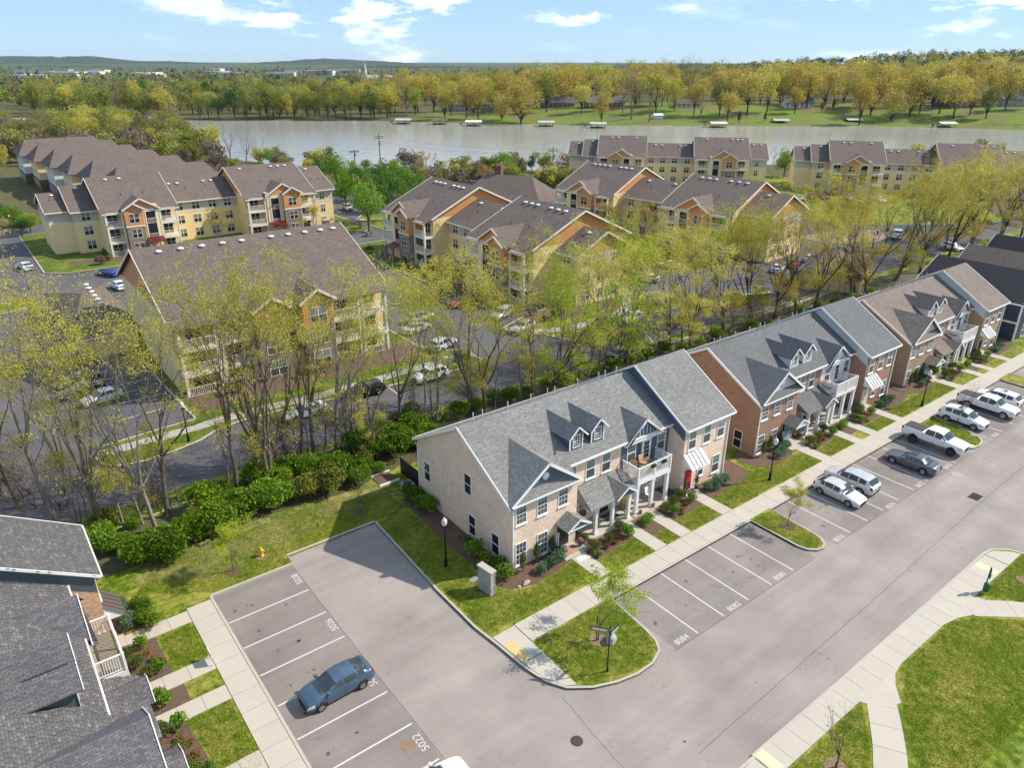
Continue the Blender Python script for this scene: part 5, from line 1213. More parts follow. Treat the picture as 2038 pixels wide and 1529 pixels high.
def gen_tree(seed, H, r0, fork=0.38, limbs=4, spread=32, levels=3, kids=3, leaf=0.17, per_tip=26, tip_r=0.55, lean=0.05, up=0.06, stems=1, side=0, leaf_low=0.0):
    """woodland tree: trunk(s), limbs, twigs; leaves in loose sprays at the twig ends"""
    r_ = np.random.default_rng(seed); segs = []; tips = []
    def rot(d, ang):
        ax = np.cross(d, rand_unit(r_, 1)[0]); ax /= np.linalg.norm(ax)
        return d*math.cos(ang)+np.cross(ax, d)*math.sin(ang)
    def grow(p, d, L_, r, lev):
        nseg = 4 if lev == 0 else 3; sides = (8, 6, 5, 4, 3, 3)[min(lev, 5)]; pts = []
        for i in range(nseg):
            d = d+r_.normal(0, .11 if lev else .05, 3)+np.array([0, 0, up]); d /= np.linalg.norm(d)
            q = p+d*L_/nseg; rr = r*(1-.42*(i+1)/nseg) if lev else r*(1-.3*(i+1)/nseg)
            segs.append((p, q, r*(1-.42*i/nseg) if lev else r*(1-.3*i/nseg), rr, sides)); p = q; pts.append((p, d, rr))
        if lev >= levels:
            tips.append(p); tips.append(pts[1][0]); return
        n = limbs if lev == 0 else kids
        for j in range(n):
            src = pts[-1] if (j < 2 or lev == 0 and r_.random() < .45) else pts[r_.integers(1, nseg)]
            ang = R(spread)*r_.uniform(.45, 1.2)*(.3 if lev == 0 and j == 0 else 1)
            dd = rot(src[1], ang); dd[2] = max(dd[2], -.05); dd /= np.linalg.norm(dd)
            Lk = L_*r_.uniform(.55, .82) if lev else (H-src[0][2])*r_.uniform(.42, .62)
            grow(src[0], dd, Lk, src[2]*r_.uniform(.55, .78), lev+1)
        if lev == 0:
            for j in range(side):
                src = pts[r_.integers(2, nseg)]; dd = rot(src[1], R(62)*r_.uniform(.7, 1.15)); dd[2] = abs(dd[2])*.8+.1; dd /= np.linalg.norm(dd)
                grow(src[0], dd, H*r_.uniform(.08, .17), src[2]*.3, max(2, levels-2))
        elif lev >= 2 and leaf_low and r_.random() < leaf_low: tips.append(pts[-1][0])
    for s in range(stems):
        d0 = np.array([r_.normal(0, lean), r_.normal(0, lean), 1.0]); off = r_.normal(0, .35, 3)*(stems > 1); off[2] = -.15
        grow(np.array([0, 0, -.15])*(stems == 1)+off*(stems > 1), d0/np.linalg.norm(d0), H*fork*r_.uniform(.85, 1.12), r0*(1 if stems == 1 else .72), 0)
    # root flare
    segs.append((np.array([0, 0, -.2]), np.array([0, 0, .5]), r0*1.35, r0*.98, 8))
    kz = H/max(np.percentile(np.array(tips)[:, 2], 98), .1); segs = [(p*kz, q*kz, a, b_, n) for p, q, a, b_, n in segs]; tips = [t*kz for t in tips]
    T = np.array(tips); m_ = np.repeat(T, per_tip, axis=0)
    P = m_+r_.normal(0, tip_r*.55, m_.shape)*np.array([1, 1, .7])
    P[:, 2] = np.maximum(P[:, 2], 0.8)
    return seg_mesh('trunk', segs), leaf_mesh('crown', P, leaf, r_)
def gen_blob(seed, H, rx, base=0.25, r0=0.25, clumps=26, n=2600, leaf=0.2, shell=.55, flat_top=0.0, taper=0.0, trunk_limbs=5):
    """round-headed tree: leaves gathered in uneven clumps inside an ellipsoid, limbs reach the clumps"""
    r_ = np.random.default_rng(seed); zc = H*(base+1)/2; rz_ = H*(1-base)/2
    C = rand_unit(r_, clumps)*r_.uniform(.35, .86, (clumps, 1))
    sc = np.ones(clumps) if not taper else 1-taper*(C[:, 2]+1)/2
    C = C*np.stack([rx*sc, rx*sc, np.full(clumps, rz_)], 1)+np.array([0, 0, zc])
    cr = r_.uniform(.26, .46, clumps)*rx*(sc**.5)
    k = r_.integers(0, clumps, n); d = rand_unit(r_, n)*np.cbrt(r_.uniform(shell, 1, (n, 1)))
    P = C[k]+d*cr[k][:, None]*np.array([1, 1, .85])
    segs = []; top = np.array([r_.normal(0, .05)*H, r_.normal(0, .05)*H, H*(base+.25)])
    segs.append((np.array([0, 0, -.2]), np.array([0, 0, H*base]), r0*1.1, r0*.85, 7)); segs.append((np.array([0, 0, H*base]), top, r0*.85, r0*.5, 6))
    for i in r_.choice(clumps, min(trunk_limbs, clumps), False): segs.append((np.array([0, 0, H*base*.9]), C[i], r0*.45, r0*.12, 4))
    return seg_mesh('trunk', segs), leaf_mesh('crown', P, leaf, r_)
def gen_bare(seed, H, r0, spread=34, levels=4, kids=3, limbs=5, fork=.3):
    r_, _ = None, None
    return gen_tree(seed, H, r0, fork, limbs, spread, levels, kids, .12, 2, .3)
def place_tree(name, meshes, mats_, x, y, z, s, rz, label, cat='tree', group=None, sxy=None, tilt=(0, 0), rnd=None):
    t = thing(name, label, cat, (x, y, z), 0, group); t.scale = (sxy or s, sxy or s, s); t.rotation_euler = (tilt[0], tilt[1], rz)
    slot('trunk', meshes[0], mats_[0], t); slot('crown', meshes[1], mats_[1], t)
    return t
# --- the belt of tall spring trees behind the townhouses
BELT = [gen_tree(s, 20, .27, f, l, sp, 4, 3, .088, int(pt*1.15)+4, .48, .06, .06, side=3, leaf_low=.35) for s, f, l, sp, pt in ((11, .34, 4, 30, 9), (12, .40, 4, 34, 10), (13, .30, 5, 34, 8), (14, .36, 4, 26, 9), (15, .32, 5, 38, 8), (16, .38, 3, 30, 14))]
BELT += [gen_tree(s, 18, .34, .22, 3, 26, 4, 3, .088, 14, .5, .16, .06, stems=2, side=2, leaf_low=.4) for s in (17, 18)]
BELT2 = [gen_tree(s, 20, .3, f, l, sp, 4, 3, .10, int(pt*1.7), .7, .08, .05, side=5, leaf_low=.6) for s, f, l, sp, pt in ((211, .30, 5, 34, 17), (212, .34, 4, 36, 18), (213, .26, 5, 36, 15), (214, .30, 4, 30, 16), (215, .28, 5, 38, 16), (216, .30, 4, 32, 20))]
BELT2 += [gen_tree(s, 18, .36, .2, 3, 28, 4, 3, .10, 22, .7, .18, .06, stems=2, side=4, leaf_low=.6) for s in (217, 218)]
tr = random.Random(31)
belt = [((108, 1036), 24, 0), ((152, 1042), 17, 3), ((197, 1065), 20, 1), ((216, 1065), 21, 5), ((249, 1060), 13, 3), ((285, 1046), 15, 2), ((311, 1058), 20, 4), ((334, 1031), 20, 0), ((475, 984), 21, 1), ((519, 968), 20, 3), ((533, 975), 22, 7),
        ((555, 935), 17, 0), ((576, 928), 19, 4), ((601, 925), 16, 3), ((625, 914), 21, 1), ((668, 905), 19, 2), ((693, 892), 18, 6), ((752, 914), 16, 5), ((799, 856), 18, 4), ((846, 806), 15, 3), ((871, 845), 17, 0), ((944, 824), 17, 6), ((965, 821), 16, 2),
        ((1062, 780), 17, 1), ((1090, 783), 18, 6), ((1133, 763), 14, 3), ((1171, 751), 17, 2), ((1191, 739), 17.5, 0), ((1239, 730), 18, 7), ((1333, 698), 17, 4), ((1372, 698), 17.5, 1), ((1376, 685), 16, 5),
        ((1440, 668), 17, 6), ((1496, 644), 17, 7), ((1540, 637), 16, 2), ((1588, 626), 17.5, 6), ((1620, 617), 17, 4), ((1698, 589), 19, 7), ((1721, 593), 20, 1), ((1780, 560), 19, 6), ((1830, 545), 20, 2), ((1885, 520), 20, 4), ((1930, 505), 20, 1), ((1985, 492), 20, 5), ((2030, 480), 20, 0), ((40, 1010), 19, 2), ((5, 985), 20, 4), ((-40, 1000), 20, 1)]
belt += [((1640, 545), 13, 2), ((1700, 520), 14, 5), ((1760, 500), 15, 0), ((1810, 515), 15, 2), ((1850, 478), 15, 4), ((1900, 470), 16, 1), ((1950, 455), 16, 5), ((2000, 452), 16, 2), ((2040, 445), 16, 0), ((1730, 545), 15, 4), ((1880, 500), 16, 0), ((1560, 560), 12, 5), ((1490, 590), 13, 2), ((1420, 600), 13, 0), ((1990, 475), 17, 4), ((1935, 490), 17, 3)]
BLAB = {'leaf_spring': 'tall woodland tree with bare lower trunk and yellow-green spring leaves', 'leaf_lime': 'tall woodland tree with lime-green young leaves in the tree belt', 'leaf_gold': 'tall tree with golden-olive budding crown at the end of the tree belt'}
for i, ((px, py), hh, k) in enumerate(belt):
    x, y = gp(px, py); lm = 'leaf_spring' if px < 1400 else ('leaf_gold' if i % 3 else 'leaf_spring')
    if i in (18, 24, 28, 33): lm = 'leaf_lime'
    base = 20 if k < 6 else 18; ms = BELT[k] if px < 880 else BELT2[k]
    pale = 'bark_pale' if tr.random() < .4 else 'bark'
    if px > 1400: pale = 'bark_dark' if tr.random() < .5 else 'bark'
    lb = BLAB[lm]
    if k > 5: lb = lb.replace('tall', 'twin-stemmed tall', 1)
    elif pale == 'bark_pale': lb = lb.replace('tall', 'pale-barked tall', 1)
    elif hh < 16.5: lb = lb.replace('tall', 'shorter', 1)
    place_tree('woodland_tree', ms, (pale, lm), x, y, 0.1, hh/base*.96, tr.uniform(0, 6.28), lb, 'tree', 'woodland trees between townhouses and apartments', sxy=hh/base*((.76 if px < 880 else .9) if hh > 15 else .6), tilt=(tr.gauss(0, .04), tr.gauss(0, .05)))
# thin understorey stems among them
UND = [gen_tree(s, 8, .09, .45, 3, 30, 3, 2, .10, 6, .45, .12, .05) for s in (41, 42, 43)]
for i in range(46):
    t_ = tr.random(); px = 60+t_*1650; yb = np.interp(px, [60, 216, 480, 700, 960, 1240, 1380, 1720], [1040, 1060, 970, 895, 822, 735, 695, 592])
    x, y = gp(px, yb+tr.uniform(-16, 6)); s = tr.uniform(.6, 1.2)
    place_tree('understorey_sapling', UND[i % 3], ('twig', 'leaf_spring'), x, y, .1, s, tr.uniform(0, 6.28), 'thin understorey sapling with sparse leaves among the tall trunks', 'sapling', 'saplings under the tree belt')
# --- shrubs
def gen_bush(seed, rx, ry, H, n, leaf, lumps=14, shell=.75, cone=0.0):
    r_ = np.random.default_rng(seed); C = rand_unit(r_, lumps); C[:, 2] = np.abs(C[:, 2])*1.1-.15; C *= r_.uniform(.5, .68, (lumps, 1)); cr = r_.uniform(.30, .46, lumps)
    k = r_.integers(0, lumps, n); d = rand_unit(r_, n)*np.cbrt(r_.uniform(shell, 1, (n, 1))); P = C[k]+d*cr[k][:, None]
    if cone: P[:, :2] *= (1-cone*np.clip((P[:, 2:3]+.2)/1.2, 0, 1))
    P = P*np.array([rx, ry, H*.55])+np.array([0, 0, H*.46]); P[:, 2] = np.clip(P[:, 2], .02, None)
    segs = [(np.array([0, 0, -.05]), np.array([C[i][0]*rx, C[i][1]*ry, H*.46+C[i][2]*H*.5]), .03, .012, 4) for i in range(5)]
    # dense shaded twigs inside so that the shrub is not hollow
    ic = r_.normal(0, .26, (max(60, n//8), 3))*np.array([rx, ry, H*.5])+np.array([0, 0, H*.45]); ic[:, 2] = np.clip(ic[:, 2], .03, None)
    P = np.concatenate([P, ic]); return seg_mesh('stem', segs), leaf_mesh('foliage', P, leaf, r_)
def bush(name, meshes, lm, x, y, z, s, label, group=None, cat='shrub', sz=None):
    t = thing(name, label, cat, (x, y, z), tr.uniform(0, 6.28), group); t.scale = (s, s, sz or s)
    slot('stem', meshes[0], 'twig', t); slot('foliage', meshes[1], lm, t); return t
BOX = [gen_bush(s, .62, .62, .95, 1500, .045) for s in (51, 52)]
LOOSE = [gen_bush(s, .6, .6, 1.05, 520, .085, 18, .6) for s in (53, 54, 55)]
SAGE = [gen_bush(s, .6, .6, .85, 900, .06) for s in (56, 57)]
CON = [gen_bush(58, .36, .36, 1.9, 1200, .05, 16, .7, .72)]
HED = [gen_bush(s, 1.55, 1.4, 2.4, 2400, .115, 26, .25) for s in (61, 62, 63, 64)]
FER = [gen_bush(s, .34, .34, .42, 240, .05) for s in (65,)]
# hedge of glossy green bushes along the wood edge
hd = [(250, 1105), (290, 1085), (232, 1068), (330, 1098), (375, 1065), (345, 1050), (415, 1055), (395, 1035), (450, 1040), (470, 1018), (505, 1025), (540, 1010), (520, 990), (575, 1000), (560, 975), (610, 985), (600, 962), (645, 975), (640, 948), (680, 962), (672, 935), (715, 948), (708, 920), (745, 935), (740, 905), (775, 915), (790, 895), (768, 880), (815, 895), (830, 878), (815, 860), (845, 870), (800, 842), (215, 1095), (265, 1125), (310, 1120), (440, 1000), (490, 975)]
hd += [(a+18, b-14) for a, b in hd if a > 225][::2]+[(a-10, b+8) for a, b in hd[::3]]
for i, (px, py) in enumerate(hd):
    x, y = gp(px+tr.uniform(-24, 24), py+tr.uniform(-10, 12)); lm = ('leaf_hedge', 'leaf_bright', 'leaf_hedge', 'leaf_hedge', 'leaf_olive')[i*7 % 5]; bush('hedge_bush', HED[i % 4], lm, x, y, .1, tr.choice((.5, .7, .85, 1.0, 1.2)), {'leaf_hedge': 'glossy green bush in the thicket along the wood edge', 'leaf_bright': 'bright green bush in the thicket along the wood edge', 'leaf_olive': 'dull olive bush in the thicket along the wood edge'}[lm], 'bushes along the wood edge', 'bush')
for i in range(26):
    px = 880+i*34; yb = np.interp(px, [880, 960, 1240, 1380, 1720], [832, 812, 728, 690, 588]); x, y = gp(px, yb+tr.uniform(-2, 10))
    bush('hedge_bush', HED[i % 4], 'leaf_hedge' if i % 3 else 'leaf_bright', x, y, .1, tr.uniform(.45, .85), 'low green bush at the foot of the trees behind the townhouses', 'low bushes behind the townhouses', 'bush')
# bare brown brush
BRU = [gen_tree(s, 3.4, .05, .12, 6, 42, 3, 3, .07, 4, .3, .25, .02, stems=2) for s in (71, 72)]
br_px = [(30, 1000), (60, 985), (90, 1005), (20, 960), (120, 1015), (130, 985), (700, 905), (735, 895), (690, 880), (1500, 650), (1520, 640), (1540, 630), (1480, 655), (1560, 622), (1600, 610), (1450, 665), (1650, 600), (1270, 690), (1290, 700), (1310, 690), (830, 850), (560, 930), (520, 945), (330, 1010), (280, 1030), (1200, 735), (1100, 770), (950, 810)]
for i, (px, py) in enumerate(br_px):
    x, y = gp(px, py); place_tree('brushwood', BRU[i % 2], ('bark_dark', 'leaf_twiggy'), x, y, .1, tr.uniform(.7, 1.3), tr.uniform(0, 6.28), 'leafless brown brushwood tangled between the trunks', 'brushwood', 'brushwood in the tree belt')

# --- apartment grounds: round street trees, bare trees, evergreens
ROUND = [gen_blob(s, 9, 3.6, .22, .22, 30, 4200, .17) for s in (81, 82, 83)]
OVAL = [gen_blob(s, 9, 2.6, .18, .2, 26, 3000, .17) for s in (84, 85)]
CONE_ = [gen_blob(86, 9, 2.3, .06, .2, 34, 3600, .15, .4, 0, .75)]
LIGHT = [gen_tree(s, 9, .16, .3, 5, 34, 3, 3, .11, 26, .55) for s in (87, 88)]
BARE = [gen_tree(s, 11, .2, .28, 5, 30, 4, 3, .07, 1, .3) for s in (91, 92, 93)]
def spot(px, py, top, kindname, meshes, H0, mats_, label, cat='tree', group=None, sx=1.0):
    x, y = gp(px, py); d = math.hypot(x-CAM[0], y-CAM[1])
    yy = (top-PHH/2)/FOC; dd = -AX_U*yy+AX_F; t = d/math.hypot(dd[0], dd[1]); hz = CAM[2]+dd[2]*t
    s = max(hz, 1.5)/H0; return place_tree(kindname, meshes, mats_, x, y, float(height(x, y)) if d > 250 else 0.0, s, tr.uniform(0, 6.28), label, cat, group, sxy=s*sx)
G1 = 'round green trees around the apartments'
for i, (px, py, top) in enumerate([(735, 462, 350), (775, 440, 330), (690, 420, 332), (720, 400, 318), (800, 420, 318), (760, 385, 312), (672, 380, 300), (640, 370, 315), (700, 385, 320), (828, 410, 340)]):
    spot(px, py, top, 'round_tree', ROUND[i % 3], 9, ('bark', ('leaf_bright', 'leaf_green')[i % 2]), 'dense round-headed green tree by the apartment entrance drive', group=G1, sx=.95)
for i, (px, py, top) in enumerate([(1005, 352, 298), (1058, 338, 302), (1560, 352, 282), (1030, 365, 330), (540, 330, 290), (575, 332, 302), (520, 335, 310), (430, 330, 305), (345, 335, 300), (320, 350, 318), (1310, 300, 268), (1340, 300, 272), (30, 452, 362), (-5, 445, 358), (62, 462, 378), (45, 470, 385)]):
    dk = i in (1, 8); spot(px, py, top, 'round_tree', ROUND[i % 3] if not dk else OVAL[0], 9, ('bark', 'leaf_dark' if dk else 'leaf_green' if i % 2 else 'leaf_bright'), ('dark conical evergreen near the water' if dk else 'bushy green tree standing between the apartments and the lake'), group='bushy trees near the lake', sx=1.15 if px > 100 else 1.5)
for px, py, top in [(212, 520, 448), (1745, 470, 425)]: spot(px, py, top, 'evergreen_tree', CONE_[0], 9, ('bark_dark', 'leaf_dark'), 'dark pointed evergreen against the yellow apartment wall' if px < 500 else 'dark pointed evergreen at the edge of the drive')
for i, (px, py, top) in enumerate([(435, 490, 395), (630, 475, 390), (880, 520, 430), (1215, 480, 390), (1275, 490, 400), (1650, 400, 320), (1490, 400, 340), (1560, 400, 340), (1600, 440, 350), (1430, 445, 380), (1395, 340, 290), (900, 370, 318), (850, 350, 300), (1130, 350, 300), (1080, 380, 330), (1010, 400, 355), (965, 380, 330), (580, 430, 385), (1340, 520, 450), (1460, 520, 430), (910, 600, 500), (1050, 600, 470), (830, 640, 520), (960, 560, 490)]):
    lm = 'leaf_ochre' if i in (1, 2, 15, 16, 3) else ('leaf_gold' if i % 3 == 0 else 'leaf_spring')
    spot(px, py, top, 'young_tree', LIGHT[i % 2], 9, ('bark', lm), {'leaf_ochre': 'young tree with ochre budding crown beside an apartment wall', 'leaf_gold': 'small tree with golden buds in the apartment grounds', 'leaf_spring': 'small airy tree with yellow-green leaves in the apartment grounds'}[lm], group='small trees in the apartment grounds')
bare_px = [(285, 500, 420), (330, 510, 440), (365, 320, 235), (460, 320, 240), (490, 325, 245), (520, 330, 262), (560, 330, 278), (805, 318, 262), (1345, 320, 262), (1370, 320, 260), (1400, 320, 262), (1450, 322, 270), (1500, 320, 262), (1540, 318, 270), (1170, 345, 275), (1110, 350, 290), (600, 520, 470), (250, 560, 490), (200, 580, 500), (1180, 560, 480), (50, 300, 240), (100, 300, 230), (150, 310, 245), (200, 300, 240), (20, 320, 255), (250, 310, 240), (300, 320, 262), (410, 320, 270), (1690, 320, 278), (1760, 318, 280), (1850, 320, 280), (1940, 318, 285), (2010, 316, 280)]
for i, (px, py, top) in enumerate(bare_px):
    spot(px, py, top, 'bare_tree', BARE[i % 3], 11, ('twig' if i % 2 else 'bark', 'leaf_twiggy'), 'leafless grey-brown tree with fine twigs standing by the lake shore' if py < 360 else 'leafless tree close to an apartment wall', group='leafless trees')
# scrub between apartments and lake, left woods by the river arm
SCR = [gen_blob(s, 5, 2.6, .05, .12, 22, 1500, .2, .3) for s in (101, 102, 103)]
for i in range(230):
    px = tr.uniform(820, 1130) if i < 44 else (tr.uniform(1120, 2038) if i < 84 else (tr.uniform(430, 830) if i < 104 else tr.uniform(-30, 430))); py = tr.uniform(340, 385) if i < 44 else (tr.uniform(300, 326) if i < 84 else (tr.uniform(318, 345) if i < 104 else tr.uniform(258, 330)))
    x, y = gp(px, py); lm = tr.choice(['leaf_twiggy', 'leaf_olive', 'leaf_spring', 'leaf_twiggy', 'leaf_olive', 'leaf_farpale'])
    if inpoly(x, y, LAKE) or (-12 < x < 24 and 150 < y < 270): continue
    place_tree('scrub_bush', SCR[i % 3], ('twig', lm), x, y, float(height(x, y)), tr.uniform(.6, 1.35)*(1.9 if i >= 104 else 1.15), tr.uniform(0, 6.28), {'leaf_twiggy': 'brown twiggy scrub bush between the apartments and the lake', 'leaf_olive': 'olive-green scrub bush on the near lake bank', 'leaf_spring': 'yellow-green scrub bush on the near lake bank', 'leaf_farpale': 'pale green scrub bush on the near lake bank'}[lm], 'bush', 'scrub on the near lake bank')
# bushes round the apartment blocks
for i in range(46):
    bx, by = tr.choice([((-16, 11), (49, 52)), ((-15, 36), (124, 128)), ((30.5, 33), (60, 104)), ((74, 77), (60, 104)), ((28, 50), (49.5, 54)), ((-18, -9), (70.5, 72.8))])
    bush('planting_shrub', HED[i % 4], 'leaf_box' if i % 2 else 'leaf_twiggy', tr.uniform(*bx), tr.uniform(*by), .1, tr.uniform(.4, .75), 'low foundation shrub along an apartment wall' if i % 2 else 'brown deciduous shrub along an apartment wall', 'shrubs along the apartment walls')
# ------------------------------------------------------------------ vehicles
def ip(x, pts): return float(np.interp(x, [p[0] for p in pts], [p[1] for p in pts]))
KINDS = {
 # x runs from nose (0) to tail (L); top = bonnet/belt/boot line, roof = glasshouse top
 'hatch': dict(L=4.45, W=1.74, low=.20, belt=[(0, .60), (.12, .76), (.6, .92), (1.0, 1.0), (1.3, 1.03), (3.2, 1.07), (4.15, 1.12), (4.36, 1.05), (4.45, .85)], roof=[(0, .58), (.85, .97), (1.95, 1.43), (2.5, 1.50), (3.15, 1.46), (4.22, 1.20), (4.36, 1.06), (4.45, .85)], wheels=(.85, 3.55), wr=.31, ws=(.90, 1.9), rw=(3.28, 4.14), sw=(1.2, 3.85), pil=[(2.35, 2.43), (3.28, 3.34)], rin=.74),
 'compact': dict(L=4.35, W=1.79, low=.19, belt=[(0, .58), (.15, .70), (1.1, .90), (1.4, .95), (3.2, 1.0), (4.0, 1.04), (4.3, .95), (4.35, .85)], roof=[(0, .55), (1.15, .90), (2.0, 1.40), (2.7, 1.45), (3.4, 1.40), (4.2, 1.08), (4.35, .85)], wheels=(.88, 3.52), wr=.32, ws=(1.22, 1.98), rw=(3.5, 4.1), sw=(1.4, 3.65), pil=[(2.4, 2.48), (3.2, 3.26)], rin=.74),
 'suv': dict(L=4.6, W=1.85, low=.26, belt=[(0, .72), (.12, .86), (.95, 1.02), (1.3, 1.07), (3.4, 1.14), (4.35, 1.18), (4.55, 1.05), (4.6, .9)], roof=[(0, .7), (1.05, 1.02), (1.8, 1.58), (2.4, 1.67), (3.6, 1.63), (4.1, 1.55), (4.5, 1.12), (4.6, .9)], wheels=(.9, 3.58), wr=.36, ws=(1.1, 1.78), rw=(4.12, 4.45), sw=(1.3, 3.95), pil=[(2.32, 2.40), (3.2, 3.27)], rin=.76),
 'sedan': dict(L=4.72, W=1.82, low=.18, belt=[(0, .58), (.15, .70), (1.3, .90), (1.6, .95), (3.4, 1.0), (3.9, 1.02), (4.55, .98), (4.72, .82)], roof=[(0, .55), (1.35, .90), (2.2, 1.36), (2.8, 1.42), (3.3, 1.36), (4.05, 1.03), (4.72, .82)], wheels=(.9, 3.72), wr=.335, ws=(1.42, 2.16), rw=(3.36, 3.98), sw=(1.6, 3.75), pil=[(2.6, 2.68)], rin=.74),
 'pickup': dict(L=5.9, W=1.98, low=.42, belt=[(0, .88), (.12, 1.08), (1.3, 1.20), (1.6, 1.24), (3.75, 1.28), (3.8, 1.36), (5.8, 1.36), (5.9, 1.3)], roof=[(0, .85), (1.42, 1.22), (2.05, 1.80), (2.5, 1.88), (3.5, 1.86), (3.74, 1.36), (5.9, 1.3)], wheels=(1.0, 4.6), wr=.42, ws=(1.48, 2.03), rw=(3.55, 3.72), sw=(1.68, 3.55), pil=[(2.66, 2.78)], rin=.78, bed=(3.86, 5.75)),
}
CARM = {}
def car_meshes(kind):
    if kind in CARM: return CARM[kind]
    K = KINDS[kind]; Lc, W2, low = K['L'], K['W']/2, K['low']
    xs = sorted(set([0, .03, .08, .15]+list(np.linspace(.22, Lc-.22, 74))+[Lc-.15, Lc-.08, Lc-.03, Lc]))
    Z = {}
    grid = []
    for x in xs:
        e = max(0, (.75-x)/.75, (x-(Lc-.65))/.65); w_ = W2*(1-.20*e**2.4); bl = ip(x, K['belt']); rf = max(ip(x, K['roof']), bl)
        lo = low+.10*max(0, (.25-x)/.25, (x-(Lc-.3))/.3)
        g_ = min(1, max(0, (rf-bl)/.28)); g_ = g_*g_*(3-2*g_); wr_ = W2*K['rin']
        pts = [(0, lo), (.82*w_, lo)]
        for k in range(1, 9):
            t = k/9; z = lo+(bl-lo)*t; bul = 1-.05*(1-t)**2-.055*max(0, t-.55)**1.4/.32
            if t < .14: bul *= .96
            pts.append((w_*bul, z))
        pts.append((w_*.925, bl))
        hood = [(w_*.88, bl+.012), (w_*.75, bl+.03), (w_*.4, bl+.05), (0, bl+.055)]
        cabin = [(w_*.925+(wr_-w_*.925)*.5, bl+(rf-.05-bl)*.52), (wr_, rf-.05), (wr_*.72, rf-.005), (0, rf+.02)]
        pts += [((1-g_)*h_[0]+g_*c_[0], (1-g_)*h_[1]+g_*c_[1]) for h_, c_ in zip(hood, cabin)]
        grid.append((x, pts, g_, bl, rf))
    n = len(grid[0][1]); V = []; side = {}
    for i, (x, pts, *_r) in enumerate(grid):
        for s in (1, -1):
            for j, (y, z) in enumerate(pts):
                if y == 0 and s == -1: side[i, j, s] = side[i, j, 1]; continue
                side[i, j, s] = len(V); V.append((x-Lc/2, s*y, z))
    out_ = {k: [] for k in ('body', 'windscreen', 'rear_window', 'side_window', 'side_window2', 'headlight', 'headlight2', 'taillight', 'taillight2', 'bed_cover', 'trim_strip', 'trim_strip2')}
    for i in range(len(grid)-1):
        xm = (grid[i][0]+grid[i+1][0])/2; g_ = (grid[i][2]+grid[i+1][2])/2
        for j in range(n-1):
            zc = sum(grid[a][1][b][1] for a in (i, i+1) for b in (j, j+1))/4; yc = sum(grid[a][1][b][0] for a in (i, i+1) for b in (j, j+1))/4
            for s in (1, -1):
                q = [side[i, j, s], side[i+1, j, s], side[i+1, j+1, s], side[i, j+1, s]]
                q = q if s == -1 else q[::-1]
                if len(set(q)) < 4: q = list(dict.fromkeys(q))
                arch = any((xm-wx)**2+(zc-K['wr'])**2 < (K['wr']+.065)**2 for wx in K['wheels'])
                if arch and 1 <= j < 10: continue
                key = 'body'
                if j in (10, 11) and K['sw'][0] < xm < K['sw'][1] and g_ > .35 and not any(a < xm < b for a, b in K['pil']) and not (j == 11 and (xm < K['ws'][1]-.12 or g_ < .8)): key = 'side_window' if s == 1 else 'side_window2'
                elif j >= 12 and K['ws'][0]+.04 < xm < K['ws'][1]: key = 'windscreen'
                elif j >= 12 and K['rw'][0] < xm < K['rw'][1]: key = 'rear_window'
                elif j >= 11 and 'bed' in K and K['bed'][0] < xm < K['bed'][1]: key = 'bed_cover'
                elif xm < .42 and 6 <= j <= 8 and yc > W2*.5: key = 'headlight' if s == 1 else 'headlight2'
                elif xm > Lc-.24 and 7 <= j <= 9 and yc > W2*.56: key = 'taillight' if s == 1 else 'taillight2'
                elif j in (1, 2) and .6 < xm < Lc-.6: key = 'trim_strip' if s == 1 else 'trim_strip2'
                out_[key].append(q)
    # nose and tail caps
    for i in (0, len(grid)-1):
        ring = [side[i, j, 1] for j in range(n)]+[side[i, j, -1] for j in range(n-2, 0, -1)]
        out_['body'].append(ring if i == 0 else ring[::-1])
    res = {}
    for key, fs in out_.items():
        if not fs: continue
        used = sorted({v for f in fs for v in f}); mp_ = {v: a for a, v in enumerate(used)}
        me_ = bpy.data.meshes.new(key.rstrip('2')); me_.from_pydata([V[v] for v in used], [], [[mp_[v] for v in f] for f in fs]); me_.update()
        me_.polygons.foreach_set('use_smooth', np.ones(len(me_.polygons), bool)); res[key] = me_
    wr_ = K['wr']
    ty = MB().lathe([(wr_*.64, -.11), (wr_*.93, -.11), (wr_, -.07), (wr_, .07), (wr_*.93, .11), (wr_*.66, .11), (wr_*.66, .02)], 22, cap=False)
    rim = MB(); rim.lathe([(wr_*.66, .02), (wr_*.66, .085), (wr_*.60, .075), (wr_*.56, .03), (.0, .03)], 20); rim.lathe([(.07, .03), (.06, .085), (0, .085)], 10)
    for k in range(5):
        a = 2*math.pi*k/5; rim.bar((.04*math.cos(a), .04*math.sin(a), .06), (wr_*.6*math.cos(a), wr_*.6*math.sin(a), .07), .075, .04)
    res['tyre'] = ty.mesh('tyre', True); res['rim'] = rim.mesh('rim')
    ub = MB().box(-Lc/2+.25, Lc/2-.25, -W2*.66, W2*.66, low+.03, low+.35); res['underbody'] = ub.mesh('underbody')
    mr = MB().prism([(-.1, -.06), (.1, -.05), (.1, .07), (-.06, .08)], 'y', 0, .2); res['mirror'] = mr.mesh('mirror')
    hb = ip(0.05, K['belt'])
    res['grille'] = MB().box(-Lc/2-.015, -Lc/2+.06, -W2*.42, W2*.42, hb-.22, hb-.06).mesh('grille')
    res['bumper'] = MB().box(-Lc/2-.02, -Lc/2+.06, -W2*.55, W2*.55, low+.14, low+.27).mesh('bumper')
    res['bumper_r'] = MB().box(Lc/2-.06, Lc/2+.02, -W2*.6, W2*.6, low+.14, low+.28).mesh('bumper')
    res['plate'] = MB().box(Lc/2+.0, Lc/2+.022, -.16, .16, hb-.05, hb+.08).mesh('number_plate')
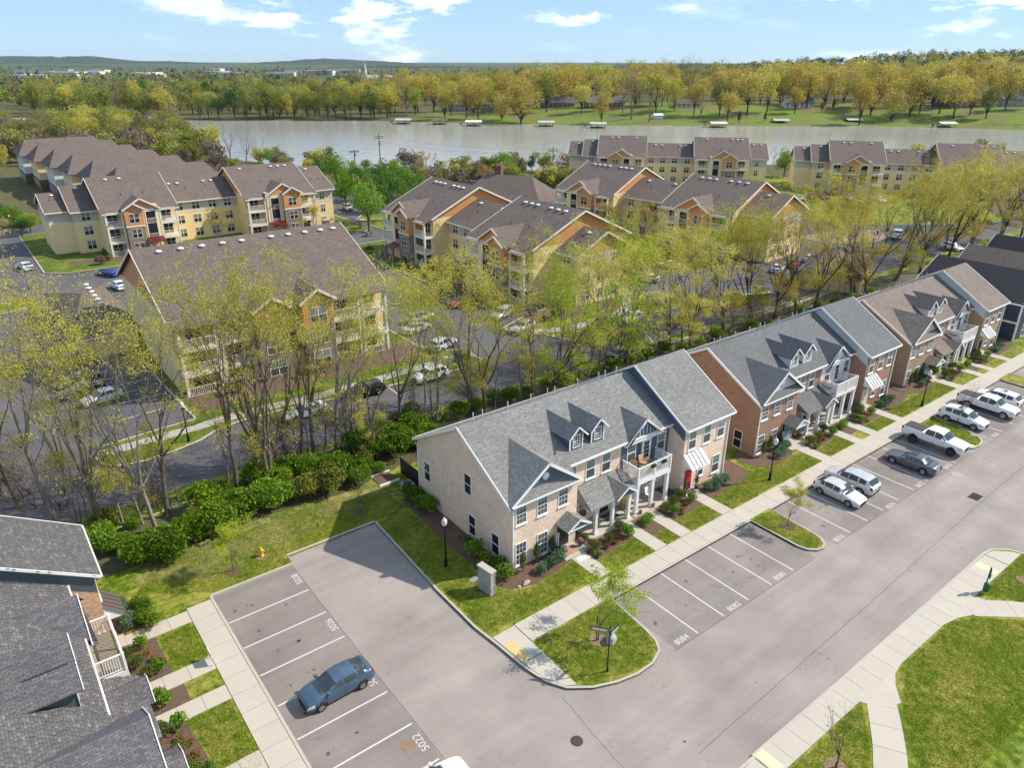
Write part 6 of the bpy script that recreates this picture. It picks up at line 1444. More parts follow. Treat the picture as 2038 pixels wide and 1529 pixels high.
    res['handle'] = MB().box(-.09, .09, 0, .03, -.012, .018).mesh('handle')
    res['seam'] = MB().box(-.006, .006, -.004, .004, 0, 1).mesh('door_seam')
    res['sunroof'] = MB().box(-.32, .32, -.36, .36, 0, .012).mesh('sunroof')
    res['roof_rail'] = MB().bar((-.8, 0, 0), (.8, 0, 0), .04, .05).mesh('roof_rail')
    CARM[kind] = res; return res
def car(kind, paint_, label, x, y, heading, sunroof=False, rails=False, z=0.0, detail=True, group=None, lift=0.0, name=None, rim='rim_metal', s=1.0):
    """heading: direction the nose points, degrees in plan"""
    K = KINDS[kind]; M_ = car_meshes(kind); Lc, W2 = K['L'], K['W']/2
    c = thing(name or {'pickup': 'pickup_truck', 'suv': 'parked_suv'}.get(kind, 'parked_car'), label, {'pickup': 'pickup truck', 'suv': 'suv'}.get(kind, 'car'), (x, y, z), R(heading)+math.pi, group)
    c.scale = (s, s, s)
    U = lift
    slot('body', M_['body'], paint_, c, (0, 0, U))
    for k, m_, n_ in (('windscreen', 'car_glass', 'windscreen'), ('rear_window', 'car_glass', 'rear_window'), ('side_window', 'car_glass', 'side_window'), ('side_window2', 'car_glass', 'side_window'), ('headlight', 'lamp_clear', 'headlight'), ('headlight2', 'lamp_clear', 'headlight'), ('taillight', 'lamp_red', 'taillight'), ('taillight2', 'lamp_red', 'taillight'), ('bed_cover', 'rug_dark', 'bed_cover'), ('trim_strip', 'rubber' if kind in ('suv', 'pickup') else paint_, 'sill_trim'), ('trim_strip2', 'rubber' if kind in ('suv', 'pickup') else paint_, 'sill_trim')):
        if k in M_: slot(n_, M_[k], m_, c, (0, 0, U))
    slot('underbody', M_['underbody'], 'dark_void', c, (0, 0, U))
    for wx in K['wheels']:
        for s_ in (1, -1):
            o = slot('wheel', M_['tyre'], 'rubber', c, (wx-Lc/2, s_*(W2-.115), K['wr'])); o.rotation_euler = (R(90)*(-s_), 0, 0)
            slot('rim', M_['rim'], rim, o)
    if detail:
        mx = K['ws'][0]+.45; mz = ip(mx, K['belt'])+.06
        for s_ in (1, -1):
            o = slot('mirror', M_['mirror'], paint_, c, (mx-Lc/2, s_*(W2*.93), mz+U)); o.scale = (1, s_, 1)
            for hx in (2.25, 3.15) if kind != 'pickup' else (2.5, 3.4): slot('handle', M_['handle'], 'chrome' if paint_ != 'paint_white' else paint_, c, (hx-Lc/2, s_*(W2-.015), ip(hx, K['belt'])-.10+U)).scale = (1, s_, 1)
            for dx in ([K['pil'][0][0]+.04, K['ws'][0]+.32] if kind != 'pickup' else [2.72, 1.75, 3.76]):
                h0 = K['low']+.12; o = slot('door_seam', M_['seam'], 'dark_void', c, (dx-Lc/2, s_*(W2-.004), h0+U)); o.scale = (1, 1, ip(dx, K['belt'])-h0-.08)
        slot('grille', M_['grille'], 'dark_void', c, (0, 0, U)); slot('bumper', M_['bumper'], 'dark_void', c, (0, 0, U)); slot('bumper', M_['bumper_r'], 'dark_void' if kind in ('suv', 'pickup') else paint_, c, (0, 0, U)); slot('number_plate', M_['plate'], 'white_paint', c, (0, 0, U))
        rx = (K['ws'][1]+K['rw'][0])/2; rz_ = ip(rx, K['roof'])
        if sunroof: slot('sunroof', M_['sunroof'], 'car_glass', c, (rx-.3-Lc/2, 0, rz_+.012+U))
        if rails:
            for s_ in (1, -1): slot('roof_rail', M_['roof_rail'], 'rim_metal', c, (rx-Lc/2, s_*W2*K['rin']*.93, rz_+.02+U))
    return c
# near car parks: (centre, heading)
car('hatch', 'paint_blue', 'steel-blue hatchback parked over the number 5024', -21.35, 4.25, 180+2)
car('compact', 'paint_white', 'white car at the frame edge in the bay numbered 5022', -20.4, -5.15, 0)
car('compact', 'paint_champagne', 'pearl silver hatchback parked nose out beside the silver SUV', 23.1, -2.35, 270)
car('suv', 'paint_silver', 'silver SUV parked nose in beside the pearl hatchback', 25.75, -1.95, 90)
car('sedan', 'paint_grey', 'dark grey saloon parked nose in, between empty bay and white pickup', 33.65, -3.55, 92, sunroof=True)
car('pickup', 'paint_white', 'lifted white pickup with black wheels beside the grass island', 39.35, -2.9, 271, lift=.12, rim='iron')
car('suv', 'paint_white', 'white SUV with dark roof glass parked nose out beside the sapling island', 47.0, -2.4, 270, sunroof=True, rails=True)
car('pickup', 'paint_white', 'white pickup with chrome wheels and bed cover between two white SUVs', 52.35, -2.6, 270)
car('suv', 'paint_white', 'white SUV parked nose in with its sunroof, beyond the chrome-wheeled pickup', 55.4, -2.5, 90, sunroof=True)
# apartment lanes
def pcar(kind, paint_, label, px, py, heading, **k):
    x, y = gp(px, py); car(kind, paint_, label, x, y, heading, **k)
pcar('sedan', 'paint_white', 'white saloon parallel parked behind the bare trunks', 608, 828, 0+182); pcar('suv', 'paint_black', 'black SUV parallel parked under the trees before the balconies', 728, 787, 180)
pcar('suv', 'paint_white', 'white SUV parallel parked at the kerb beyond the trunks', 857, 756, 182); pcar('suv', 'paint_silver', 'silver SUV parked beside the green utility boxes', 882, 694, 20)
pcar('sedan', 'paint_white', 'white saloon parked by the rounded grass island', 1258, 640, 192); pcar('suv', 'paint_black', 'black SUV parked just behind the white saloon at the island', 1195, 656, 192)
pcar('sedan', 'paint_darkgrey', 'dark saloon parked against the wood side kerb behind the roof ridge', 1232, 712, 15); pcar('suv', 'paint_slate', 'blue-grey SUV in the bay beside the low garage hedge', 140, 728, 190); pcar('sedan', 'paint_black', 'black saloon parked next to the blue-grey SUV', 158, 765, 190)
pcar('sedan', 'paint_darkgrey', 'charcoal saloon in the third bay from the garage hedge', 165, 785, 190); pcar('compact', 'paint_white', 'white car in the bay near the apartment end wall, behind leaves', 205, 800, 190)
pcar('sedan', 'paint_silver', 'silver saloon in the lane in front of the peach gabled block', 830, 660, 15); pcar('suv', 'paint_white', 'white SUV parked beside the silver saloon in the lane', 836, 640, 15)
pcar('sedan', 'paint_red', 'red saloon parked under the trees by the small island', 918, 608, 190); pcar('sedan', 'paint_darkgrey', 'dark saloon with red tail lights near the small island', 868, 590, 190)
pcar('sedan', 'paint_silver', 'silver saloon half hidden by trunks at the island kerb', 1040, 658, 200); pcar('suv', 'paint_silver', 'silver SUV half hidden behind the leafy trees in the lane', 1000, 632, 200)
pcar('compact', 'paint_white', 'white car at the bend of the lane', 1330, 533, 120); pcar('compact', 'paint_white', 'white car parked near the bend beside the lawn', 1287, 560, 120)
pcar('sedan', 'paint_red', 'red car parked behind the leaning trunks', 1580, 530, 20); pcar('compact', 'paint_white', 'white hatchback parked behind the red car', 1612, 520, 20); pcar('compact', 'paint_white', 'white car partly hidden in front of the red car', 1548, 540, 20); pcar('sedan', 'paint_slate', 'grey-blue car beside the oval island', 1640, 505, 20)
pcar('pickup', 'paint_white', 'white pickup on the drive with the mulch island', 1785, 474, 20); pcar('sedan', 'paint_black', 'black car just beyond the white pickup on the drive', 1808, 462, 20); pcar('suv', 'paint_white', 'white SUV facing out on the drive behind tall trunks', 1893, 498, 250)
for i, (px, py, pc, lb) in enumerate([(1592, 398, 'white', 'white car in front of the lakeside block'), (1615, 396, 'red', 'red car parked in front of the lakeside block'), (1638, 396, 'red', 'second red car in front of the lakeside block, nearer the evergreen'), (1725, 404, 'red', 'dark red car by the golden trees'), (1752, 402, 'white', 'white car by the golden trees'), (1690, 398, 'silver', 'silver car behind the lime-green tree')]): pcar('suv' if i % 2 else 'sedan', 'paint_'+pc, lb, px, py, 230)
pcar('suv', 'paint_silver', 'silver SUV driving along the entrance drive by the round trees', 692, 418, 260); pcar('compact', 'paint_white', 'white car behind the round tree at the entrance', 718, 405, 250); pcar('sedan', 'paint_royal', 'bright blue car parked by the yellow block with stepped wings', 218, 548, 110); pcar('compact', 'paint_white', 'white car parked by the far garage corner', 236, 574, 100)
pcar('compact', 'paint_silver', 'silver car in the left lane behind yellow-green leaves', 52, 536, 100)
# ------------------------------------------------------------------ frontages: walks, beds, planting, small things
def bed(poly, m='mulch', z=0.142): return tag(flat(poly, z).build('planting_bed', m), kind='structure')
# a rotated copy of the same frontage serves the left house
def frontage(ox, oy, rz, tagtxt, first=False, flipm=False):
    M = Matrix.Translation((ox, oy, 0)) @ Matrix.Rotation(rz, 4, 'Z')
    def W(x, y): v = M @ Vector((x, y, 0)); return (v.x, v.y)
    sw_ = sett('front_walk')
    def wq(x0, x1, y0, y1, step=1.4): slabs(sw_, [[W(*p) for p in q] for q in run(x0, x1, y0, y1, step, 'y')], KZ+.004)
    yw = 1.62 if flipm else 1.98
    wq(-1.55, -0.15, yw if flipm else 2.25, 5.2); slabs(sw_, [[W(-2.1, 5.2), W(0.35, 5.2), W(0.35, 6.8), W(-2.1, 6.8)]], KZ+.06, .2)
    wq(4.35, 5.65, yw, 5.95); wq(7.3, 8.6, yw, 6.05); wq(12.55, 13.85, yw, 5.6); slabs(sw_, [[W(12.3, 5.6), W(14.1, 5.6), W(14.1, 6.4), W(12.3, 6.4)]], KZ+.03, .2)
    for poly in ([(-8.0, 6.2), (-7.4, 5.2), (-5.6, 4.6), (-3.4, 4.75), (-1.65, 5.1), (-2.2, 6.85), (-6.1, 6.85), (-6.1, 20), (-7.9, 20), (-8.1, 12)] if first else [(-7.9, 6.8), (-7.4, 5.2), (-5.6, 4.6), (-3.4, 4.75), (-1.65, 5.1), (-2.2, 6.85), (-6.1, 6.85), (-6.1, 8.2), (-7.6, 8.2)] if not flipm else [(-6.1, 4.7), (-1.65, 5.1), (-2.2, 6.85), (-6.1, 6.85)],
                 [(-0.1, 3.9), (4.3, 4.3), (4.3, 5.9), (1.2, 5.9), (1.2, 8.2), (.32, 8.2), (.32, 6.8), (-0.1, 5.1)], [(5.7, 3.6), (7.25, 3.6), (7.25, 6.0), (5.7, 5.9)], [(8.65, 3.9), (12.5, 4.0), (12.5, 6.3), (12.2, 8.2), (10.8, 8.2), (10.8, 6.0), (8.65, 6.0)],
                 [(13.9, 4.2), (18.4, 4.4), (20.4, 4.9), (20.6, 7.5), (18.4, 7.5), (18.2, 6.35), (14.15, 6.35)] if not flipm else [(14.15, 4.5), (18.3, 4.7), (18.3, 6.35), (14.15, 6.35)]):
        bed([W(*p) for p in poly])
    def B(name, ms, lm, x, y, s, label, grp): bush(name, ms, lm, *W(x, y), .13, s, label, grp)
    for i, (x, y, s) in enumerate([(0.75, 6.3, .8), (0.55, 5.0, 1.05), (2.3, 5.1, .85), (4.0, 5.65, 1.05), (9.1, 5.2, .95), (10.4, 5.5, 1.05), (11.6, 6.0, 1.0)]): B('clipped_shrub', BOX[i % 2], 'leaf_box', x, y, s, 'olive-green clipped round shrub in the bed of '+tagtxt, 'clipped shrubs before '+tagtxt)
    for i, (x, y, s) in enumerate([(4.05, 4.7, 1.0), (0.3, 4.15, .55), (6.3, 4.9, .85), (6.9, 5.1, .8), (9.3, 4.5, .9), (12.1, 4.9, .85)]): B('loose_shrub', LOOSE[i % 3], 'leaf_bright', x, y, s, 'bright green loose shrub in the bed of '+tagtxt, 'bright shrubs before '+tagtxt)
    for i, (x, y, s) in enumerate([(-4.3, 5.35, .95), (-3.3, 5.55, 1.0), (-2.4, 5.75, 1.0), (-1.75, 6.15, .9), (14.6, 5.2, .95), (15.3, 5.0, 1.0), (16.2, 5.4, 1.1), (17.1, 5.3, .95)]): B('blue_green_shrub', SAGE[i % 2], 'leaf_blue', x, y, s, 'blue-green low shrub in the bed of '+tagtxt, 'blue-green shrubs before '+tagtxt)
    for i, (x, y, s) in enumerate([(1.5, 4.5, 1), (2.5, 4.6, 1), (3.1, 4.9, .9), (10.3, 4.5, 1), (11.2, 4.8, 1), (9.9, 4.1, .7)]): B('rust_shrub', FER[0], 'leaf_rust', x, y, s, 'small rust-coloured shrub in the bed of '+tagtxt, 'rust shrubs before '+tagtxt)
    for i, (x, y, s) in enumerate([(-5.4, 6.3, 1.0), (-3.9, 6.55, 1.0), (-2.35, 6.55, 1.0)] if not flipm else []): B('columnar_evergreen', CON[0], 'leaf_box', x, y, s, 'narrow upright evergreen between the windows of '+tagtxt, 'upright evergreens before '+tagtxt)
    return W
frontage(0, 0, 0, 'the cream townhouse', first=True)
frontage(29.1, -0.35, 0, 'the red-brown townhouse')
frontage(57.3, -0.7, 0, 'the tan townhouse')
frontage(-25.0, 3.1, R(90), 'the charcoal-roofed townhouse', flipm=True)
# side bed of the cream townhouse
for i, (x, y, s, m_) in enumerate([(-7.0, 6.4, 1.25, 'leaf_bright'), (-6.8, 7.6, 1.2, 'leaf_hedge'), (-7.1, 8.7, 1.1, 'leaf_hedge'), (-7.2, 10.0, 1.45, 'leaf_hedge'), (-6.9, 14.9, .5, 'leaf_spring'), (-6.9, 12.8, .45, 'leaf_spring')]):
    bush('side_shrub', LOOSE[i % 3], m_, x, y, .13, s, 'leafy green shrub in the side bed of the cream townhouse', 'shrubs along the cream gable wall')
for i, (x, y, s) in enumerate([(-6.9, 17.2, 1.5), (-7.0, 18.3, 1.4), (-7.0, 19.3, 1.45), (-7.1, 20.3, 1.3)]): bush('side_shrub', LOOSE[i % 3], 'leaf_hedge', x, y, .13, s, 'dark green hedge shrub at the back corner of the cream townhouse', 'hedge shrubs at the cream back corner')
# north bed of the left house
for i, (x, y, s) in enumerate([(-29.0, 18.6, 1.1), (-29.2, 17.6, 1.15), (-28.9, 16.7, 1.2), (-29.1, 19.6, 1.0)]): bush('side_shrub', SAGE[i % 2], 'leaf_hedge', x, y, .13, s, 'green shrub beside the brown metal awning', 'shrubs beside the brown awning')

# young street trees with mulch rings
YNG = [gen_tree(s, 5, .055, .30, 5, 28, 3, 3, .062, 42, .34, .02, .08) for s in (111, 112)]
YB = [gen_tree(s, 5, .06, .28, 5, 26, 3, 3, .05, 1, .3, .02, .08) for s in (113,)]
def ring(x, y, r, m_='mulch', z=.15):
    P = [(x+r*math.cos(a)*rng.uniform(.88, 1.08), y+r*math.sin(a)*rng.uniform(.88, 1.08)) for a in np.linspace(0, 2*math.pi, 18)[:-1]]; bed(P, m_, z)
for (px, py), s, ms, lm, m_, lb in [((1190, 1278), 1.05, YNG[0], 'leaf_lime', 'mulch_pale', 'young lime-green tree on the corner island behind the street sign'), ((1567, 1050), .78, YNG[1], 'leaf_spring', 'mulch', 'young tree with thin leaves on the narrow parking island'), ((466, 1140), .85, YNG[1], 'leaf_lime', 'mulch', 'young tree in a mulch ring beside the yellow hydrant'),
                               ((718, 1022), .7, YB[0], 'leaf_twiggy', 'mulch', 'bare sapling in a mulch ring at the car park corner'), ((1903, 847), 1.0, YB[0], 'leaf_twiggy', 'mulch_pale', 'leafless sapling on the island beside the white SUV'), ((1662, 1532), .95, YB[0], 'leaf_twiggy', 'mulch_pale', 'leafless sapling in the park triangle between the paths')]:
    x, y = gp(px, py); ring(x, y, .62, m_); place_tree('young_tree', ms, ('bark', lm), x, y, .12, s, tr.uniform(0, 6), lb)
ring(*gp(2036, 1158), .5, 'mulch_pale')

# lamp posts
def lamp(x, y, label, s=1.0):
    l_ = thing('street_lamp', label, 'street lamp', (x, y, .12), 0, 'black street lamps'); l_.scale = (s, s, s)
    MB().lathe([(.17, 0), (.17, .12), (.12, .2), (.11, .55), (.14, .6), (.075, .7), (.06, 1.2), (.045, 3.45), (.08, 3.5), (.08, 3.58), (.04, 3.62)], 12).build('post', 'black_metal', l_, smooth=True)
    g_ = MB().lathe([(.10, 3.62), (.17, 3.75), (.21, 3.95), (.19, 4.08)], 14).build('globe', 'globe', l_, smooth=True)
    MB().lathe([(.21, 4.08), (.215, 4.12), (.15, 4.22), (.05, 4.3), (.03, 4.42), (0, 4.45)], 14).build('lamp_cap', 'globe', l_, smooth=True)
    for k in range(4):
        a = math.pi/4+k*math.pi/2; MB().bar((.1*math.cos(a), .1*math.sin(a), 3.62), (.205*math.cos(a), .205*math.sin(a), 4.08), .018).build('rib', 'black_metal', l_)
    MB().lathe([(.14, 3.56), (.14, 3.64)], 12).build('collar', 'black_metal', l_)
lamp(*gp(888, 1130), 'black lamp post with glass lantern on the side lawn of the cream townhouse'); lamp(*gp(1531, 958), 'black lamp post before the gap between cream and red-brown townhouses'); lamp(*gp(1834, 810), 'black lamp post before the gap between red-brown and tan townhouses')
lamp(*gp(376, 880), 'black lamp post on the grass strip beside the apartment sidewalk'); lamp(*gp(60, 582), 'black lamp post on the small island in the left lane'); lamp(*gp(1268, 615), 'dark lamp post beside the lane walk near the rounded island')
# street sign
sg = thing('street_sign', 'black street sign post with two framed green and white name blades', 'street sign', (*gp(1208, 1340), .12))
MB().lathe([(.075, 0), (.075, .3), (.04, .36), (.035, 3.55), (.05, 3.6), (.03, 3.68), (0, 3.74)], 10).build('post', 'black_metal', sg, smooth=True)
def blade(parent, ang, z, face, L_=1.0):
    bl = MB().box(.06, .06+L_, -.02, .02, z, z+.30).build('blade_frame', 'black_metal', parent); bl.rotation_euler = (0, 0, ang)
    pl = MB().box(.09, .03+L_, -.026, .026, z+.03, z+.27).build('name_plate', face, bl)
    MB().box(.20, L_-.08, -.030, .030, z+.07, z+.23).build('name_panel', 'white_paint', pl)
    return bl
blade(sg, R(12), 2.78, 'sign_green'); blade(sg, R(128), 3.1, 'grey_plastic', 1.15)
# second sign post and boulder
st = thing('stake', 'thin black stake standing in the mulch ring of the corner tree', 'stake', (*gp(1186, 1278), .12)); MB().lathe([(.03, 0), (.03, 2.1)], 8).build('post', 'black_metal', st)
bo = gen_bush  # (unused alias kept out of the scene)
def rock(name, label, x, y, z, sx, sy, sz, m_='rock', seed=1, rz=0.0):
    me_ = bpy.data.meshes.new(name); bm = bmesh.new(); bmesh.ops.create_icosphere(bm, subdivisions=3, radius=1); r_ = np.random.default_rng(seed)
    ph = r_.uniform(0, 6, 6)
    for v in bm.verts:
        c = v.co; k = 1+.10*math.sin(3*c.x+ph[0])*math.cos(2.5*c.y+ph[1])+.07*math.sin(6*c.z+ph[2]+4*c.x)+.03*math.sin(11*c.y+ph[3]); v.co = Vector((c.x*sx, c.y*sy, c.z*sz))*k
    bm.to_mesh(me_); bm.free(); me_.polygons.foreach_set('use_smooth', np.ones(len(me_.polygons), bool)); o = ob(name, me_, m_, None, (x, y, z), rz); return tag(o, label, 'rock')
rock('boulder', 'large smooth grey boulder on the corner island', *gp(1216, 1279), .2, .52, .36, .55, 'rock_grey', 4, .6)
rock('garden_rock', 'flat pale rock in the corner bed of the cream townhouse', *gp(1047, 1165), .2, .38, .2, .14, 'rock', 7, .3)
for i, (px, py, lb) in enumerate([(1033, 1172, 'small rusty garden rock beside the flat pale rock'), (1180, 1130, 'small grey rock in the bed by the brick steps')]): rock('garden_rock', lb, *gp(px, py), .16, .16, .13, .1, 'rock', 20+i)
# stone pillar (brick-like blocks laid one by one)
pil = thing('stone_pillar', 'tall grey stone-block entrance pillar at the corner of the bed', 'pillar', (*gp(969, 1180), .12), R(-82))
MB().box(-.62, .62, -.17, .17, 0, 1.98).build('core', 'stone_pale', pil)
rr = random.Random(9); z = 0.02
bmesh_cache = {}
for row in range(14):
    x = -.66; hgt = .135
    while x < .62:
        wd = rr.choice((.18, .26, .34, .42)); wd = min(wd, .66-x)
        if wd > .06:
            for s_ in (-1, 1):
                key = (round(wd, 2),)
                if key not in bmesh_cache: bmesh_cache[key] = MB().box(-wd/2+.008, wd/2-.008, -.03, .03, .006, hgt-.006).mesh('block')
                slot('block', bmesh_cache[key], rr.choice(('stone_pale', 'rock_grey', 'stone_pale')), pil, (x+wd/2, s_*(.19+rr.uniform(-.012, .012)), z))
        x += wd
    z += hgt+.004
MB().box(-.74, .74, -.27, .27, 1.98, 2.1).build('cap', 'kerb', pil)
# hydrant
hy = thing('fire_hydrant', 'yellow fire hydrant on the lawn behind the car park kerb', 'hydrant', (*gp(522, 1110), .12))
MB().lathe([(.17, 0), (.17, .06), (.12, .08), (.115, .5), (.16, .53), (.16, .57), (.13, .6), (.12, .68), (.06, .78), (.03, .8), (.03, .86), (0, .87)], 14).build('barrel', 'hydrant_yellow', hy, smooth=True)
for a in (0, 90, 180): 
    v = Vector((math.cos(R(a)), math.sin(R(a)), 0)); MB().tube(v*.1+Vector((0, 0, .42)), v*.22+Vector((0, 0, .42)), .065, n=10).build('nozzle', 'hydrant_yellow', hy)
ring(*gp(522, 1112), .45, 'mulch_pale', .138)
# dog waste station
dg = thing('waste_station', 'green dog waste post with bin and bag box by the path fork', 'bin', (*gp(1957, 1180), .12), R(30))
MB().box(-.035, .035, -.035, .035, 0, 2.1).build('post', 'dark_green', dg); b = MB(); b.lathe([(.18, .25), (.21, .35), (.21, .8), (.22, .85), (.12, .95), (0, .97)], 12, (-.3, 0, 0)); b.build('bin', 'dark_green', dg, smooth=True)
MB().box(-.2, .2, -.09, -.035, 1.25, 1.65).build('bag_box', 'sign_green', dg); MB().box(-.15, .15, -.06, -.04, 1.72, 2.05).build('sign_plate', 'sign_green', dg)
# lawn sign near the left sidewalk
ls = thing('lawn_sign', 'white framed lawn sign board beside the left sidewalk', 'sign', (*gp(421, 1322), .12), R(90)); f = MB(); f.box(-.42, -.38, -.02, .02, 0, 1.0); f.box(.38, .42, -.02, .02, 0, 1.0); f.box(-.42, .42, -.02, .02, .96, 1.0); f.build('frame', 'trim', ls); MB().box(-.38, .38, -.012, .012, .3, .96).build('board', 'metal_white', ls)
# hedges of utilities
def ubox(px, py, label, sx=.5, sy=.45, sz=.9, m_='utility_green', rz=0.0):
    u = thing('utility_box', label, 'utility box', (*gp(px, py), .1), rz); MB().box(-sx-.06, sx+.06, -sy-.06, sy+.06, 0, .08).build('plinth', 'concrete_old', u); MB().box(-sx, sx, -sy, sy, .08, sz).build('cabinet', m_, u); MB().prism([(-sy-.03, sz), (sy+.03, sz), (sy, sz+.1), (-sy, sz+.06)], 'x', -sx-.02, sx+.02).build('lid', m_, u); MB().box(sx, sx+.03, -.1, .1, .4, .6).build('handle', 'black_metal', u)
ubox(888, 732, 'tall pale green utility cabinet at the apartment kerb', .4, .4, 1.3); ubox(920, 716, 'dark green transformer box beside the pale utility cabinet', .8, .7, .9, 'dark_green'); ubox(1290, 607, 'tall pale green cabinet on the rounded grass island', .35, .35, 1.5); ubox(1318, 606, 'wide pale green transformer on the rounded grass island', .7, .6, .9)
uc = tag(MB().box(-.35, .35, -.22, .22, 0, .035).build('utility_cover', 'grey_plastic', None, (*gp(943, 1157), .125), .2), 'flat grey utility cover in the lawn by the stone pillar', 'utility cover')
uc = tag(MB().box(-.45, .45, -.22, .22, 0, .03).build('utility_cover', 'grey_plastic', None, (*gp(1936, 868), .125), .2), 'flat pale utility cover in the island turf beside the pickup', 'utility cover')
# rear fence, air conditioner and raised bed
fe = thing('privacy_fence', 'black board privacy fence at the back corner of the cream townhouse', 'fence', (-5.6, 20.1, .1))
for i in range(18): MB().box(-.02, .02, i*.235, i*.235+.225, .05, 1.75+rng.uniform(-.01, .01)).build('board', 'black_fence', fe)
for zz in (.4, 1.4): MB().box(.02, .06, 0, 4.2, zz, zz+.09).build('fence_rail', 'black_fence', fe)
ac = thing('air_conditioner', 'grey air-conditioning unit beside the black fence', 'air conditioner', (-6.6, 21.3, .1)); MB().box(-.5, .5, -.5, .5, 0, .8).build('cabinet', 'grey_plastic', ac); MB().lathe([(.4, .8), (.4, .83), (.0, .83)], 16).build('fan_grille', 'iron', ac)
ac = thing('air_conditioner', 'white air-conditioning unit in the gap beside the tan brick wall', 'air conditioner', (49.4, 9.4, .1)); MB().box(-.4, .4, -.35, .35, 0, .75).build('cabinet', 'vent_white', ac); MB().lathe([(.3, .75), (.3, .78), (.0, .78)], 14).build('fan_grille', 'iron', ac)
rb_ = thing('raised_bed', 'mulch square edged with white boards behind the black fence', 'raised bed', (-7.3, 24.3, .13)); MB().box(-.9, .9, -.9, .9, 0, .05).build('soil', 'mulch', rb_)
for s_ in (-1, 1): MB().box(-1, 1, s_*.95-.06, s_*.95+.06, 0, .16).build('edging', 'trim', rb_)
# pots, mats, porch furniture
def pot(name, label, x, y, z, m_, plant, r=.2, h=.36, ps=.5):
    p = thing(name, label, 'plant pot', (x, y, z)); MB().lathe([(r*.65, 0), (r*.95, h*.8), (r, h), (r*.85, h), (r*.8, h*.85), (0, h*.85)], 14).build('pot', m_, p, smooth=True)
    o = slot('foliage', plant[1], 'leaf_green' if m_ != 'blue_pot' else 'flower', p, (0, 0, h*.75)); o.scale = (ps, ps, ps)
pot('flower_pot', 'blue glazed pot of pink flowers beside the dark front door', 0.05, 5.95, .3, 'blue_pot', FER[0], .24, .5, .75); pot('plant_pot', 'small terracotta pot at the foot of the balcony column', 8.6, 6.2, .3, 'terracotta', FER[0], .18, .3, .3); pot('plant_pot', 'small terracotta pot beside the first balcony column', 7.0, 6.15, .3, 'terracotta', FER[0], .16, .28, .3)
for x, lb in ((12.45, 'narrow potted evergreen to one side of the red door, on the step'), (14.0, 'narrow potted evergreen between red door and small window')):
    p = thing('potted_evergreen', lb, 'plant pot', (x, 6.0, .18)); MB().lathe([(.13, 0), (.19, .3), (.2, .34), (.0, .34)], 12).build('pot', 'dark_door', p); o = slot('foliage', CON[0][1], 'leaf_box', p, (0, 0, .22)); o.scale = (.62, .62, .72)
for x, y, z, sx, sy, m_, lb in ((-0.95, 6.0, .235, .62, .42, 'rug', 'tan door mat on the brick step before the dark door'), (4.7, 7.4, .305, .75, .5, 'rug_dark', 'dark door mat on the porch floor of the cream townhouse'), (13.2, 5.85, .195, .45, .3, 'rug_dark', 'dark door mat before the red door'), (33.7, 7.2, .155, .6, .35, 'rug_red', 'red door mat on the porch of the red-brown townhouse')):
    tag(MB().box(-sx, sx, -sy, sy, 0, .015).build('door_mat', m_, None, (x, y, z)), lb, 'mat')
tag(MB().box(-.5, .5, -.3, .3, 0, .012).build('door_mat', 'white_paint', None, (-0.85, 4.75, KZ+.012)), 'pale mat on the front walk below the step', 'mat')
def chair(label, x, y, z, rz, m_):
    c = thing('patio_chair', label, 'chair', (x, y, z), rz)
    MB().box(-.26, .26, -.26, .26, .38, .44).build('seat', m_, c); bk = MB(); bk.prism([(.22, .44), (.28, .44), (.42, 1.0), (.36, 1.0)], 'x', -.26, .26); bk.build('backrest', m_, c)
    for sx in (-.23, .23):
        for sy in (-.23, .23): MB().box(sx-.025, sx+.025, sy-.025, sy+.025, 0, .38).build('leg', m_, c)
        MB().box(sx-.03, sx+.03, -.26, .3, .6, .64).build('armrest', m_, c)
BZ = 3.56
chair('light wooden chair at the window end of the navy balcony', 7.1, 7.5, BZ, R(-60), 'wood_tan'); chair('light wooden chair beside the balcony door of the cream townhouse', 8.6, 7.7, BZ, R(10), 'wood_tan')
chair('dark chair on the balcony of the red-brown townhouse', 36.6, 7.4, BZ-.15, R(20), 'rug_dark'); chair('white chair behind the balcony columns on the lower porch', 9.3, 7.3, .3, 0, 'trim'); chair('yellow cushioned chair on the porch between the columns', 6.75, 7.5, .3, R(15), 'cushion_yellow')
for x, y, z, m_, lb in ((8.5, 7.0, BZ, 'rug', 'tan rug on the navy balcony floor'), (37.6, 6.7, BZ-.15, 'rug_red', 'red patterned rug on the balcony of the red-brown townhouse')): tag(MB().box(-1.0, 1.0, -.55, .55, 0, .012).build('balcony_rug', m_, None, (x, y, z)), lb, 'rug')
tb_ = thing('patio_table', 'low wooden table with striped cloth on the navy balcony', 'table', (8.2, 6.8, BZ+.01)); MB().box(-.42, .42, -.3, .3, .4, .45).build('top', 'wood_tan', tb_); MB().box(-.08, .08, -.305, .305, .45, .457).build('runner', 'rug_dark', tb_)
for sx in (-.36, .36):
    for sy in (-.24, .24): MB().box(sx-.025, sx+.025, sy-.025, sy+.025, 0, .4).build('leg', 'wood_tan', tb_)
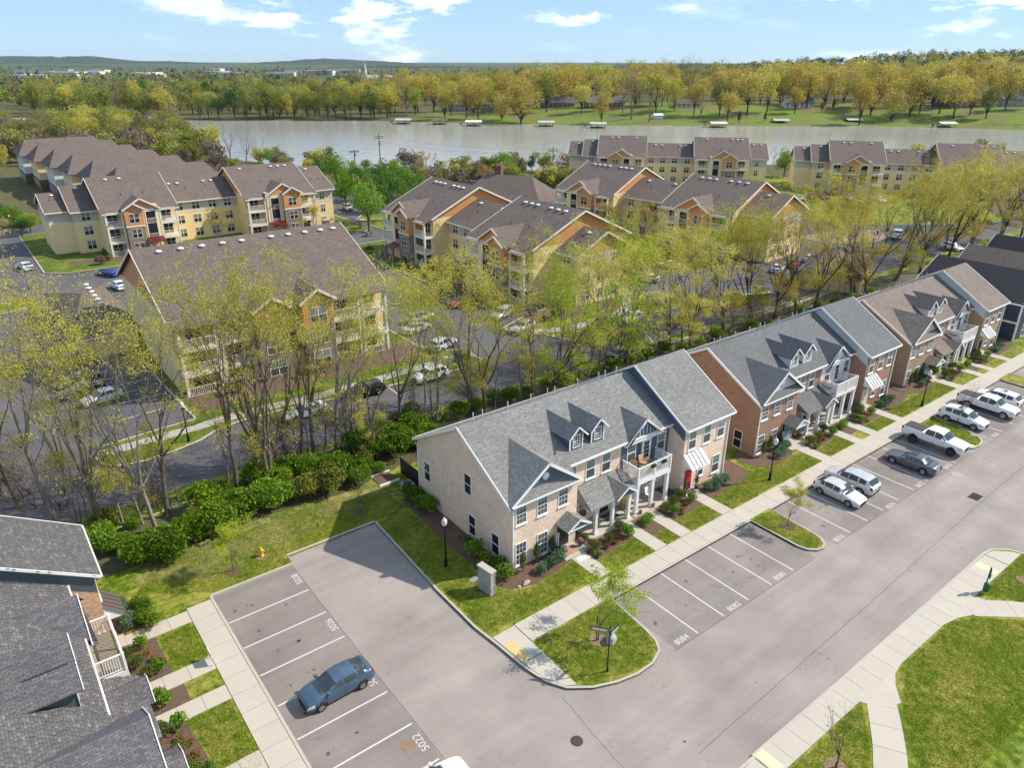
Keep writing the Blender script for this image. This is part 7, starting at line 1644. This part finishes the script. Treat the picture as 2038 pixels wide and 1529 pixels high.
# things hung on balcony rails
for x, lb in ((8.2, 'dark planter hooked on the navy balcony rail nearer the middle post'), (9.5, 'dark planter hooked on the navy balcony rail near the brick wall')):
    p = thing('rail_planter', lb, 'planter', (x, 6.2, 4.35)); MB().box(-.25, .25, -.12, .06, 0, .2).build('box', 'black_metal', p); o = slot('foliage', FER[0][1], 'leaf_green', p, (0, -.03, .12)); o.scale = (.7, .35, .4)
def banner(label, ox, oy, oz, marks):
    """white banner on the side rail facing -x, with a line of dark print too small to read"""
    b_ = thing('banner', label, 'banner', (ox, oy, oz), R(-90)); MB().box(-.85, .85, -.012, .012, 0, .85).build('cloth', 'banner', b_)
    for i in range(marks):
        hgt = rng.uniform(.12, .2); x0 = -.5+i*1.0/marks; MB().box(x0, x0+.7/marks, -.016, -.012, .42-.12*math.sin(math.pi*i/marks), .42-.12*math.sin(math.pi*i/marks)+hgt).build('printed_mark', 'ink', b_)
banner('white printed banner on the side rail of the red-brown townhouse balcony', 29.1+6.46, 7.0, 3.5, 9); banner('white banner with dark print on the tan townhouse balcony rail', 57.3+6.46, 6.7, 3.25, 8)
tag(MB().box(-1.95, 1.95, -.012, 0, 0, .1).build('balcony_ribbon', 'stripe_red', None, (29.1+8.5, 5.885, 2.98)), 'red ribbon along the balcony edge of the red-brown townhouse', 'ribbon')
# path lights and hose pot
for i, (px, py) in enumerate([(1083, 1139), (1092, 1141), (1041, 1168), (1125, 1118)]):
    p = thing('path_light', 'small black path light at the bed edge of the cream townhouse', 'path light', (*gp(px, py), .14), 0, 'path lights'); MB().lathe([(.015, 0), (.015, .28), (.07, .28), (.08, .31), (.02, .37), (0, .38)], 8).build('post', 'black_metal', p)
p = thing('hose_pot', 'dark green hose pot against the cream gable wall', 'hose pot', (-6.5, 12.0, .13)); MB().lathe([(.2, 0), (.25, .3), (.22, .36), (.16, .36), (.1, .3), (0, .3)], 14).build('pot', 'dark_green', p, smooth=True)
p = thing('welcome_board', 'white upright welcome board beside the dark front door', 'sign', (-1.75, 6.7, .25)); MB().box(-.14, .14, -.02, .02, 0, 1.5).build('board', 'banner', p)
for i in range(7): MB().box(-.06, .06, -.025, -.02, .2+i*.18, .3+i*.18).build('printed_mark', 'ink', p)
# park bench table and flag by the entrance
pt = thing('picnic_table', 'picnic table on the lawn by the entrance drive', 'table', (*gp(735, 470), .12), .3); MB().box(-.9, .9, -.4, .4, .7, .76).build('top', 'pole_wood', pt)
for s_ in (-1, 1): MB().box(-.9, .9, s_*.75-.14, s_*.75+.14, .42, .47).build('bench', 'pole_wood', pt); MB().box(s_*.7-.05, s_*.7+.05, -.8, .8, .36, .42).build('leg', 'pole_wood', pt); MB().box(s_*.7-.05, s_*.7+.05, -.1, .1, 0, .7).build('leg', 'pole_wood', pt)
fx, fy = gp(708, 415); fl = thing('flag_pole', 'flag pole with a small striped flag by the entrance drive', 'flag pole', (fx, fy, 0)); MB().lathe([(.09, 0), (.06, 8.6), (.1, 8.65), (0, 8.8)], 8).build('pole', 'vent_white', fl)
f_ = MB()
for i in range(6): f_.quad((.08+i*.25, .1*math.sin(i*1.1), 7.2-.05*i), (.08+(i+1)*.25, .1*math.sin((i+1)*1.1), 7.15-.05*i), (.08+(i+1)*.25, .1*math.sin((i+1)*1.1), 8.35-.05*i), (.08+i*.25, .1*math.sin(i*1.1), 8.4-.05*i))
f_.build('flag', 'stripe_red', fl); MB().box(.1, .7, -.02, .12, 7.9, 8.4).build('canton', 'flag_blue', fl)
for px, lb in ((650, 'stone gate pier at the entrance drive nearer the yellow block'), (722, 'stone gate pier at the entrance drive by the round tree')):
    g_ = thing('gate_pier', lb, 'pier', (*gp(px, 455), 0)); MB().box(-.6, .6, -.6, .6, 0, 1.9).build('pier', 'stone_veneer', g_); MB().box(-.72, .72, -.72, .72, 1.9, 2.1).build('cap', 'kerb', g_)
# ------------------------------------------------------------------ grass blades on the near lawns (nobody could count them)
def blades(name, polys, dens, seed, h0=.05, h1=.11):
    r_ = np.random.default_rng(seed); P = []
    for poly in polys:
        A = np.array(poly); lo = A.min(0); hi = A.max(0); n = int((hi[0]-lo[0])*(hi[1]-lo[1])*dens); q = r_.uniform(lo, hi, (n, 2)); P.append(q[inside_np(q[:, 0], q[:, 1], poly)])
    P = np.concatenate(P); n = len(P); a = r_.uniform(0, 6.28, n); w_ = r_.uniform(.012, .03, n); hh = r_.uniform(h0, h1, n); ln = r_.normal(0, .05, (n, 2))
    z = np.full(n, .11); d = np.stack([np.cos(a)*w_, np.sin(a)*w_], 1)
    V = np.stack([np.column_stack([P-d, z]), np.column_stack([P+d, z]), np.column_stack([P+ln, z+hh])], 1).reshape(-1, 3)
    tag(ob(name, npmesh(name, V, np.arange(3*n).reshape(n, 3)), 'leaf_grass'), 'short lawn grass around the townhouses and car parks', 'grass', None, 'stuff')
LW = [[(-11.4, 8.3), (-11.3, 2.5), (-1.65, 2.5), (-1.65, 4.9), (-3.4, 4.6), (-5.6, 4.45), (-7.6, 5.1), (-8.3, 6.3), (-8.2, 18.5), (-11.1, 18.5)], [(-24.5, 17.8), (-18.9, 17.8), (-18.9, 18.95), (-8.2, 18.95), (-8.2, 22), (-12, 24), (-27, 24), (-29, 21)],
      [(-9.3, 0.1), (-2.6, 0.1), (-2.8, -3.8), (-3.4, -5.1), (-4.5, -5.6), (-6, -5.6), (-8.6, -4.7), (-9.3, -4.0)], [(13.95, -.1), (13.95, -4.6), (14.6, -5.3), (15.6, -5.3), (16.2, -4.4), (16.3, -.1)], [(42.6, -.2), (42.6, -5.5), (44.2, -5.4), (45.1, -4), (45.8, -.1)],
      [(-.1, 2.1), (4.25, 2.1), (4.25, 4.15), (-.1, 3.8)], [(5.75, 2.1), (7.2, 2.1), (7.2, 3.5), (5.75, 3.5)], [(8.7, 2.1), (12.4, 2.1), (12.4, 3.9), (8.7, 3.8)], [(13.95, 2.1), (27.4, 2.1), (27.4, 4.2), (20.5, 4.7), (13.95, 4.1)], [(29.0, 2.1), (33.3, 2.1), (33.3, 3.8), (29, 3.5)], [(37.8, 2.1), (41.5, 2.1), (41.5, 3.5), (37.8, 3.4)], [(43, 2.1), (55.6, 2.1), (55.6, 4.0), (43, 3.7)],
      [(8.6, -15.6), (14.4, -15.6), (16.4, -16.6), (18.8, -18.7), (22, -22.5), (-1, -21.5), (2.6, -18.6), (5.2, -16.9)], [(-4.5, -15.6), (3.0, -15.6), (.6, -17.4), (-2.4, -19.2), (-5, -20)], [(19, -15.6), (26.6, -15.6), (26.6, -24), (22.9, -20.6)],
      [(-26.75, 15.5), (-26.75, 12.0), (-28.6, 12.0), (-28.9, 15.5)], [(-26.75, 7.4), (-26.75, 1.7), (-28.9, 1.7), (-29.0, 7.4)]]
blades('grass', LW, 420, 3)
HAZE = 0.000026
# ------------------------------------------------------------------ utility poles and wires
def upole(px, py, top, label):
    x, y = gp(px, py); d = math.hypot(x-CAM[0], y-CAM[1]); dd = -AX_U*((top-PHH/2)/FOC)+AX_F; hz = CAM[2]+dd[2]*d/math.hypot(dd[0], dd[1])
    p = thing('utility_pole', label, 'utility pole', (x, y, -.3), R(-20)); MB().tube((0, 0, 0), (0, 0, hz), .22, .14, 8).build('pole', 'pole_wood', p)
    for k in (.9, .84): MB().box(-1.8, 1.8, -.08, .08, hz*k, hz*k+.18).build('crossarm', 'pole_wood', p)
    MB().lathe([(.28, 0), (.28, .9), (0, .95)], 10, (.4, 0, hz*.62)).build('transformer', 'grey_plastic', p); return Vector((x, y, hz))
U1 = upole(757, 322, 263, 'tall utility pole with two crossarms before the lake'); U2 = upole(707, 330, 293, 'shorter utility pole before the lake'); U0 = upole(430, 330, 285, 'utility pole among the bare lakeside trees'); U3 = upole(1100, 345, 290, 'utility pole beside the lakeside block')
def wire(a, b, sag, label):
    P = [a.lerp(b, t)-Vector((0, 0, sag*4*t*(1-t))) for t in np.linspace(0, 1, 13)]; m_ = MB()
    for p, q in zip(P[:-1], P[1:]): m_.tube(p, q, .022, n=4, cap=False)
    tag(m_.build('power_line', 'black_metal'), label, 'wire', 'power lines before the lake')
for k, nm in ((.9, 'upper'), (.72, 'lower')):
    for a, b, ab in ((U0, U2, 'between the bare trees and the shorter pole'), (U2, U1, 'between the two poles before the lake'), (U1, U3, 'between the tall pole and the lakeside block')): wire(Vector((a.x, a.y, a.z*k)), Vector((b.x, b.y, b.z*k)), 1.6, nm+' power line '+ab)

# ------------------------------------------------------------------ far shore
FT = {'round': [gen_blob(s, 18, 7.6, .24, .34, 46, 2600, .36, .35, trunk_limbs=12) for s in (201, 202, 203, 204)], 'tall': [gen_blob(s, 18, 4.8, .12, .3, 38, 1800, .36, .35, trunk_limbs=10) for s in (205, 206, 207)], 'low': [gen_blob(s, 18, 7.4, .06, .34, 44, 2600, .36, .3, trunk_limbs=10) for s in (221, 222)], 'pine': [gen_blob(208, 18, 3.8, .08, .35, 40, 1600, .34, .3, 0, .8)], 'bare': [gen_tree(s, 18, .3, .3, 5, 30, 3, 3, .16, 5, .8) for s in (209, 210)]}
fr_ = random.Random(77)
FLAB = {'leaf_gold': 'golden budding tree on the far shore lawns', 'leaf_ochre': 'ochre budding tree on the far shore lawns', 'leaf_spring': 'yellow-green spring tree on the far shore', 'leaf_green': 'green tree in leaf on the far shore', 'leaf_olive': 'olive-green tree in the woods across the lake', 'leaf_dark': 'dark evergreen on the far shore', 'leaf_farpale': 'pale green tree in the woods across the lake', 'leaf_twiggy': 'leafless brown tree on the far shore', 'leaf_lime': 'lime-green tree on the far shore'}
def far_tree(px, py, lm, shape, s, grp, name='shore_tree'):
    if shape == 'round' and fr_.random() < .45: shape = 'low'
    x, y = gp(px, py, -0.9); z = float(height(x, y))
    if inpoly(x, y, LAKE): return
    ms = fr_.choice(FT[shape])
    place_tree(name, ms, ('bark_dark' if lm != 'leaf_twiggy' else 'twig', lm), x, y, z-.1, s, fr_.uniform(0, 6.28), (FLAB[lm] if name == 'shore_tree' else FLAB[lm].split(' on ')[0].split(' in the woods')[0]+' in the woods on the lake point'), 'tree', grp, sxy=s*fr_.uniform(.9, 1.15))
# right: lawns with golden trees
for row, (py, n) in enumerate([(243, 20), (236, 26), (229, 38), (222, 42), (213, 44), (204, 46), (196, 46)]):
    for i in range(n):
        px = 770+(2060-770)*(i+fr_.uniform(.05, .95))/n; yy = py+(px-1200)/840*5+fr_.uniform(-3, 3)
        if row == 0 and fr_.random() < .35: continue
        lm = fr_.choices(['leaf_gold', 'leaf_ochre', 'leaf_spring', 'leaf_twiggy', 'leaf_olive', 'leaf_lime', 'leaf_dark'], [32, 20, 14, 16, 8, 4, 3])[0]
        far_tree(px, yy, lm, 'bare' if lm == 'leaf_twiggy' else 'pine' if lm == 'leaf_dark' else fr_.choice(['round', 'round', 'tall']), fr_.uniform(1.05, 1.75) if lm != 'leaf_dark' else fr_.uniform(.4, .7), 'trees on the far shore lawns')
# left: wooded peninsula
for row, (py, n) in enumerate([(236, 46), (229, 40), (221, 36), (212, 32), (203, 28)]):
    for i in range(n):
        px = 60+(790-60)*(i+fr_.uniform(.05, .95))/n
        lm = fr_.choices(['leaf_olive', 'leaf_farpale', 'leaf_spring', 'leaf_green', 'leaf_twiggy', 'leaf_gold'], [34, 26, 14, 8, 14, 6])[0]
        far_tree(px, py+fr_.uniform(-3, 2), lm, 'bare' if lm == 'leaf_twiggy' and fr_.random() < .5 else fr_.choice(['tall', 'tall', 'round']), fr_.uniform(.75, 1.3), 'trees on the wooded point', 'point_tree')
# near left bank of the river arm
for i in range(90):
    px = fr_.uniform(-30, 380); lm = fr_.choice(['leaf_olive', 'leaf_twiggy', 'leaf_spring', 'leaf_twiggy', 'leaf_farpale']); x, y = gp(px, fr_.uniform(258, 300))
    if inpoly(x, y, LAKE): continue
    s = fr_.uniform(.55, .9); place_tree('bank_tree', fr_.choice(FT['bare' if lm == 'leaf_twiggy' else 'round']), ('twig', lm), x, y, -.2, s, fr_.uniform(0, 6.28), {'leaf_twiggy': 'leafless grey tree on the near bank by the river arm', 'leaf_olive': 'olive tree on the near bank by the river arm', 'leaf_spring': 'yellow-green tree on the near bank by the river arm', 'leaf_farpale': 'pale green tree on the near bank by the river arm'}[lm], 'tree', 'trees on the near bank')
# distant woods: one mass
def woods(name, region, n, cols, size, lf, per, seed, label):
    r_ = np.random.default_rng(seed); pts = []
    while len(pts) < n:
        px = r_.uniform(region[0], region[1]); py = r_.uniform(region[2], region[3]); x, y = gp(px, py, 4.0)
        if inpoly(x, y, LAKE): continue
        pts.append((x, y))
    X = np.array(pts); Zh = height(X[:, 0], X[:, 1])
    for ci, (lm, frac) in enumerate(cols):
        sel = r_.random(n) < frac if ci < len(cols)-1 else np.ones(n, bool)
        idx_ = np.where(sel)[0]
        if not len(idx_): continue
        P = []
        for i in idx_:
            H_ = size*r_.uniform(.6, 1.25); rx = H_*r_.uniform(.28, .42); k = 7
            C = rand_unit(r_, k)*r_.uniform(.3, .75, (k, 1))*np.array([rx, rx, H_*.36])+np.array([X[i, 0], X[i, 1], Zh[i]+H_*.58])
            q = r_.integers(0, k, per); P.append(C[q]+rand_unit(r_, per)*rx*.42)
        tag(ob(name, leaf_mesh(name, np.concatenate(P), lf, r_, 0, .8), lm), label, 'woods', None, 'stuff')
        keep = ~sel; X = X[keep]; Zh = Zh[keep]; n = len(X)
woods('distant_woods', (740, 2080, 158, 196), 1150, [('leaf_gold', .30), ('leaf_olive', .3), ('leaf_farpale', .4), ('leaf_ochre', .3), ('leaf_dark', 1)], 18, 1.0, 110, 301, 'mixed spring woods spreading behind the far shore')
woods('distant_woods', (-60, 830, 158, 205), 1000, [('leaf_olive', .34), ('leaf_twiggy', .35), ('leaf_farpale', .5), ('leaf_green', .3), ('leaf_dark', 1)], 15, .95, 90, 302, 'hazy woods and town trees beyond the wooded point')
woods('distant_woods', (-60, 2100, 136, 160), 900, [('leaf_olive', .36), ('leaf_farpale', .34), ('leaf_twiggy', .4), ('leaf_dark', 1)], 15, 1.5, 36, 303, 'distant tree cover below the hills')
woods('distant_woods', (1350, 2100, 128, 168), 700, [('leaf_dark', .72), ('leaf_olive', .6), ('leaf_green', 1)], 17, 1.1, 70, 304, 'wooded slope rising on the far side of the lake')

# houses across the water
def far_house(px, py, label, wallm, roofm, Lx, Dy, eave, rz_, rot, chim=True):
    x, y = gp(px, py, 4.0); h = thing('lake_house', label, 'house', (x, y, float(height(x, y))-.3), rot, 'houses on the far shore')
    MB().prism([(0, 0), (Dy, 0), (Dy, eave), (Dy/2, rz_-.2), (0, eave)], 'x', -Lx/2, Lx/2).build('wall', wallm, h)
    b = MB(); s_ = (rz_-eave)/(Dy/2); roof_plane(b, [(-Lx/2-.7, -.7, eave-.7*s_), (Lx/2+.7, -.7, eave-.7*s_), (Lx/2+.7, Dy/2, rz_), (-Lx/2-.7, Dy/2, rz_)], .3); roof_plane(b, [(-Lx/2-.7, Dy/2, rz_), (Lx/2+.7, Dy/2, rz_), (Lx/2+.7, Dy+.7, eave-.7*s_), (-Lx/2-.7, Dy+.7, eave-.7*s_)], .3); rf = b.build('roof', roofm, h)
    if chim: MB().box(Lx*.2, Lx*.2+1.1, Dy/2, Dy/2+1, eave, rz_+1.2).build('chimney', 'far_brick', rf)
    nw = int(Lx/3.2)
    for i in range(nw):
        for zz in ([1.0, 4.0] if eave > 5 else [1.0]): window(h, -Lx/2+Lx*(i+.5)/nw, 0, zz, 1.5, 1.6, '-y', 'plain', sill=False)
FR = -YAW
far_house(915, 212, 'grey house with long roof on the far lawn above the docks', 'far_wall', 'far_roof', 26, 11, 5.6, 9.2, FR+.1)
far_house(985, 214, 'tan house with terrace among golden trees across the lake', 'far_wall', 'far_roof', 22, 10, 5.4, 9, FR-.1)
far_house(1110, 214, 'brown house behind trunks on the far lawn', 'far_brick', 'far_roof', 24, 10, 3.6, 7.2, FR)
far_house(1205, 217, 'low brick house on the far lawn by the round conifer', 'far_brick', 'far_roof', 26, 11, 3.6, 7, FR+.15)
far_house(1370, 219, 'white garage house near the far shore shed', 'far_wall_white', 'far_roof', 16, 9, 3.4, 6, FR)
far_house(1590, 219, 'low pale house beneath the golden trees across the lake', 'far_wall_white', 'far_roof', 20, 10, 3.6, 6.6, FR)
far_house(1930, 222, 'large brown lake house with hipped gables and decks', 'far_brick', 'shingle_brown', 30, 16, 7.5, 14, FR+.1)
far_house(2020, 222, 'blue-grey house beside the large brown lake house', 'far_wall', 'far_roof', 20, 12, 5.6, 9, FR)
sh = low_building('garden_shed', 'small white shed near the water on the far shore', (*gp(1301, 239, 0), 0.6), FR, 6, 4, 2.4, 3.6, 'far_wall_white', 'far_wall_white', 'shed', hip=0)
# boat docks
def dock(px, py, label, roofc='tarp', boat=True, roof=True):
    x, y = gp(px, py+3, WZ); d = thing('boat_dock', label, 'boat dock', (x, y, WZ), FR, 'boat docks along the far shore'); d.scale = (.72, .72, .72)
    MB().box(-6, 6, -5, 5, .35, .6).build('deck', 'pole_wood', d)
    for sx in (-5.5, 0, 5.5):
        for sy in (-4.5, 4.5): MB().tube((sx, sy, -2), (sx, sy, 3.6 if roof else 1.4), .16, n=6).build('post', 'pole_wood', d)
    if roof:
        b = MB(); roof_plane(b, [(-7, -5.8, 3.4), (7, -5.8, 3.4), (7, 0, 4.6), (-7, 0, 4.6)], .15); roof_plane(b, [(-7, 0, 4.6), (7, 0, 4.6), (7, 5.8, 3.4), (-7, 5.8, 3.4)], .15); b.build('roof', roofc, d)
    MB().box(-1, 1, 5, 14, .35, .6).build('gangway', 'pole_wood', d)
    if boat:
        bt = thing('motor_boat', 'white motor boat moored '+label.split(' ', 1)[1].replace('boat dock', 'at the dock', 1), 'boat', (x-8*math.cos(FR), y-8*math.sin(FR), WZ+.1), FR+R(90))
        MB().add([(-3.2, -1.1, .6), (2.2, -1.1, .7), (3.8, 0, .9), (2.2, 1.1, .7), (-3.2, 1.1, .6), (-3, -.7, -.3), (2, -.6, -.3), (3, 0, -.1), (2, .6, -.3), (-3, .7, -.3)], [(0,1,2,3,4), (0,5,6,1), (1,6,7,2), (2,7,8,3), (3,8,9,4), (4,9,5,0), (9,8,7,6,5)]).build('hull', 'white_paint', bt)
        MB().box(-.4, .9, -.8, .8, .65, 1.5).build('windscreen', 'glass', bt); MB().box(-2.4, -1.6, -.8, .8, .65, 1.1).build('seat', 'rug', bt)
for i, (px, py, lb, rc, bt) in enumerate([(804, 243, 'white roofed boat dock at the end of the wooded point', 'tarp', True), (875, 244, 'dark boat dock with flat grey roof beside the first lawn', 'far_roof', False), (943, 247, 'long white roofed boat dock below the grey house', 'vent_white', True), (1087, 248, 'boat dock with low white gable beside the round conifer', 'tarp', False), (1190, 251, 'boat dock with pontoon between the conifer and the shed', 'tarp', True), (1428, 250, 'wide white canopy boat dock below the dark evergreen', 'vent_white', True), (1552, 244, 'boat dock with pitched grey roof under the golden trees', 'tarp', False), (1697, 243, 'boat dock with silver pitched roof by the round bush', 'tarp', True), (1762, 246, 'low open boat dock with two jet skis', 'tarp', True), (1882, 250, 'white gabled boat dock below the large brown lake house', 'vent_white', True)]):
    dock(px, py, lb, rc, bt, i != 8)
for px, py, sc in ((1120, 248, .62), (1470, 246, .5), (1655, 236, .55), (1850, 238, .6)): far_tree(px, py, 'leaf_dark', 'pine', sc, 'trees on the far shore lawns')
# church with steeple and pale town buildings beyond the point
cx, cy = gp(752, 162, 6); ch = thing('church', 'white church with a slim steeple beyond the wooded point', 'church', (cx, cy, float(height(cx, cy))), FR)
MB().box(-16, 26, 0, 16, 0, 9).build('nave', 'far_wall_white', ch); b = MB(); roof_plane(b, [(-17, -1, 9), (27, -1, 9), (27, 8, 15), (-17, 8, 15)], .4); roof_plane(b, [(-17, 8, 15), (27, 8, 15), (27, 17, 9), (-17, 17, 9)], .4); b.build('roof', 'tarp', ch)
MB().box(-21, -17, 5, 9, 0, 18).build('tower', 'far_wall_white', ch); MB().lathe([(2.2, 18), (0.05, 34)], 8, (-19, 7, 0)).build('spire', 'far_wall_white', ch)
for i in range(30):
    px = [fr_.uniform(385, 700), fr_.uniform(20, 120), fr_.uniform(0, 700)][i % 3]; py = fr_.uniform(140, 153); x, y = gp(px, py, 4)
    h = thing('town_building', 'pale low commercial building in the distant town', 'building', (x, y, float(height(x, y))), FR+fr_.uniform(-.3, .3), 'pale buildings of the distant town')
    Lx, Dy, Hh = fr_.uniform(30, 70), fr_.uniform(20, 40), fr_.uniform(6, 11); MB().box(0, Lx, 0, Dy, 0, Hh).build('wall', fr_.choice(['far_wall_white', 'far_wall']), h); MB().box(-.6, Lx+.6, -.6, Dy+.6, Hh, Hh+.7).build('roof', fr_.choice(['vent_white', 'tarp', 'far_roof']), h)

# ------------------------------------------------------------------ air
vm = bpy.data.materials.new('air'); vm.use_nodes = True; vt = vm.node_tree; vt.nodes.clear()
vo = vt.nodes.new('ShaderNodeOutputMaterial'); pv = vt.nodes.new('ShaderNodeVolumePrincipled'); pv.inputs['Color'].default_value = (0.66, 0.82, 1.0, 1); pv.inputs['Density'].default_value = HAZE; pv.inputs['Anisotropy'].default_value = 0.2
vt.links.new(pv.outputs[0], vo.inputs['Volume'])
if HAZE > 0:
    hz = MB().box(-10500, 13500, -3500, 15500, -14, 150).build('haze', vm); tag(hz, 'faint blue haze over the lake and hills', None, None, 'stuff')
